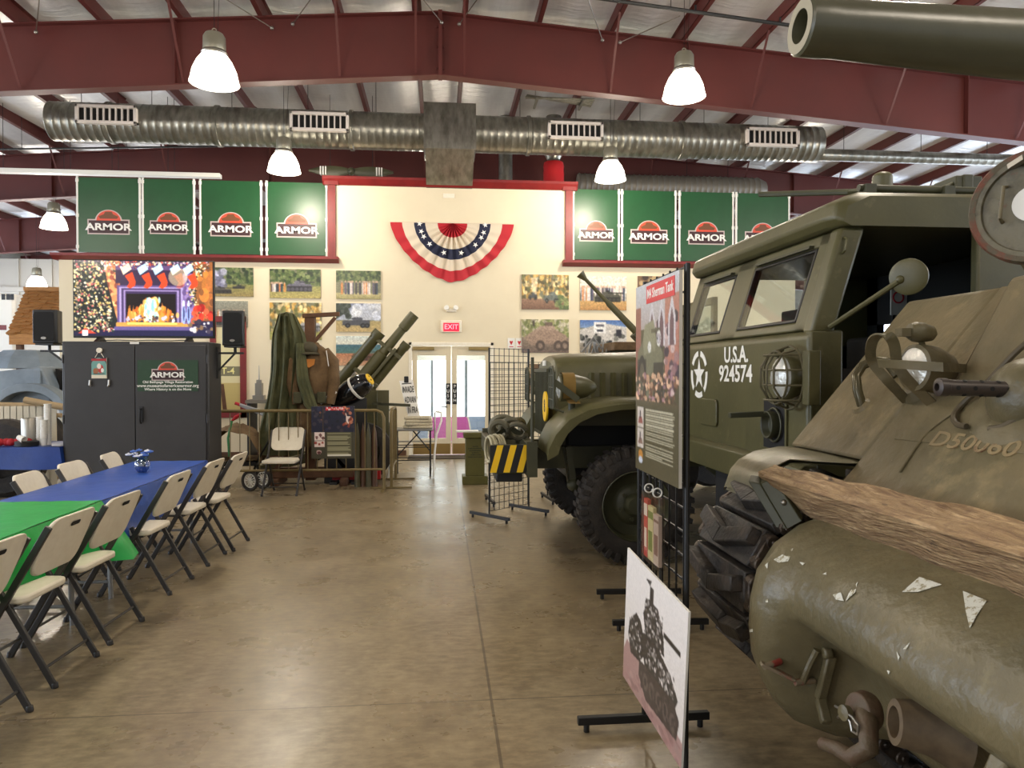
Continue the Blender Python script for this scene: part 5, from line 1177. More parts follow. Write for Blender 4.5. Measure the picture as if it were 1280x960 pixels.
b = MB(); b.tube([(a.x-.02, TY+.45, .5), (c.x+.03, TY+.45, .5)], .012, 8); b.tube([(a.x-.1, TY+.3, .6), (a.x-.02, TY+.45, .5)], .012, 8); b.tube([(c.x+.03, TY+.45, .5), (c.x+.03, TY+.28, .97)], .012, 8); b.build('cross_tube', 'white', t)
# newspapers: a few folded papers
pz = zt_; px = (at(502, 530, Y=TY).x+at(540, 530, Y=TY).x)/2+.02
for i in range(4):
    b = MB(); T = Matrix.Translation((px+.01*((i*7) % 3-1), TY+.2, pz+.026+i*.046)) @ Euler((0, 0, .08*((i*5) % 3-1))).to_matrix().to_4x4()
    o_ = rounded(.44-.015*i, .30, .03); b.prism(o_, 'z', -.0215, .0215, T)
    props(b.build('folded_newspaper', 'paper', bevel=.012), ['bottom folded newspaper of the pile on the small table', 'second folded newspaper from the bottom of the pile', 'third folded newspaper up in the pile', 'top folded newspaper of the pile, under the headline card'][i], 'newspaper', 'folded newspapers on the small table')
a = at(500, 477, Y=TY+.3); d_ = at(524, 524, Y=TY+.2)
zc0 = pz+.2; W_ = .27; tl = at(499, 476, Y=TY+.35); bl = at(511, 525, Y=TY+.22); tr = at(516, 475, Y=TY+.35); br = at(526, 524, Y=TY+.22)
t = thing('headline_card', 'white newspaper headline card leaning on the small table reading INVADE', 'card', (bl.x+.1, TY+.25, zc0))
b = MB(); off = Vector((0, .012, 0)); V = [tl, tr, br, bl]; b.add([p for p in V]+[p+off for p in V], [(0, 1, 2, 3), (4, 7, 6, 5), (0, 4, 5, 1), (1, 5, 6, 2), (2, 6, 7, 3), (3, 7, 4, 0)]); b.build('card_board', mat('card_cream', (246, 244, 238), .7), t, smooth=0)
b = MB()
for s_, f in (('INVADE', .24), ('ADVAN', .5), ('IN FRA', .76)):
    L_ = tl.lerp(bl, f); R_ = tr.lerp(br, f); mcx = (L_+R_)/2; rot = math.atan2(R_.z-L_.z, R_.x-L_.x); T = Matrix.Translation(mcx+Vector((0, -.006, 0))) @ Euler((math.atan2(tl.y-bl.y, tl.z-bl.z)*-1, -rot, 0)).to_matrix().to_4x4(); b.text(s_, .14, T, .001, sx=.36)
b.build('lettering', 'black', t, smooth=0)
b = MB()
for s_ in (.08, .94):
    L_ = tl.lerp(bl, s_); R_ = tr.lerp(br, s_); b.bar(L_.lerp(R_, .15)+Vector((0, -.004, 0)), L_.lerp(R_, .85)+Vector((0, -.004, 0)), .003, .012)
b.build('fine_print', 'black', t, smooth=0)
MB().box(tl.lerp(tr, .5).x-.03, tl.lerp(tr, .5).x+.04, tl.y-.02, tl.y+.03, tl.z-.03, tl.z+.07).build('clip', 'black', t, bevel=.01)
b = MB(); b.bar(tl.lerp(tr, .5)+Vector((0, .02, 0)), (bl.x+.05, TY+.4, zt_), .02, .012); b.build('easel_leg', 'black', t)
# olive pedestal
p = at(594, 607, Z=0); PXX, PYY = at(594, 575, Y=10.5).x, 10.5
t = thing('olive_pedestal', 'olive green wooden pedestal box with small lettering, right of the doors', 'pedestal', (PXX, PYY+.12, 0))
ped = mat('pedestal_green', (88, 84, 34), .5, n=(6, (78, 75, 30), .4, .7))
MB().box(PXX-.18, PXX+.18, PYY-.03, PYY+.3, 0, .12).build('plinth', ped, t, bevel=.008); MB().box(PXX-.135, PXX+.135, PYY, PYY+.27, .12, .66).build('column', ped, t, bevel=.008); MB().box(PXX-.165, PXX+.165, PYY-.03, PYY+.3, .66, .74).build('cap', ped, t, bevel=.012)
b = MB()
rn = random.Random(3)
for i, wl in enumerate((.07, .2, .17, .09, .14, .2)):
    x = PXX-wl/2
    while x < PXX+wl/2: q = rn.uniform(.006, .014); b.box(x, x+q, PYY-.002, PYY, .535-i*.03, .535-i*.03+rn.uniform(.011, .017)); x += q+.004
b.build('small_print', mat('print_dark', (40, 42, 24), .6), t, smooth=0)
MB().box(PXX-.3, PXX+.06, PYY+.0, PYY+.2, .741, .756); props(MB().box(PXX-.27, PXX+.05, PYY+.02, PYY+.22, .741, .76).build('white_card', 'white', smooth=0), 'flat white card lying on top of the olive pedestal', 'card')
# ================================================================== WIRE GRID PANELS
def grid_panel(p0, p1, z0, z1, label, feet=True, step=.0762, up_r=.009, wire=.0028, offset_feet=0):
    p0 = Vector((p0[0], p0[1], 0)); p1 = Vector((p1[0], p1[1], 0)); d = (p1-p0); L = d.length; u = d/L; n = Vector((-u.y, u.x, 0)); up = Vector((0, 0, 1))
    t = thing('wire_grid_panel', label, 'grid panel', (p0+p1)/2, group='wire grid display panels')
    for q in (p0, p1): b = MB(); b.tube([q+up*(.04 if feet else z0), q+up*z1], up_r, 8); b.build('upright', 'black', t)
    b = MB(); k = 1
    while k*step < L: q = p0+u*k*step; b.bar(q+up*z0, q+up*z1, wire*2, wire*2, n); k += 1
    z = z0
    while z <= z1+.001: b.bar(p0+up*z+n*.004, p1+up*z+n*.004, wire*2, wire*2); z += step*(1 if up_r < .01 else 1.33)
    b.build('wire_mesh', 'black', t, smooth=0)
    if feet:
        for q in (p0, p1):
            q = q+n*offset_feet
            b = MB(); b.bar(q+n*.3+up*.052, q-n*.3+up*.052, .03, .035)
            for s in (-1, 1): b.cyl(q+n*s*.26+up*0, q+n*s*.26+up*.04, .014, seg=8)
            b.build('foot', 'black', t, bevel=.003)
    return t
g0 = wxy(-.245, 7.95); g1 = wxy(.19, 8.4)
grid_panel(g0, g1, .1, 1.86, 'freestanding wire grid panel on black feet between the doors and truck')
g2 = wxy(-.27, 9.0); g3 = wxy(.44, 9.15)
t_ = grid_panel(g2, g3, .5, 1.72, 'second wire grid panel with black bars standing behind the first one', feet=True)
# ================================================================== CARGO TRUCK (nose towards the aisle)
def wheel(b_name, parent, x, y, z, r, wdt, side, rimm='olive_dark', lugs=34):
    """side = -1: outer face towards -y"""
    b = MB(); b.lathe([(r*.56, -wdt*.42), (r*.62, -wdt*.5), (r*.86, -wdt*.5), (r*.96, -wdt*.38), (r*.965, wdt*.38), (r*.86, wdt*.5), (r*.62, wdt*.5), (r*.56, wdt*.42)], (x, y, z), (0, 1, 0), 48)
    for k in range(lugs):
        a = 2*PI*k/lugs
        for s in (-1, 1):
            T = Matrix.Translation((x, y, z)) @ Matrix.Rotation(a+(PI/lugs if s > 0 else 0), 4, 'Y') @ Matrix.Translation((0, s*wdt*.27, r*.965))
            b.box(-r*.045, r*.045, -wdt*.25, wdt*.25, -.02, r*.035, T)
            T2 = Matrix.Translation((x, y, z)) @ Matrix.Rotation(a+(PI/lugs if s > 0 else 0), 4, 'Y') @ Matrix.Translation((0, s*wdt*.49, r*.90))
            b.box(-r*.045, r*.045, -.012, .012, -r*.06, r*.08, T2)
    w_ = b.build(b_name, 'rubber', parent, bevel=.004, seg=1)
    s = side; b = MB(); b.lathe([(r*.6, wdt*.48), (r*.585, wdt*.5), (r*.56, wdt*.44), (r*.53, wdt*.1), (r*.36, wdt*.02), (r*.3, wdt*.16), (r*.2, wdt*.2), (r*.17, wdt*.3), (r*.14, wdt*.46), (0, wdt*.48)], (x, y, z), (0, s, 0), 40)
    for k in range(6):
        a = 2*PI*k/6+.3; c = Vector((x+r*.245*math.cos(a), y+s*wdt*.16, z+r*.245*math.sin(a))); b.cyl(c, c+Vector((0, s*.03, 0)), .018, seg=6)
    b.build('rim', rimm, w_)
    return w_
TK = thing('cargo_truck', 'olive military truck with louvred hood, winch and striped bumper, nose towards the aisle', 'truck', (1.9, 7.05, 0))
yn, yf = 6.5, 7.62                      # hood sides
# hood
prof = lambda k: None
b = MB(); rows = []
for x, hw, zt in ((1.0, .50, 1.70), (1.03, .53, 1.745), (1.2, .545, 1.765), (2.35, .60, 1.80)):
    yc = (yn+yf)/2; row = []
    pts = [(-hw, 1.12), (-hw, 1.52), (-hw*.985, 1.62), (-hw*.93, zt-.075), (-hw*.82, zt-.03), (-hw*.5, zt-.004), (0, zt+.01)]
    full = pts+[(-a, z) for a, z in pts[-2::-1]]
    rows.append([(x, yc+a, z) for a, z in full])
b.skin(rows); b.add(rows[0], [tuple(range(len(rows[0])))]); b.add(rows[-1], [tuple(range(len(rows[-1])))])
hood = b.build('hood', 'olive', TK, bevel=.012, smooth=35)
for i in range(9):
    x = 1.34+i*.098; ys = 7.06-(.545+.055*(x-1.2)/1.15)
    b = MB(); b.skin([[(x-.026, ys+.004, z), (x-.012, ys-.036, z), (x+.02, ys-.024, z), (x+.026, ys+.004, z)] for z in (1.36, 1.375, 1.58, 1.595)]); b.build('louvre', 'olive', hood, smooth=30)
b = MB(); pz = 1.69; T = face((.998, 7.06, pz), -PI/2); b.box(.985, .998, 6.98, 7.14, 1.66, 1.71); b.build('hood_badge', 'cream_t', hood)
# radiator and guard
b = MB(); b.box(.98, 1.08, 6.62, 7.5, .98, 1.64); b.build('radiator_shell', 'olive_dark', TK, bevel=.02)
b = MB()
for k in range(13): y = 6.66+k*.067; b.box(.955, .985, y-.008, y+.008, 1.0, 1.6)
b.box(.95, .99, 6.62, 7.5, 1.6, 1.63).box(.95, .99, 6.62, 7.5, 1.0, 1.03); b.build('radiator_guard', 'olive_dark', TK)
q = at(682, 508, X=.94); b = MB(); b.cyl((.93, q.y, q.z), (.945, q.y, q.z), .135, seg=28); b.m = 1; b.text('8', .16, face((.929, q.y, q.z), -PI/2), .001); o_ = b.build('round_plate', ['yellow', 'black'], TK); o_['label'] = 'round yellow bridge plate'
# fenders
def fender(y0, y1, nm='fender'):
    b = MB(); out = [(.86, .93), (.87, 1.02), (.93, 1.14), (1.04, 1.26), (1.2, 1.34), (1.45, 1.385), (1.8, 1.39), (2.1, 1.36), (2.3, 1.26), (2.42, 1.1)]
    inn = [(x+(.02 if i < 5 else -.0), z-.025) for i, (x, z) in enumerate(out)]
    lip = [(.95, .93), (.97, 1.0), (1.03, 1.1), (1.13, 1.19), (1.27, 1.255), (1.47, 1.29), (1.8, 1.3), (2.05, 1.27), (2.2, 1.18), (2.3, 1.05)]
    ys = [y0, y0+.03, y0+.1, y1]; dz = [-.05, -.012, 0, 0]
    b.skin([[(x, y, z+d) for x, z in out] for y, d in zip(ys, dz)])
    b.skin([[(x, y0, z-.05) for x, z in out], [(x, y0+.002, z) for x, z in lip]])
    b.skin([[(x, y0+.02, z) for x, z in lip], [(x, y1, z) for x, z in lip]])
    b.skin([[(x, y1, z) for x, z in lip], [(x, y1, z) for x, z in out]])
    return b.build(nm, 'olive', TK, smooth=50)
fender(5.93, 6.52); fe2 = MB()
b = fender(8.19, 7.6, 'fender')
# headlights with guards
for y, cover in ((6.17, True), (7.95, False)):
    x = 1.0; z = 1.47
    b = MB(); b.lathe([(0, .012), (.1, .01), (.118, 0), (.118, -.05), (.11, -.12), (.085, -.22), (.04, -.3), (0, -.32)], (x, y, z), (-1, 0, 0), 26); h = b.build('headlight', 'olive', TK)
    b = MB(); b.lathe([(0, .03), (.06, .024), (.1, .008)], (x, y, z), (-1, 0, 0), 24); b.build('lens', 'lens', h)
    g = MB(); xg = x-.07
    g.tube([(xg+.08, y-.14, z-.2), (xg, y-.14, z-.17), (xg, y-.14, z+.13), (xg, y-.08, z+.17), (xg, y+.08, z+.17), (xg, y+.14, z+.13), (xg, y+.14, z-.17), (xg+.08, y+.14, z-.2)], .012, 8)
    for k in (-.07, 0, .07): g.tube([(xg, y+k, z+.165), (xg, y+k, z-.18)], .007, 6)
    for k in (-.1, 0, .1): g.tube([(xg, y-.14, z+k), (xg, y+.14, z+k)], .006, 6)
    for s in (-1, 1): g.bar((xg, y+s*.14, z+.05), (xg+.2, y+s*.14, z-.1), .012, .05)
    g.build('brush_guard', 'olive_dark', TK)
    if cover:
        b = MB(); rows = []
        for k in range(13): a = -PI*.75+PI*1.35*k/12; rows.append([(x+.06+d, y+(.127+.006*math.sin(k*2.1))*math.sin(a), z+(.13+.006*math.sin(k*1.7))*math.cos(a)) for d in (-.05, 0, .055)])
        rows.append([(x+.1+d, y-.16, z-.13) for d in (-.05, 0, .05)])
        b.skin(rows); o_ = b.build('strap_cloth', mat('mustard_cloth', (122, 96, 44), .85), TK, smooth=70); o_['label'] = 'mustard cloth strap over the headlight'
    MB().cyl((x+.1, y, z-.12), (x+.1, y, 1.2), .03, seg=10).build('light_post', 'olive_dark', TK)
# bumper, winch, striped panel
xb0, xb1 = .44, .76; zb0_, zb1_ = .78, 1.0
b = MB(); b.box(.70, .78, 6.0, 8.0, .74, 1.02); b.build('bumper', 'olive_dark', TK, bevel=.01)
for y0_, y1_, nm in ((6.06, 6.12, 'near'), (7.86, 7.92, 'far')): MB().box(xb0, .72, y0_, y1_, .76, 1.0).build('winch_bracket', 'olive_dark', TK, bevel=.006)
b = MB(); b.box(xb0-.01, xb0+.05, 6.1, 7.9, .8, .96).build('front_rail', 'olive_dark', TK, bevel=.01)
b = MB(); x0, x1 = .40, .70; yq = 6.035; zz0, zz1 = .775, 1.0
b.box(x0, x1, yq, yq+.015, zz0, zz1); b.m = 1; wS = .052
for k in range(-2, 6):
    a = x0+k*2*wS*1.05; poly = [(a, zz0), (a+wS, zz0), (a+wS+.06, zz1), (a+.06, zz1)]
    # clip to panel
    def cl(pts, f, v, up):
        o = []
        for i in range(len(pts)):
            p, q = pts[i], pts[(i+1) % len(pts)]; pi_ = p[0] >= v if up else p[0] <= v; qi = q[0] >= v if up else q[0] <= v
            if pi_: o.append(p)
            if pi_ != qi: t_ = (v-p[0])/(q[0]-p[0]); o.append((v, p[1]+(q[1]-p[1])*t_))
        return o
    poly = cl(cl(poly, 0, x0, True), 0, x1, False)
    if len(poly) > 2: b.prism(poly, 'y', yq-.002, yq)
o_ = b.build('hazard_panel', ['black', 'yellow'], TK, smooth=0); o_['label'] = 'black and yellow striped side panel'
b = MB(); b.tube([(.745, 6.0, .76), (.745, 6.0, 1.72)], .014, 8); b.box(.70, .785, 5.98, 6.03, .74, 1.03); b.build('width_marker', 'olive_dark', TK)
MB().box(.46, .68, 6.15, 6.6, .68, .775).build('winch_motor', 'black', TK, bevel=.01)
b = MB(); b.lathe([(.16, 0), (.16, .02), (.1, .03), (.1, .5), (.16, .52), (.16, .54)], (.6, 6.5, .95), (0, 1, 0), 24); b.build('winch_drum', 'olive_dark', TK)
for c, R_, r_, nrm in (((.50, 6.35, 1.1), .09, .035, (.2, 1, .2)), ((.62, 6.55, 1.1), .11, .035, (0, 1, .5)), ((.66, 6.35, 1.09), .1, .03, (.3, 1, .8)), ((.56, 6.75, 1.12), .12, .035, (0, 1, .9)), ((.68, 6.7, 1.1), .1, .03, (-.3, 1, .6))):
    b = MB(); b.ring(c, R_*.8, r_*.8, nrm, 20, 8, .5, 6.0); b.build('tow_hook', mat('worn_steel_olive', (96, 92, 74), .5, .3), TK)
b = MB()
for k in range(6): b.ring((.40+.02*k, 6.2+.02*k, .95+.012*(k % 2)), .105-.004*(k % 3), .011, (1, .22+.05*k, 0), 28, 8)
b.build('rope_coil', mat('old_rope', (176, 168, 140), .85), TK)
# chassis and underside
for y in (6.72, 7.4): b = MB(); b.box(.72, 4.6, y-.04, y+.04, .72, .92); b.build('frame_rail', 'olive_dark', TK)
MB().box(1.15, 2.3, 6.75, 7.37, .62, 1.2).build('engine_block', 'black', TK, bevel=.03)
MB().cyl((1.61, 6.1, .48), (1.61, 8.0, .48), .06, seg=12).build('front_axle', 'olive_dark', TK)
b = MB(); b.sphere((1.61, 7.0, .48), .19, 16, 10); b.build('differential', 'olive_dark', TK)
b = MB(); b.sphere((1.15, 6.35, .62), .06, 12, 8); b.bar((1.15, 6.35, .62), (1.1, 6.35, .95), .05, .05); b.build('shackle', 'olive_dark', TK)
b = MB(); b.bar((1.1, 6.4, .95), (1.15, 6.4, .6), .05, .08); b.bar((1.15, 6.4, .6), (2.2, 6.4, .66), .07, .05); b.build('leaf_spring', 'olive_dark', TK)
b = MB(); b.tube([(1.15, 6.2, .55), (1.3, 6.2, .55), (2.2, 6.25, .62)], .02, 8); b.build('drag_link', 'olive_dark', TK)
wheel('wheel', TK, 1.61, 6.08, .49, .49, .25, -1); wheel('wheel', TK, 1.61, 7.98, .49, .49, .25, 1)
wheel('wheel', TK, 4.2, 6.5, .49, .49, .25, -1); wheel('wheel', TK, 4.2, 7.98, .49, .49, .25, 1)
# cab behind the hood
b = MB(); b.box(2.35, 3.6, 6.3, 7.9, .9, 1.55).box(2.35, 2.42, 6.3, 7.9, 1.5, 1.82); b.build('cab_body', 'olive', TK, bevel=.02)
b = MB(); b.box(2.38, 2.42, 6.3, 6.36, 1.8, 2.25).box(2.38, 2.42, 7.84, 7.9, 1.8, 2.25).box(2.38, 2.42, 6.3, 7.9, 2.2, 2.26).box(2.38, 2.42, 7.07, 7.13, 1.8, 2.2); ws = b.build('windshield_frame', 'olive', TK)
MB().box(2.395, 2.4, 6.36, 7.84, 1.82, 2.2).build('windshield_glass', 'glassy', ws, smooth=0)
MB().box(2.5, 5.4, 6.25, 7.95, .95, 1.12).build('cargo_bed', 'olive', TK, bevel=.01)
for y in (6.25, 7.92): MB().box(3.6, 5.4, y, y+.03, 1.12, 1.6).build('bed_side', 'olive', TK)

# anti-aircraft gun behind the truck
GY = 9.3; q0 = at(725, 342, Y=GY); q1 = at(798, 418, Y=GY); d = (q0-q1).normalized(); L = (q0-q1).length
GX = at(800, 430, Y=GY).x
t = thing('light_cannon', 'slender raised gun barrel with flared muzzle on a low mount behind the truck hood', 'gun', (GX+.4, GY, 0))
b = MB(); b.lathe([(0, 0), (.045, 0), (.04, L*.5), (.026, L*.55), (.024, L*.9), (.06, L), (.05, L), (.015, L-.08)], q1-d*.0, d, 18); b.build('barrel', 'olive', t)
b = MB(); b.bar(q1-d*.7, q1+d*.05, .16, .18, (0, 1, 0)); b.build('receiver', 'olive_dark', t, bevel=.01)
zc_ = at(780, 432, Y=GY).z
b = MB(); b.box(at(752, 435, Y=GY).x, GX+1.6, GY-.7, GY+.7, zc_-.08, zc_+.02); b.build('deck', 'khaki', t, bevel=.01)
b = MB(); b.box(at(757, 435, Y=GY).x, GX+1.6, GY-.65, GY+.65, .5, zc_-.08); b.build('hull', 'olive_dark', t, bevel=.02)
MB().cyl((GX+.35, GY, zc_), (GX+.35, GY, q1.z-.3), .12, seg=14).build('pedestal', 'olive_dark', t)
for x in (GX+.1, GX+1.2):
    for s in (-1, 1): b = MB(); b.lathe([(0, -.1), (.4, -.1), (.45, 0), (.4, .1), (0, .1)], (x, GY+s*.7, .45), (0, 1, 0), 28); b.build('wheel', 'rubber', t)
b = MB(); q = at(742, 434, Y=GY-.3); rn = random.Random(8)
for k in range(9): a_ = rn.uniform(0, 6); b.bar((q.x-.1+.035*k, GY-.3, q.z-.12), (q.x-.1+.035*k+.06*math.cos(a_), GY-.3+.06*math.sin(a_), q.z+.02+.09*rn.random()), .02, .02)
b.tube([(q.x-.15, GY-.3, q.z-.06), (q.x, GY-.3, q.z+.12), (q.x+.1, GY-.3, q.z-.02)], .015, 6); b.box(q.x-.2, q.x+.2, GY-.4, GY-.2, q.z-.2, q.z-.1); b.build('sight_bracket', 'grey_leg', t)
b = MB(); b.box(q.x-.18, q.x+.2, GY-.38, GY-.2, .5, q.z-.2); b.build('sight_post', 'olive_dark', t)

# ================================================================== BOX CAB TRUCK (U.S.A. 924574)
TC = thing('box_cab_truck', 'large olive truck with a boxy open-sided cab marked U.S.A. 924574', 'truck', (2.8, 4.7, 0))
X0, Y0, Y1 = 1.91, 3.7, 5.86; ZB = 1.82; ZH = 2.36
def slabx(b, y0, y1, f0, f1, th=.06):
    """sloped piece of the windscreen wall: f = 0 at the belt, 1 at the header"""
    def P_(y, f, d): return (X0+.02+.17*f+d, y, ZB+(ZH-ZB)*f)
    vs = [P_(y, f, d) for y in (y0, y1) for f in (f0, f1) for d in (0, th)]
    b.add(vs, [(0, 1, 3, 2), (4, 6, 7, 5), (0, 4, 5, 1), (2, 3, 7, 6), (0, 2, 6, 4), (1, 5, 7, 3)])
# lower front
b = MB(); b.prism([(X0, 1.08), (X0, ZB-.03), (X0+.03, ZB), (X0+.09, ZB), (X0+.06, 1.08)], 'y', Y0+.0, Y1); fp = b.build('front_panel', 'olive', TC, bevel=.04, seg=4)
b = MB(); b.box(X0+.005, 3.6, Y1-.06, Y1, 1.08, ZB); b.build('side_panel', 'olive', TC, bevel=.01)
b = MB(); b.box(X0+.01, 2.1, Y0-.005, Y0+.06, 1.08, ZB+.0); b.box(X0+.01, 3.6, Y0-.004, Y0+.05, 1.0, 1.2); b.build('side_panel', 'olive', TC, bevel=.012)
b = MB(); b.prism([(X0-.05, .93), (X0-.06, 1.09), (X0-.03, 1.115), (X0+.05, 1.115), (X0+.05, .93)], 'y', Y0-.02, Y1+.02); b.build('front_sill', 'olive', TC, bevel=.008)
b = MB(); b.box(X0+.02, 3.6, Y0+.03, Y1-.03, 1.0, 1.06); b.build('cab_floor', 'olive_dark', TC)
b = MB(); b.box(3.5, 3.56, Y0+.02, Y1-.02, 1.0, 1.75); b.box(3.5, 3.56, Y0+.02, Y0+.2, 1.75, 2.4).box(3.5, 3.56, Y1-.2, Y1-.02, 1.75, 2.4).box(3.5, 3.56, Y0+.02, Y1-.02, 1.98, 2.4); b.build('rear_wall', 'blackm', TC)  # black colour stands in for the deep shade inside the cab
b = MB(); b.box(2.85, 3.56, Y0, Y0+.06, 1.1, 2.4); b.build('side_panel', 'olive', TC, bevel=.015)
b = MB(); b.box(2.98, 3.56, Y1-.06, Y1, 1.6, 2.4); b.build('side_panel', 'olive', TC, bevel=.015)
# windscreen wall
b = MB(); W1 = (3.92, 4.74); W2 = (5.04, 5.70)
slabx(b, Y0+.0, W1[0], 0, 1); slabx(b, W1[1], W2[0], 0, 1); slabx(b, W2[1], Y1, 0, 1); slabx(b, Y0+.1, Y1-.02, 0, .10); slabx(b, Y0+.1, Y1-.02, .86, 1.0)
b.build('windscreen_wall', 'olive', TC, bevel=.012)
for (ya, yb_) in (W1, W2):
    b = MB(); slabx(b, ya, ya+.022, .1, .86, .03); slabx(b, yb_-.022, yb_, .1, .86, .03); slabx(b, ya, yb_, .10, .135, .03); slabx(b, ya, yb_, .825, .86, .03)
    g = b.build('window_rubber', 'black', TC, bevel=.004)
    b = MB(); slabx(b, ya+.02, yb_-.02, .13, .83, .006); b.build('window_glass', 'glassy', g, smooth=0)
    b = MB(); slabx(b, ya+.05, yb_-.05, .87, .9, -.03); b.build('window_hinge', 'olive_dark', g)
# near corner pillar (leaning back)
b = MB(); b.add([(X0+.01, Y0-.005, ZB-.02), (X0+.14, Y0-.005, ZB-.02), (X0+.31, Y0-.005, ZH), (X0+.17, Y0-.005, ZH), (X0+.01, Y0+.1, ZB-.02), (X0+.14, Y0+.06, ZB-.02), (X0+.31, Y0+.06, ZH), (X0+.17, Y0+.1, ZH)],
      [(0, 1, 2, 3), (4, 7, 6, 5), (0, 4, 5, 1), (1, 5, 6, 2), (2, 6, 7, 3), (3, 7, 4, 0)]); b.build('corner_pillar', 'olive', TC, bevel=.02)
# roof with rounded shoulders
b = MB(); rows = []
pr_ = [(2.06, ZH), (2.02, ZH+.05), (2.04, ZH+.13), (2.16, ZH+.185), (2.9, ZH+.19), (3.65, ZH+.19), (3.65, ZH)]
for y, ins, dz in ((Y0-.04, .06, -.03), (Y0-.01, .015, -.005), (Y0+.1, 0, 0), (Y1-.1, 0, 0), (Y1+.01, .015, -.005), (Y1+.04, .06, -.03)):
    rows.append([(x+(ins if x < 2.5 else 0), y, z+(dz if z > ZH+.02 else 0)) for x, z in pr_])
b.skin(rows, True); b.add(rows[0], [tuple(range(7))]); b.add(rows[-1], [tuple(range(7))]); b.build('roof', 'olive', TC, bevel=.02, smooth=50)
# roof fittings
b = MB(); b.tube([(2.25, Y0+.12, ZH+.235), (3.5, Y0+.12, ZH+.235)], .02, 10)
for x in (2.3, 2.75, 3.4): b.box(x-.03, x+.03, Y0+.08, Y0+.16, ZH+.18, ZH+.25)
b.build('roof_rail', 'olive_dark', TC)
b = MB(); q = at(1103, 222, Y=Y0+.3); b.cyl((q.x, Y0+.3, ZH+.18), (q.x, Y0+.3, q.z), .055, seg=16); b.sphere((q.x, Y0+.3, q.z), .055, 16, 8, (1, 1, .6)); b.build('roof_vent', 'olive', TC)
b = MB(); e0 = at(950, 243, Y=Y0+1.6); e1 = at(1060, 240, Y=Y0+.9); b.tube([e0, e1, e1+Vector((1.0, -.3, 0))], .02, 8); b.tube([e1+Vector((.3, -.1, 0)), (e1.x+.3, e1.y-.1, ZH+.1)], .02, 6); b.build('roof_pole', 'olive_dark', TC)
# ammunition box on roof
bx_ = at(1148, 222, Y=Y0+.4).x; bx2 = at(1213, 222, Y=Y0+.4).x
props(MB().box((bx_+bx2)/2, bx2, Y0+.3, Y0+.5, ZH+.192, ZH+.37).prism([(bx_-.05, ZH+.21), ((bx_+bx2)/2, ZH+.34), ((bx_+bx2)/2, ZH+.2), (bx_, ZH+.192)], 'y', Y0+.32, Y0+.48).box((bx_+bx2)/2+.04, (bx_+bx2)/2+.1, Y0+.29, Y0+.51, ZH+.2, ZH+.375).build('ammunition_box', 'olive_dark', bevel=.008), 'dark olive ammunition box with feed chute on the cab roof', 'ammunition box')
# markings
def xt(u, v): return at(u, v, X=X0-.001)
b = MB(); q = xt(920, 446); b.text('U.S.A.', .145, face((X0-.003, q.y, q.z+.01), -PI/2), .001, sx=1.1); q = xt(918, 467); b.text('924574', .15, face((X0-.003, q.y-.01, q.z-.005), -PI/2), .001, sx=1.22)
b.build('registration_lettering', 'cream_t', TC, smooth=0)
q = xt(873, 468); b = MB(); T = face((X0-.002, q.y-.02, q.z), -PI/2); star(b, T, .118, .002)
for k in range(5):
    a0 = 2*PI*k/5+PI/2+.62-.5; n_ = 8
    pts = [(math.cos(a0+k2*.95/n_)*.175, math.sin(a0+k2*.95/n_)*.175) for k2 in range(n_+1)]+[(math.cos(a0+k2*.95/n_)*.135, math.sin(a0+k2*.95/n_)*.135) for k2 in range(n_, -1, -1)]
    b.prism(pts, 'y', -.002, 0, T)
b.build('star_emblem', 'cream_t', TC, smooth=0)
q = xt(887, 515); b = MB(); b.prism([(q.y+y, q.z+z) for y, z in rounded(.34, .19, .04)], 'x', X0-.018, X0); b.build('filler_cover', 'olive', TC, bevel=.006)
# headlight, cage, horn
hy, hz = at(970, 472, X=X0-.12).y, 1.57
b = MB(); b.lathe([(0, .1), (.06, .095), (.105, .07), (.112, .05)], (X0-.03, hy, hz), (-1, 0, 0), 28, cap0=False); ln = b
b = MB(); b.lathe([(.113, .06), (.12, .05), (.118, .02), (.09, -.05), (0, -.07)], (X0-.03, hy, hz), (-1, 0, 0), 28); hl = b.build('headlight', 'olive', TC); ln.build('lens', 'lens', hl)
b = MB(); xs_ = (X0-.02, X0-.1, X0-.2)
b.ring((X0-.05, hy, hz), .17, .007, (1, 0, 0), 28, 6); b.ring((X0-.125, hy, hz), .142, .006, (1, 0, 0), 28, 6)
for k in range(4):
    z = -.12+.08*k; hwid = math.sqrt(max(.001, .17**2-z*z)); b.tube([(X0-.04, hy-hwid, hz+z), (X0-.12, hy-hwid*.85, hz+z), (X0-.165, hy-hwid*.4, hz+z), (X0-.165, hy+hwid*.4, hz+z), (X0-.12, hy+hwid*.85, hz+z), (X0-.04, hy+hwid, hz+z)], .0065, 6)
for k in range(3):
    y = -.08+.08*k; h_ = math.sqrt(.17**2-y*y); b.tube([(X0-.04, hy+y, hz-h_), (X0-.12, hy+y, hz-h_*.85), (X0-.17, hy+y, hz-h_*.35), (X0-.17, hy+y, hz+h_*.35), (X0-.12, hy+y, hz+h_*.85), (X0-.04, hy+y, hz+h_)], .0065, 6)
b.build('headlight_cage', mat('cage_paint', (84, 78, 54), .45), TC)
MB().box(X0-.06, X0+.005, hy-.24, hy-.17, hz-.14, hz+.14).build('cage_bracket', 'olive', TC, bevel=.006)
q = xt(965, 530)
b = MB(); b.box(X0-.006, X0+.0, q.y-.19, q.y+.1, q.z-.14, q.z+.14); b.build('horn_recess', 'blackm', TC)
b = MB(); b.box(X0-.012, X0, q.y-.2, q.y-.18, q.z-.15, q.z+.15).box(X0-.012, X0, q.y-.2, q.y+.11, q.z-.165, q.z-.14); b.build('recess_frame', 'olive', TC)
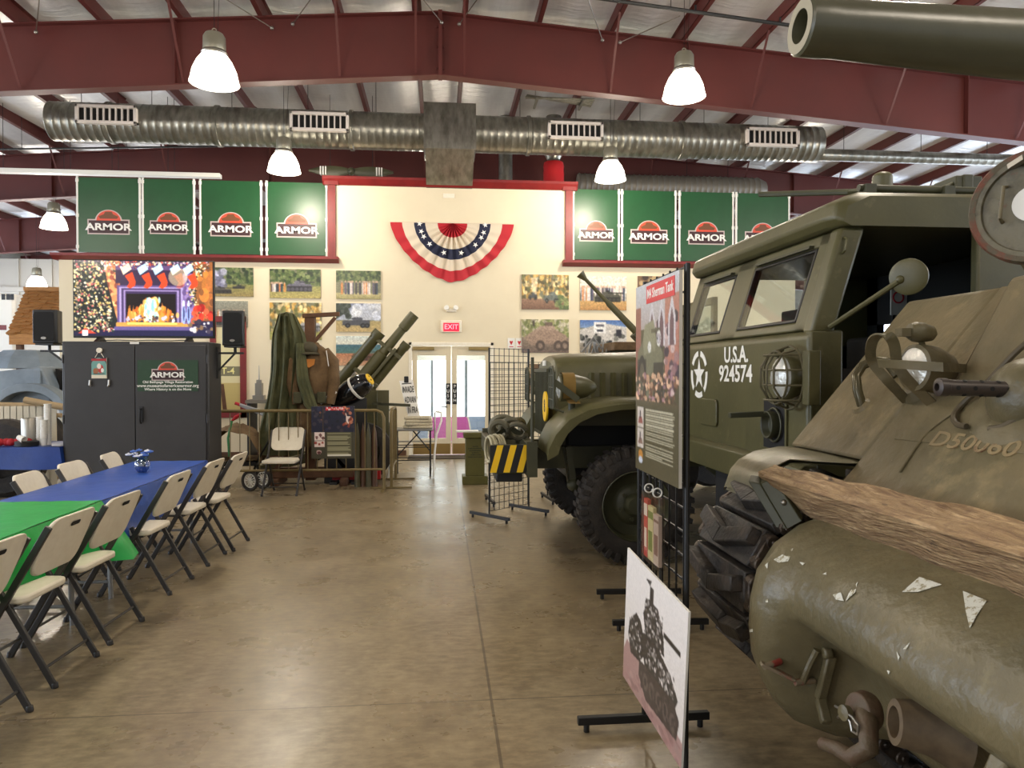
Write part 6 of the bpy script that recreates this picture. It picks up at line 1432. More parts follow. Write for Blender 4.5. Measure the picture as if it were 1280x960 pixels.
b = MB(); b.lathe([(.0, .01), (.05, .012), (.068, .05), (.078, .052), (.08, .03), (.07, -.01)], (X0-.01, q.y-.05, q.z), (-1, 0, 0), 24); b.bar((X0-.02, q.y+.0, q.z+.06), (X0-.25, q.y+.02, q.z+.05), .045, .03); b.ring((X0-.02, q.y-.06, q.z), .095, .007, (1, 0, 0), 20, 6); b.build('horn', 'olive_dark', TC, bevel=.003)
for q in (at(1014, 480, Y=Y0), at(1052, 307, Y=Y0)):
    b = MB(); b.tube([(q.x, Y0-.01, q.z-.04), (q.x, Y0-.035, q.z-.03), (q.x+.01, Y0-.035, q.z+.03), (q.x+.01, Y0-.01, q.z+.04)], .007, 6); b.build('lashing_loop', 'olive', TC)
b = MB(); b.tube([(2.12, Y0-.02, 1.55), (2.12, Y0-.02, 1.42), (2.18, Y0-.02, 1.34), (2.3, Y0-.02, 1.33), (2.6, Y0-.02, 1.33)], .014, 8); b.build('grab_rail', 'olive_dark', TC)
# mirror
q = at(1135, 346, Y=Y0-.35); r0_ = at(1037, 409, Y=Y0-.02)
b = MB(); b.tube([r0_, q+Vector((-.03, .03, -.02))], .014, 8); b.sphere(q+Vector((-.02, .03, -.01)), .022, 10, 8); arm = b.build('mirror_arm', 'olive', TC)
nrm = (Vector((0, 0, 1.6))-q).normalized(); b = MB(); b.lathe([(0, .0), (.07, .004), (.086, -.004), (.088, -.014), (.0, -.016)], q, nrm+Vector((-.35, 0, 0)), 30); b.build('mirror', 'olive', TC)
# interior: matte black parts carry the cab's shade in their colour
b = MB(); b.box(2.0, 2.12, Y0+.1, Y1-.1, 1.45, 1.8); b.build('dashboard', 'blackm', TC, bevel=.02)
for y in (3.98, 5.0): b = MB(); b.box(2.75, 3.2, y-.02, y+.5, 1.25, 1.4); b.box(3.14, 3.26, y-.02, y+.5, 1.35, 1.86); b.build('seat', 'blackm', TC, bevel=.03)
b = MB(); b.ring((2.4, 5.0, 1.75), .2, .014, (1, 0, -.6), 26, 8); b.tube([(2.4, 5.0, 1.75), (2.15, 5.0, 1.5)], .02, 8); b.build('steering_wheel', 'black', TC)
b = MB(); b.box(2.14, 2.3, Y0+.55, Y0+.8, 1.5, 1.98); b.cyl((2.3, Y0+.65, 1.78), (2.3, Y0+.5, 1.78), .05, seg=14); b.build('radio_set', 'black', TC, bevel=.012)
b = MB(); b.box(2.1, 3.5, Y0+.3, Y0+.34, 1.2, 1.62); b.build('inner_panel', 'blackm', TC)
q0_ = at(1112, 357, Y=5.3); q1_ = at(1135, 394, Y=5.3)
t = thing('interior_sign', 'white sign with a red ring seen through the open cab of the box cab truck', 'sign', (q0_.x, 5.3, 1.5))
b = MB(); b.box(q0_.x, q1_.x+.06, 5.28, 5.29, q1_.z, q0_.z); b.build('sign_board', 'white', t, smooth=0); b = MB(); zc_ = (q0_.z+q1_.z)/2+.02; b.ring(((q0_.x+q1_.x)/2-.02, 5.275, zc_), .04, .006, (0, 1, 0), 20, 6); b.build('red_ring', 'redc', t)
b = MB(); b.box(q1_.x-.0, q1_.x+.008, 5.272, 5.28, zc_-.05, zc_+.05).box(q1_.x, q1_.x+.04, 5.272, 5.28, zc_-.05, zc_-.04); b.build('lettering', 'black', t); b = MB(); b.box(q0_.x+.02, q0_.x+.04, 5.29, 5.3, 1.06, q0_.z); b.build('sign_post', 'black', t)
for x, y in ((2.7, 4.0), (2.7, 5.4)): wheel('wheel', TC, x, y, .5, .5, .26, -1 if y < 4.5 else 1)
b = MB(); b.box(1.95, 6.0, 4.25, 5.1, .6, 1.0); b.build('chassis', 'blackm', TC)
for pa_, pb_ in (((1.96, 4.3, .95), (2.4, 4.5, .5)), ((1.96, 5.0, .95), (2.4, 5.0, .5)), ((2.0, 5.4, .9), (2.6, 5.3, .4))): b = MB(); b.bar(pa_, pb_, .055, .055); b.build('suspension_arm', 'olive_dark', TC)
MB().box(3.7, 7.5, Y0+.1, Y1-.1, 1.05, 1.5).build('cargo_bed', 'olive', TC, bevel=.02)
MB().box(3.75, 7.4, Y0+.15, Y1-.15, 1.5, 2.35).build('window_blocker', 'khaki', TC, bevel=.08)  # added box; keeps the bright side window out of the cab opening
# ================================================================== TANK
TA = thing('tank', 'olive tank with rounded cast nose and long gun barrel, filling the lower right corner', 'tank', (3.6, 1.86, 0))
YT0, YT1 = .55, 3.17; YI0, YI1 = 1.0, 2.60
# cast nose: profile varies along the width
def nose(y):
    """profile (x,z) from the top seam, round the front, to the belly"""
    e = max(0, min(1, (y-2.28)/.16)); e = e*e*(3-2*e)            # 1 in the final drive bulge
    e2 = max(0, min(1, (1.36-y)/.16)); e2 = e2*e2*(3-2*e2); e = max(e, e2)
    cen = [(1.52, 1.18), (1.40, 1.10), (1.27, 1.055), (1.175, .985), (1.13, .90), (1.125, .835), (1.16, .79), (1.26, .73), (1.36, .66), (1.40, .56), (1.42, .46), (1.50, .38), (1.75, .36)]
    bul = [(1.52, 1.18), (1.40, 1.10), (1.27, 1.06), (1.175, .995), (1.11, .90), (1.085, .80), (1.08, .70), (1.09, .60), (1.12, .52), (1.16, .45), (1.22, .39), (1.35, .34), (1.75, .36)]
    return [(c[0]*(1-e)+b_[0]*e, c[1]*(1-e)+b_[1]*e) for c, b_ in zip(cen, bul)]
b = MB(); rows = []; ctr = (1.5, .8)
ysn = [YI0+(YI1-.12-YI0-.12)*k/44+.12 for k in range(45)]
for y, sh in [(YI0, .55), (YI0+.02, .8), (YI0+.06, .94)]+[(y, 1) for y in ysn]+[(YI1-.07, .975), (YI1-.035, .92), (YI1-.012, .83), (YI1, .70)]:
    rows.append([(ctr[0]+(x-ctr[0])*sh, y, ctr[1]+(z-ctr[1])*(sh if i > 1 else 1-(1-sh)*.35)) for i, (x, z) in enumerate(nose(y))])
b.skin(rows); b.add(rows[0], [tuple(range(13))]); b.add(rows[-1], [tuple(range(13))])
nose_o = b.build('cast_nose', 'cast', TA, smooth=70)
# chipped white paint marks: thin flakes lying on the nose skin
def nose_pt(y, s):
    pr_ = nose(y); k = min(int(s), 11); f = s-k; x = pr_[k][0]*(1-f)+pr_[k+1][0]*f; z = pr_[k][1]*(1-f)+pr_[k+1][1]*f
    dx = pr_[k+1][0]-pr_[k][0]; dz = pr_[k+1][1]-pr_[k][1]; n_ = Vector((dz, 0, -dx)).normalized()
    if n_.x > 0: n_ = -n_
    return Vector((x, y, z))+n_*.0035
from mathutils.bvhtree import BVHTree
_v = [Vector(p)+Vector(TA.location) for p in (v.co for v in nose_o.data.vertices)]
_bvh = BVHTree.FromPolygons(_v, [tuple(p.vertices) for p in nose_o.data.polygons])
def on_nose(u, v):
    d = (at(u, v, Y=3)-CP).normalized(); h = _bvh.ray_cast(CP, d)
    return (h[0]+h[1]*(.003 if h[1].dot(d) < 0 else -.003)) if h[0] else None
chip = mat('chipped_white_paint', (206, 204, 190), .6, n=(70, (150, 140, 110), .5, .6))
def flake(poly):
    ps = [on_nose(*p) for p in poly]
    if any(p is None for p in ps): return
    c = sum(ps, Vector())/len(ps); b = MB(); b.add(ps+[c], [(i, (i+1) % len(ps), len(ps)) for i in range(len(ps))]); o = b.build('paint_chip', chip, nose_o, smooth=0)
rn = random.Random(12)
def shard(poly, n=7, k=.30):
    xs_ = [p[0] for p in poly]; ys_ = [p[1] for p in poly]
    flake(poly)
for poly in ([(1128, 741), (1150, 722), (1178, 732), (1148, 741)], [(1204, 740), (1234, 752), (1222, 770), (1213, 787), (1208, 765)], [(968, 700), (992, 686), (986, 702), (974, 704)], [(952, 693), (962, 684), (970, 682), (958, 697)],
             [(1062, 742), (1073, 728), (1070, 741), (1058, 752)], [(1042, 744), (1052, 741), (1056, 752), (1046, 750)], [(1130, 812), (1139, 803), (1134, 812)], [(1122, 815), (1126, 821), (1124, 826)], [(1029, 718), (1034, 716), (1034, 719)], [(958, 750), (961, 749), (961, 753), (958, 753)], [(938, 787), (942, 786), (942, 790), (938, 790)], [(1110, 838), (1114, 839), (1112, 843)], [(1000, 703), (1008, 704), (1004, 707)], [(957, 707), (961, 703), (960, 712)]):
    flake(poly)
# hull
b = MB()
b.prism([(1.38, 1.08), (2.1, 1.92), (5.6, 1.92), (5.6, .5), (1.7, .4), (1.45, .8)], 'y', YI0, YI1)
hull = b.build('hull', 'tank', TA, smooth=0)
b = MB(); sp = [(1.545, 1.272), (2.1, 1.92), (5.6, 1.92), (5.6, 1.272)]
b.prism(sp, 'y', YI1, YT1); b.build('sponson', 'tank', TA, bevel=.02); b = MB(); b.prism(sp, 'y', YT0, YI0); b.build('sponson', 'tank', TA, bevel=.02)
# driver hood bulge
for ya, yb_ in ((1.95, 2.5), (1.15, 1.7)):
    b = MB(); b.add([(1.72, ya+.06, 1.475), (1.72, yb_-.1, 1.475), (2.0, yb_-.06, 1.935), (2.0, ya+.04, 1.935), (2.5, yb_, 1.94), (2.5, ya, 1.94), (2.5, ya, 1.8), (2.5, yb_, 1.8), (2.0, ya-.05, 1.78), (2.05, yb_+.05, 1.84)],
      [(0, 1, 2, 3), (3, 2, 4, 5), (1, 9, 7, 4), (1, 4, 2), (0, 3, 5), (0, 5, 6, 8)]); b.build('driver_hood', 'tank', TA, bevel=.02, smooth=30)
# fender sheets, flap, bracket
fz = 1.262
for ya, yb_ in ((YI1+.0, YT1+.03), (YT0-.03, YI0)):
    b = MB(); outl = [(1.275, 1.12), (1.29, 1.165), (1.33, 1.21), (1.40, 1.245), (1.5, fz), (1.6, fz), (5.6, fz)]
    outl = [(1.262, 1.085)]+outl; yi = lambda x, y: max(y, 2.86) if (x < 1.42 and ya > 2) else y
    b.skin([[(x, yi(x, y), z+dz) for x, z in outl] for y, dz in ((ya, 0), (ya+.05, .004), ((ya+yb_)/2, .008), (yb_-.03, .006), (yb_, 0), (yb_, -.02))])
    b.skin([[(x+.01, yi(x, y), z-.012) for x, z in outl] for y in (ya, yb_)])
    f_ = b.build('fender', mat('worn_fender', (104, 98, 72), .38, .2, n=(5, (134, 124, 92), .5, .75), bump=(12, .2)), TA, smooth=60)
a_ = at(962, 612, Y=2.63); b = MB()
b.add([at(950, 604, Y=2.69), at(968, 598, Y=2.65), at(1003, 652, Y=2.55), at(984, 662, Y=2.57)]+[p+Vector((.03, .05, .02)) for p in (at(950, 604, Y=2.69), at(968, 598, Y=2.65), at(1003, 652, Y=2.55), at(984, 662, Y=2.57))], [(0, 1, 2, 3), (4, 7, 6, 5), (0, 4, 5, 1), (1, 5, 6, 2), (2, 6, 7, 3), (3, 7, 4, 0)])
b.add([at(935, 602, Y=2.71), at(950, 604, Y=2.69), at(984, 662, Y=2.57), at(970, 660, Y=2.61)]+[p+Vector((.03, .05, .02)) for p in (at(935, 602, Y=2.71), at(950, 604, Y=2.69), at(984, 662, Y=2.57), at(970, 660, Y=2.61))], [(0, 1, 2, 3), (4, 7, 6, 5), (0, 4, 5, 1), (1, 5, 6, 2), (2, 6, 7, 3), (3, 7, 4, 0)])
b.build('log_bracket', 'olive_dark', TA, bevel=.004); 
b = MB(); q = at(980, 628, Y=2.61); b.sphere(q, .012, 10, 6); b.build('bracket_bolt', 'steel', TA)
b = MB(); b.add([at(1040, 610, Y=2.72), at(1100, 560, Y=2.74), at(1108, 566, Y=2.70), at(1052, 614, Y=2.68)]+[p+Vector((0, 0, -.03)) for p in (at(1040, 610, Y=2.72), at(1100, 560, Y=2.74), at(1108, 566, Y=2.70), at(1052, 614, Y=2.68))], [(0, 1, 2, 3), (4, 7, 6, 5), (0, 4, 5, 1), (1, 5, 6, 2), (2, 6, 7, 3), (3, 7, 4, 0)]); b.build('fender_strut', 'tank', TA)
MB().box(1.62, 1.74, 3.02, 3.14, 1.275, 1.33).build('fender_block', 'steel', TA, bevel=.004)
# tracks: sprocket, idler, wheels, shoes
def track_path():
    sc, sr = Vector((1.47, .775)), .34; wc, wr = Vector((1.98, .37)), .34; ic, ir = Vector((5.0, .7)), .34
    pts = []
    # top run right to left, round sprocket, down to first wheel, along ground, round idler
    for k in range(40): pts.append((5.0-3.6*k/40, 1.115-.02*math.sin(PI*k/40)))
    for k in range(25): a = PI/2+ (PI*.5+.95-.0)*k/24; pts.append((sc.x+sr*math.cos(a), sc.y+sr*math.sin(a)))
    e = Vector(pts[-1]); g = Vector((1.82, .055))
    for k in range(1, 12): p = e.lerp(g, k/12); pts.append((p.x, p.y))
    for k in range(6): t_ = k/6; pts.append((1.82+.12*t_, .055-.02*t_))
    for k in range(40): pts.append((1.95+2.85*k/40, .035))
    for k in range(25): a = -PI/2+PI*k/24; pts.append((ic.x+ir*math.cos(a)*1.1, ic.y+ .04+(ir+.14)*math.sin(a)*1.0 + (0 if a < 0 else 0)))
    return [Vector(p) for p in pts]
pth = track_path(); cum = [0]
for i in range(len(pth)): cum.append(cum[-1]+(pth[(i+1) % len(pth)]-pth[i]).length)
def pth_at(s):
    s %= cum[-1]
    for i in range(len(pth)):
        if cum[i+1] >= s: f = (s-cum[i])/max(1e-9, cum[i+1]-cum[i]); return pth[i].lerp(pth[(i+1) % len(pth)], f)
def shoe_mesh():
    b = MB(); b.box(-.068, .068, -.20, .20, -.03, .012)
    # chevron grouser: two slanted raised bars
    for s in (-1, 1):
        b.prism([(-.055, 0), (.005, 0), (.055, s*.19), (-.0, s*.19)], 'z', .01, .05)
    b.m = 1
    for s in (-1, 1):
        for px in (-.04, .04): b.cyl((px, s*.19, -.012), (px, s*.235, -.012), .024, seg=12); b.cyl((px, s*.235, -.012), (px, s*.243, -.012), .011, seg=6)
        b.box(-.05, .05, s*.218-.013, s*.218+.013, -.036, .012)
    b.prism([(-.03, -.03), (.03, -.03), (.018, -.09), (-.018, -.09)], 'y', -.02, .02)
    o = b.build('track_shoe', ['trackm', 'tracks'], None, bevel=.007, seg=1, local=True); return o
shoe = None
for yc in ((YI1+YT1)/2, (YT0+YI0)/2):
    tr = MB(); tr.lathe([(0, -.17), (.1, -.17), (.12, -.1), (.3, -.1), (.3, -.075), (.12, -.06), (.12, .06), (.3, .075), (.3, .1), (.12, .1), (.1, .17), (0, .17)], (1.47, yc, .775), (0, 1, 0), 30)
    for k in range(13):
        a = 2*PI*k/13
        for s in (-.088, .088): T = Matrix.Translation((1.47, yc+s, .775)) @ Matrix.Rotation(a, 4, 'Y'); tr.box(-.025, .025, -.012, .012, .26, .315, T)
    tr.build('sprocket', 'tracks', TA, smooth=30)
    for x in (1.98, 2.55, 3.1, 3.65, 4.25, 5.0):
        z, r = (.37, .27) if x < 4.9 else (.7, .28)
        wb = MB(); wb.lathe([(.2, -.12), (r-.03, -.12), (r, -.1), (r, .1), (r-.03, .12), (.2, .12)], (x, yc, z), (0, 1, 0), 32); rw = wb.build('road_wheel', 'rubber', TA)
        wb = MB(); wb.lathe([(0, -.12), (.08, -.12), (.1, -.07), (.2, -.05), (.2, .05), (.1, .07), (.08, .12), (0, .12)], (x, yc, z), (0, 1, 0), 24); wb.build('wheel_disc', 'olive_dark', rw)
    core = MB(); n_sh = int(cum[-1]/.168); step = cum[-1]/n_sh
    tk = bpy.data.objects.new('track', None); COL.objects.link(tk); tk.parent = TA; tk.location = Vector((0, yc, 0))-Vector(TA.location); tk.empty_display_size = .1
    tk.location.z = 0
    if shoe is None: shoe = shoe_mesh()
    for k in range(n_sh):
        a = pth_at(k*step-.07); c = pth_at(k*step+.07); m_ = pth_at(k*step); ang = math.atan2(c.y-a.y, c.x-a.x)
        if k == 0 and yc > 2: o = shoe
        else: o = shoe.copy(); COL.objects.link(o)
        o.parent = tk; o.location = (m_.x, 0, m_.y); o.rotation_euler = (0, -ang+PI, 0); o.scale = (1.14, 1.27, 1.25)
# nose fittings on the cast part
q = at(1125, 905, X=1.22)
def nz(u, v, X): return at(u, v, X=X)
b = MB(); p0 = on_nose(976, 826); p1 = on_nose(1018, 850); p2 = on_nose(1026, 812)
out = Vector((-.075, -.01, 0))
if p0 and p1:
    b.tube([p0, p0+out*.9+Vector((0, -.01, -.01))], .012, 8); b.bar(p0+out, p1+out+Vector((0, 0, .01)), .03, .012, (0, 0, 1)); b.tube([p1, p1+out], .012, 8)
    o_ = b.build('step_bracket', mat('red_grey_step', (122, 108, 86), .55, n=(16, (132, 50, 40), .52, .62)), TA, bevel=.003); o_['label'] = 'small step bracket with red paint'
    b = MB(); p2_ = p1+Vector((0.0, .0, .1)); b.tube([p1+out*.6+Vector((0, 0, -.0)), p1+out*.35+Vector((0, -.012, .06)), on_nose(1025, 811)+out*.15], [.013, .011, .012], 8); b.build('hook_rod', 'cast', TA)
# strap rib and tow lug with shackle
p3 = on_nose(1046, 818); p4 = on_nose(1036, 872)
b = MB(); e = Vector((-.02, 0, 0)); b.bar(p3+e, p4+e*1.5, .028, .035, (1, 0, 0)); b.cyl(p3+e+Vector((0, 0, .008)), p3+e*2.4+Vector((0, 0, .008)), .02, seg=10); b.bar(p4+e*1.5, p4+Vector((.0, -.06, -.055))+e*2, .028, .035, (1, 0, 0)); b.build('rib_strap', 'cast', TA, bevel=.006)
pin = nz(1073, 890, 1.20); b = MB()
b.lathe([(0, 0), (.052, 0), (.058, .02), (.052, .05), (0, .055)], pin+Vector((.04, 0, 0)), (-1, -.15, .1), 24); lug = b.build('tow_lug', mat('rust_brown', (88, 74, 54), .6, n=(20, (90, 66, 48), .4, .7), bump=(40, .3)), TA, bevel=.004)
b = MB(); c = pin+Vector((-.035, -.01, .004)); b.lathe([(0, 0), (.02, 0), (.022, .02), (0, .024)], c, (-1, -.15, .1), 16); b.build('pin_head', 'cast', lug)
b = MB(); b.tube([c+Vector((-.01, .055, -.005)), c+Vector((-.012, .0, .004)), c+Vector((-.012, -.04, .006)), c+Vector((-.012, -.07, -.002)), c+Vector((-.012, -.066, -.03)), c+Vector((-.012, -.04, -.034)), c+Vector((-.012, -.03, -.012)), c+Vector((-.012, 0, -.002)), c+Vector((-.01, .04, -.032))], .0042, 6); o_ = b.build('spring_clip', 'steel', lug); o_['label'] = 'bright wire spring clip'
b = MB(); h0 = nz(1085, 905, 1.19); h1 = nz(1086, 935, 1.17); h2 = nz(1065, 947, 1.15); h3 = nz(1045, 935, 1.13); h4 = nz(1030, 930, 1.12)
b.tube([nz(1078, 888, 1.22), h0, h1, h2, h3, h4], [.034, .028, .027, .025, .021, .018], 14); b.sphere(h4, .019, 12, 8); b.build('tow_hook', 'rust_brown' in M and M['rust_brown'] or MATS['rust_brown'], TA)
b = MB(); e0 = nz(1133, 905, 1.22); ex_ = Vector((-1, .25, .12)).normalized(); b.lathe([(.0, -.13), (.1, -.13), (.068, -.05), (.058, .03), (.04, .032), (.038, -.06), (0, -.06)], e0, ex_, 26); b.build('tow_socket', mat('socket_steel', (104, 88, 66), .55, n=(18, (80, 66, 50), .4, .7)), TA)
b = MB(); e0 = nz(1240, 952, 1.15); b.bar(e0+Vector((.05, 0, .03)), e0+Vector((0, 0, -.08)), .05, .05, (1, 0, 0)); b.build('rib_strap', 'cast', TA, bevel=.008)
# bolt line / seam lip between nose and hull
b = MB()
for k in range(22): y = YI0+.06+k*.077; b.cyl((1.43, y, 1.135), (1.415, y, 1.152), .013, seg=6)
b.build('seam_bolts', 'cast', TA)
# surface finder for the glacis
def gl(u, v, off=0.):
    """point on the sloped front plate under a pixel, lifted off along its normal"""
    n_ = Vector((-.84, 0, .72)).normalized(); p0_ = Vector((1.38, 0, 1.08))+n_*off; d = at(u, v, Y=3)-CP; t_ = (p0_-CP).dot(n_)/d.dot(n_); return CP+d*t_
GN = Vector((-.84, 0, .72)).normalized(); GU = Vector((.72, 0, .84)).normalized()
# raised casting numbers
b = MB(); base = gl(1216, 556, .0)
T = Matrix((( 0, GN.x*-1, GU.x, base.x), (-1, 0, 0, base.y), (0, GN.z*-1, GU.z, base.z), (0, 0, 0, 1)))
b.text('D50060', .085, T @ Matrix.Translation((0, -.001, 0)), .004, sx=1.35); b.build('casting_number', mat('rub_worn_paint', (142, 124, 90), .45, n=(30, (104, 72, 50), .55, .7)), TA, smooth=0)
w0, w1 = gl(1118, 549, .001), gl(1290, 568, .001); w2, w3 = gl(1120, 537, .001), gl(1290, 545, .001)
b = MB(); b.add([w0, w1, w3, w2]+[p+GN*.0025 for p in (w0, w1, w3, w2)], [(4, 5, 6, 7), (0, 1, 5, 4), (1, 2, 6, 5), (2, 3, 7, 6), (3, 0, 4, 7)]); b.build('number_plate_pad', 'tank', TA, bevel=.002)
def smooth_pts(P, n=5):
    P = [Vector(p) for p in P]; out = []
    for i in range(len(P)-1):
        p0, p1, p2, p3 = P[max(i-1, 0)], P[i], P[i+1], P[min(i+2, len(P)-1)]
        for k in range(n): t_ = k/n; out.append(.5*((2*p1)+(p2-p0)*t_+(2*p0-5*p1+4*p2-p3)*t_*t_+(3*p1-p0-3*p2+p3)*t_**3))
    return out+[P[-1]]
# headlight with guard on far side
hc = gl(1150, 460, .115)
b = MB(); b.lathe([(.07, .03), (.083, .025), (.085, 0), (.08, -.05), (.055, -.11), (0, -.14)], hc, (-1, -.1, .05), 26); hl = b.build('headlight', 'tank', TA)
b = MB(); b.lathe([(0, .042), (.04, .037), (.072, .026)], hc, (-1, -.1, .05), 24); b.build('lens', 'lens', hl)
bc = hc+Vector((-.0, -.005, .125)); b = MB(); b.lathe([(.0, .05), (.026, .046), (.036, .026), (.036, 0), (.026, -.04), (0, -.062)], bc, (-1, 0, .1), 20); b.box(bc.x-.085, bc.x-.05, bc.y-.02, bc.y+.02, bc.z-.014, bc.z+.014); bl = b.build('blackout_lamp', 'tank', TA)
MB().cyl(hc+Vector((.02, 0, -.06)), hc-GN*.12, .022, seg=10).build('lamp_post', 'tank', TA); MB().cyl(hc+Vector((.01, 0, .08)), bc+Vector((0, 0, -.03)), .01, seg=8).build('lamp_neck', 'tank', TA)
fb = (.034, .006)
def flat(pts, nm='headlight_guard', side=(0, 1, 0), w_=.034, m='olive'):
    b = MB(); rows = []
    for i, p in enumerate(pts):
        p = Vector(p); d = (Vector(pts[min(i+1, len(pts)-1)])-Vector(pts[max(i-1, 0)])).normalized(); s_ = Vector(side); s_ = (s_-d*s_.dot(d)).normalized(); n_ = d.cross(s_).normalized()
        rows.append([p+s_*w_/2+n_*.003, p-s_*w_/2+n_*.003, p-s_*w_/2-n_*.003, p+s_*w_/2-n_*.003])
    b.skin(rows, True); b.add(rows[0], [(0, 1, 2, 3)]); b.add(rows[-1], [(0, 1, 2, 3)]); return b.build(nm, m, TA, smooth=40)
yg = hc.y+.02
def gp(u, v, x): return at(u, v, X=x)
xg = hc.x-.15
loop = [(1133, 500), (1110, 476), (1092, 455), (1088, 440), (1092, 424), (1102, 418), (1112, 421), (1118, 432), (1122, 456), (1135, 475), (1163, 503)]
lp = []
for i, (u, v) in enumerate(loop):
    f = abs(i-5)/5; lp.append(at(u, v, X=xg+.15*f**1.5-.02))
lp[0] = gl(1134, 502, .0); lp[-1] = gl(1164, 504, .0)
flat(smooth_pts(lp, 4), side=(-.9, .35, .1), w_=.036, m='tank')
A_ = at(1098, 454, X=xg-.0); B_ = gl(1211, 461, .0); flat([A_, at(1135, 456, X=xg+.02), at(1178, 459, X=xg+.09), B_], side=(-.3, 0, 1), w_=.03, m='tank')
# lifting rings (bent tubes) at left edge
k0 = gl(1078, 509, 0); b = MB(); pt = [gl(1078, 509, 0), at(1072, 488, X=k0.x-.02), at(1070, 470, X=k0.x-.01), at(1078, 457, X=k0.x+.02), at(1092, 451, X=k0.x+.06), gl(1108, 452, .05), gl(1122, 470, 0)]
b.tube(pt, .019, 10); b.build('lifting_ring', mat('shiny_olive', (84, 78, 56), .25, .3), TA); b = MB(); b.lathe([(.045, 0), (.03, .02)], gl(1078, 509, -.005), GN, 14, cap1=True); b.build('ring_boss', 'tank', TA)
b = MB(); b.lathe([(.05, 0), (.035, .035), (.025, .04), (0, .04)], gl(1146, 492, 0), GN, 16); b.build('lamp_socket', 'tank', TA)
# bow machine gun in ball mount
bc = at(1283, 488, Y=2.16); bc = gl(1283, 490, .02)
b = MB(); b.sphere(bc-GN*.03, .125, 26, 16); b.build('ball_mount', 'cast', TA)
b = MB(); b.lathe([(.235, -.06), (.2, .03), (.15, .055), (.12, .05)], bc-GN*.05, GN, 32); b.build('mount_collar', 'tank', TA)
g0_ = at(1274, 487, Y=bc.y-.02); g1_ = at(1171, 484, Y=bc.y-.02+.02); d = (g1_-g0_).normalized(); Lg = (g1_-g0_).length
b = MB(); b.lathe([(.0, -.05), (.024, -.05), (.024, Lg-.03), (.027, Lg-.028), (.027, Lg-.004), (.02, Lg), (.012, Lg), (.011, Lg-.03), (0, Lg-.03)], g0_, d, 20); bmg = b.build('machine_gun_barrel', mat('gun_brown', (62, 54, 50), .4, .3), TA)
n_ = d.cross(Vector((0, 0, 1))).normalized(); upv = n_.cross(d)
for k in range(9):
    for a in (0, 1.05, 2.1, -1.05, 3.14, -2.1):
        if (k % 2 == 0) == (a in (0, 2.1, -2.1)): 
            dir_ = n_*math.cos(a)+upv*math.sin(a); q = g0_+d*(Lg*.08+Lg*.82*k/8)+dir_*.0235; b = MB(); b.cyl(q, q+dir_*.0015, .0065, seg=8); b.build('cooling_hole', 'blackm', bmg, smooth=0)
# cable lying on the front plate
cab = [gl(1300, 415, .07), gl(1268, 442, .07), gl(1238, 474, .05), gl(1222, 488, .03), gl(1203, 505, .014), gl(1192, 520, .014), gl(1196, 530, .014), gl(1208, 533, .016)]
def smooth_pts(P, n=5):
    out = []
    for i in range(len(P)-1):
        p0, p1, p2, p3 = P[max(i-1, 0)], P[i], P[i+1], P[min(i+2, len(P)-1)]
        for k in range(n): t_ = k/n; out.append(.5*((2*p1)+(p2-p0)*t_+(2*p0-5*p1+4*p2-p3)*t_*t_+(3*p1-p0-3*p2+p3)*t_**3))
    return out+[P[-1]]
b = MB(); b.tube(smooth_pts(cab), .0095, 8); b.build('cable', mat('cable_olive', (78, 68, 48), .6), TA)
b = MB(); b.tube(smooth_pts([gl(1238, 537, .014), gl(1255, 534, .014), gl(1280, 520, .016), gl(1310, 505, .016)]), .013, 8); b.build('cable', MATS['cable_olive'], TA)
b = MB(); b.tube(smooth_pts([gl(1205, 508, .004), gl(1160, 540, .004), gl(1125, 590, .004)]), .004, 6); b.build('weld_bead', 'tank', TA)
# turret (off to the right) and gun
t_c = Vector((3.35, 1.72, 1.92)); b = MB(); b.lathe([(.0, 0), (.92, 0), (1.0, .15), (.98, .4), (.85, .7), (.5, .8), (0, .82)], t_c, (0, 0, 1), 36); b.build('turret', 'tank', TA)
m0 = at(1000, 33, Y=1.65); m1 = at(1280, 57, Y=1.65); d = (m0-m1).normalized(); root = m0-d*1.95
b = MB(); b.lathe([(.0, 0), (.095, 0), (.085, 1.0), (.076, 1.45), (.064, 1.87), (.066, 1.90), (.0655, 1.945), (.06, 1.95), (.038, 1.95), (.034, 1.93), (.03, 1.7), (0, 1.7)], root, d, 48); b.m = 1; b.lathe([(.0325, 1.7), (.0345, 1.925)], root, d, 30)
gun = b.build('gun_barrel', [mat('barrel_olive', (84, 82, 62), .33, n=(5, (74, 72, 54), .4, .7), bump=(30, .04)), 'blackm'], TA, smooth=40)
b = MB(); b.lathe([(.0601, 1.951), (.038, 1.951)], root, d, 40); o_ = b.build('muzzle_face', mat('muzzle_grey', (150, 142, 120), .5), gun); o_['label'] = 'bare grey muzzle ring'
b = MB(); b.lathe([(.0, -.4), (.28, -.35), (.3, -.1), (.2, .05), (.12, .1)], root, d, 28); b.build('mantlet', 'tank', TA)
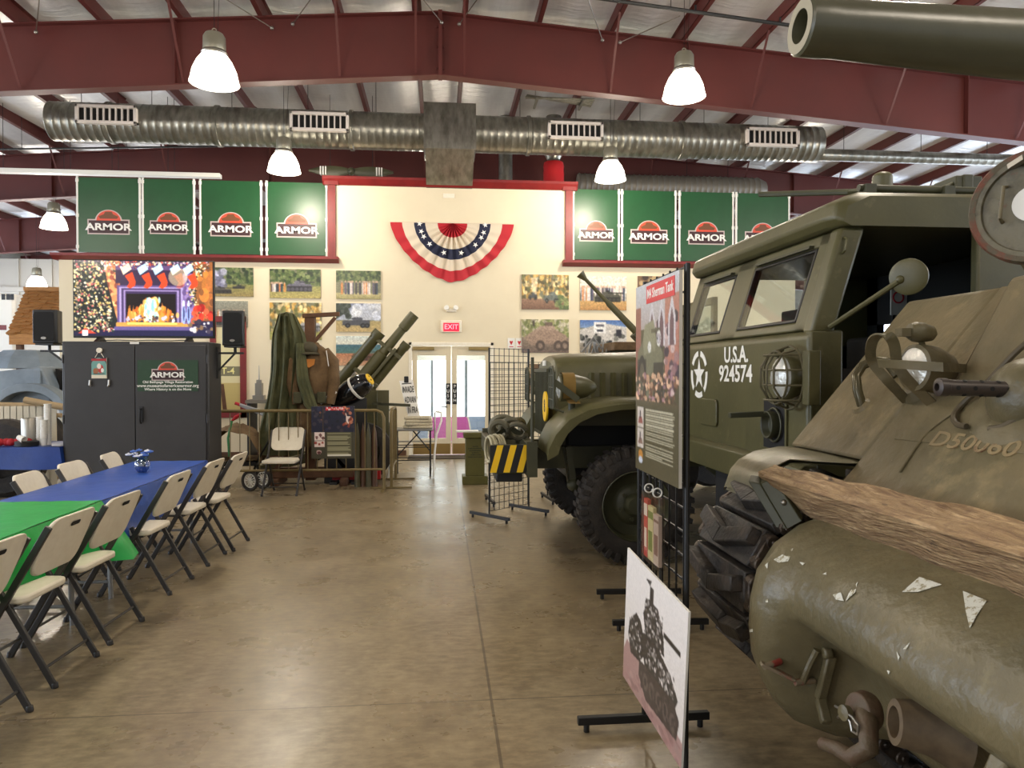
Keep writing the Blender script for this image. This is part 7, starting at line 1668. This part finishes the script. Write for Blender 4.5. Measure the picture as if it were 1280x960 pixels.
# open hatch lid
hcn = at(1293, 257, Y=2.66); nrm = Vector((-.80, -.58, .06)).normalized(); rr = .225
b = MB(); b.lathe([(0, .0), (rr*.78, .0), (rr*.8, .012), (rr*.97, .016), (rr, .005), (rr, -.03), (rr*.9, -.04), (0, -.045)], hcn, nrm, 44)
hatch = b.build('hatch_lid', mat('rusty_hatch', (104, 98, 78), .55, n=(9, (66, 62, 46), .42, .62), bump=(9, .9), extra=[(14, (110, 66, 48), .6, .72)]), TA)
b = MB(); b.lathe([(rr*.88, .0155), (rr*.97, .0185), (rr*1.003, .004), (rr*1.003, -.03)], hcn, nrm, 44); b.build('hatch_rim', mat('rust_red', (110, 62, 44), .7, n=(14, (84, 76, 58), .42, .6), bump=(40, .4)), hatch)
sx_ = nrm.cross(Vector((0, 0, 1))).normalized()      # image left->right
uz = sx_.cross(nrm)
def hp(a, c, o=.0): return hcn+sx_*a+uz*c+nrm*o
sgn = 1 if sx_.dot(at(1280, 258, Y=2.6)-at(1200, 258, Y=2.6)) > 0 else -1
b = MB(); b.tube([hp(sgn*-.095, .09, .0), hp(sgn*-.095, .085, .035), hp(sgn*-.105, -.04, .035), hp(sgn*-.105, -.05, .0)], .007, 8); b.build('hatch_handle', 'cast', hatch)
b = MB(); b.bar(hp(sgn*-.08, .165, .01), hp(sgn*-.02, .18, .05), .03, .02); b.bar(hp(sgn*-.02, .18, .05), hp(sgn*.03, .17, .03), .03, .02); b.build('hatch_latch', 'steel', hatch)
b = MB(); b.lathe([(0, .004), (.068, .004), (.07, .002)], hp(sgn*-.005, .01, 0), nrm, 30)
b.m = 1; b.lathe([(0, .0055), (.022, .0055)], hp(sgn*-.005, .03, 0), nrm, 18); b.m = 2; b.lathe([(0, .0052), (.03, .0052)], hp(sgn*0, -.015, 0), nrm, 18)
o_ = b.build('round_sticker', ['white', mat('sticker_tan', (206, 140, 70), .6), mat('sticker_dark', (60, 60, 64), .6)], hatch, smooth=0); o_['label'] = 'round white sticker'
b = MB(); b.bar(hp(0, -rr+.02, -.03), (hcn.x+.12, hcn.y+.05, 1.93), .09, .04); b.build('hatch_hinge', 'tank', TA)

# timber lying on the front plate
def lg(s):
    """s 0 at the far end, 1 at the near end: back-top, front-top, front-bottom, back-bottom"""
    y = 2.74-1.9*s
    bt = Vector((1.27+.21*s, y-.02, 1.252+.0*s)); ft = Vector((1.205+.045*s, y, 1.205+.0*s)); fb_ = Vector((1.345+.03*s, y+.01, 1.055+.0*s)); bb_ = Vector((1.45+.17*s, y, 1.135+.02*s))
    return bt, ft, fb_, bb_
rn = random.Random(5); b = MB(); rows = []
for k in range(41):
    s = k/40; q = lg(s); row = []
    for i in range(4):
        a_, c_ = q[i], q[(i+1) % 4]
        for j in range(5):
            p = a_.lerp(c_, j/5); jit = .006*math.sin(k*.9+i*2+j*1.3)+rn.uniform(-.0025, .0025)
            rnd_ = .006 if j == 0 else 0; cc = (q[0]+q[1]+q[2]+q[3])/4; p = p+(cc-p).normalized()*(rnd_+jit); row.append(p)
    rows.append(row)
b.skin(rows, True); b.add(rows[0], [tuple(range(20))]); b.add(rows[-1], [tuple(range(20))])
props(b.build('timber_beam', 'wood', smooth=35), 'long rough weathered timber beam lying across the front of the tank', 'timber')

# ================================================================== POSTER STANDS
SP0 = wxy(.59, 3.29); SP1 = wxy(.645, 2.72)
st = grid_panel(SP0, SP1, .1, 2.0, 'near black wire grid stand carrying the tank poster', feet=True, up_r=.0095, wire=.0034, step=.09)
P2a = wxy(.895, 5.2); P2b = wxy(.92, 4.56)
grid_panel(P2a, P2b, .1, 1.7, 'rear black wire grid stand hidden behind the tank poster', feet=True, up_r=.012, wire=.003)
# tall tank poster
cv = Cv(120, 190, (84, 80, 56), 31)
cv.grad(0, .24, (196, 200, 206), (176, 164, 160)); cv.rect(0, .12, .14, .5, (150, 96, 84)); cv.rect(.72, .1, 1, .5, (176, 120, 104)); cv.blobs(60, .5, .2, 1, .6, .05, [(120, 86, 96), (170, 130, 130), (96, 76, 84), (206, 180, 176), (60, 50, 60)], .8)
for x in (.42, .64, .86): cv.poly([(x-.08, .34), (x-.07, .2), (x, .1), (x+.07, .2), (x+.08, .34)], (200, 196, 200)); cv.poly([(x-.045, .34), (x-.04, .22), (x, .16), (x+.04, .22), (x+.045, .34)], (110, 84, 90))
cv.poly([(.04, .62), (.06, .36), (.2, .3), (.24, .22), (.46, .2), (.5, .3), (.66, .36), (.7, .62)], (118, 116, 92)); cv.poly([(.2, .3), (.24, .22), (.46, .2), (.52, .3), (.5, .36), (.22, .38)], (140, 138, 112)); cv.rect(.4, .25, .62, .27, (90, 88, 70))
cv.rect(.05, .4, .28, .62, (70, 66, 54)); cv.ell(.17, .5, .11, .12, (50, 46, 40)); cv.ell(.17, .5, .07, .08, (96, 90, 72)); cv.rect(.46, .42, .68, .62, (64, 60, 50)); cv.ell(.36, .34, .04, .03, (220, 220, 214)); cv.ring(.58, .3, .05, .04, .5, (220, 220, 214))
cv.blobs(190, 0, .48, 1, .66, .03, [(190, 150, 120), (120, 86, 64), (220, 180, 150), (90, 70, 56), (160, 120, 130)], .7); cv.grad(.62, .66, (96, 84, 60), (84, 80, 56)); cv.rect(0, .655, 1, 1, (84, 78, 56))
for y0_, y1_ in ((.66, .77), (.775, .88)):
    cv.rect(.05, y0_, .22, y1_, (206, 196, 186)); cv.poly([(.07, y1_-.02), (.1, y0_+.05), (.17, y0_+.05), (.2, y1_-.02)], (150, 90, 80) if y0_ < .7 else (140, 110, 96)); cv.rect(.12, y0_+.02, .14, y0_+.06, (60, 50, 50))
cv.ell(.14, .92, .06, .03, (190, 130, 60)); cv.ell(.14, .945, .05, .02, (200, 206, 220))
for k in range(30):
    y = .662+k*.0088
    if k in (20,): continue
    if k == 29: break
    cv.rect(.27, y, .27+.66*(cv.r.uniform(.93, 1) if k not in (19, 27) else .6), y+.0048, (196, 190, 166))
cv.noise(.10); cv.blur(1, .5)
nx_, ny_ = (Vector((SP1[0], SP1[1], 0))-Vector((SP0[0], SP0[1], 0))).normalized()[:2]
ang = math.atan2(ny_, nx_)            # board x axis runs from far to near
lft = Vector((-math.sin(ang), math.cos(ang), 0)); out_ = -lft if (-lft).x < 0 else lft
out_ = Vector((math.sin(ang), -math.cos(ang), 0)) if math.sin(ang) < 0 else Vector((-math.sin(ang), math.cos(ang), 0))
pf = at(795, 357, X=SP0[0]); 
cen = (Vector((SP0[0], SP0[1], 0))+Vector((SP1[0], SP1[1], 0)))/2
W_ = .60; Tp = face(cen+out_*.03+Vector((0, 0, 1.573)), ang)
t = thing('tank_poster', 'tall poster headed M4 Sherman Tank hung on the near grid stand', 'poster', cen+out_*.03+Vector((0, 0, 1.17)))
o = picture('tank_poster', W_, .80, cv, Tp, t, ('picm', 'edge'), .012, 'poster_board')
b = MB(); hd = Tp @ Matrix.Translation((.06, -.0075, .35)); b.box(-.19, .19, -.0006, .0006, -.037, .037, hd); b.m = 1; b.text('M4 Sherman Tank', .056, hd @ Matrix.Translation((0, -.0012, 0)), .0006, sx=.85); b.build('heading', [mat('heading_red', (210, 52, 56), .4), 'cream_t'], t, smooth=0)
# leaflet pouch
q = cen+out_*.035
t = thing('leaflet_holder', 'clear hanging plastic pouch of folded leaflets under the tank poster', 'leaflet holder', q+Vector((0, 0, .83)))
Tq = face(q+Vector((0, 0, .955)), ang)
b = MB(); b.box(-.1, .13, -.03, .0, -.13, .15, Tq); b.build('pouch', clear('pouch_plastic', (240, 236, 230), .8, .12), t, smooth=0)
for k, (x0_, x1_, cc) in enumerate(((-.09, -.035, (196, 70, 60)), (-.03, .045, (210, 200, 150)), (.05, .12, (200, 180, 168)))):
    b = MB(); b.box(x0_, x1_, -.022, -.008, -.12, .12-.02*k, Tq); b.m = 1; b.box(x0_+.004, x1_-.004, -.0232, -.022, .05, .1-.02*k, Tq); b.box(x0_+.012, x1_-.012, -.0232, -.022, -.08, .0, Tq)
    b.build('leaflet', [mat('leaflet_%d_paper' % k, cc, .6), mat('leaflet_ink_%d' % k, [(236, 226, 214), (120, 136, 60), (130, 96, 84)][k], .6)], t, smooth=0)
for x in (-.05, .07): b = MB(); b.ring(Tq @ Vector((x, -.012, .165)), .018, .003, (math.cos(ang), math.sin(ang), 0), 16, 6); b.build('ring_hook', 'white', t)
# white drawing board leaning low on the stand
cv = Cv(150, 150, (232, 226, 222), 41)
cv.poly([(0, .78), (.06, .68), (1, .84), (1, 1), (0, 1)], (176, 140, 136)); cv.blobs(60, 0, .84, 1, 1, .04, [(190, 160, 156), (160, 120, 118)], .5, .6)
dk = (52, 48, 46); md = (110, 104, 100); lt_ = (206, 200, 196)
cv.poly([(.1, .5), (.22, .4), (.3, .42), (.36, .5), (.42, .6), (.3, .72), (.14, .74), (.08, .62)], dk); cv.poly([(.3, .5), (.5, .42), (.8, .52), (.92, .62), (.86, .74), (.4, .7)], dk)
cv.poly([(.3, .7), (.86, .66), (.95, .74), (.92, .88), (.44, .92), (.3, .82)], (70, 60, 56))
for k in range(5): cv.ell(.42+k*.11, .8, .045, .06, (104, 92, 86)); cv.ell(.42+k*.11, .8, .02, .03, (60, 52, 50))
cv.poly([(.34, .34), (.42, .2), (.58, .2), (.68, .34), (.7, .46), (.4, .48)], dk); cv.rect(.44, .1, .5, .22, dk); cv.rect(.68, .3, .93, .335, (40, 38, 36)); cv.poly([(.36, .08), (.46, .06), (.44, .1)], dk)
cv.blobs(110, .36, .22, .66, .46, .013, [lt_, (150, 144, 140), dk, md], 1); cv.blobs(130, .42, .5, .86, .66, .013, [lt_, (160, 154, 150), dk, md], 1); cv.blobs(90, .1, .46, .34, .7, .012, [lt_, md, dk, dk], 1); cv.blobs(60, .34, .7, .92, .88, .014, [(90, 80, 74), (60, 52, 50)], 1); cv.noise(.04); cv.blur(1, .4)
# corner pixels give its tilt: build as slightly rotated board in its own plane
q0 = at(782, 682, X=SP0[0]-.10)
bp0 = Vector((*wxy(.495, 3.2), 0)); bp1 = Vector((*wxy(.605, 2.55), 0)); cb = (bp0+bp1)/2+Vector((0, 0, .523)); bd = (bp1-bp0).normalized(); ang2 = math.atan2(bd.y, bd.x)
Tb = Matrix.Translation(cb) @ Matrix.Rotation(ang2, 4, 'Z') @ Matrix.Rotation(R(6), 4, 'Y')
t = thing('drawing_board', 'white board with a dark drawing of a tank, hung low on the near grid stand', 'drawing', cb-Vector((0, 0, .3)))
picture('drawing_board', .655, .58, cv, Tb, t, ('picm', 'white'), .008, 'drawing_sheet')
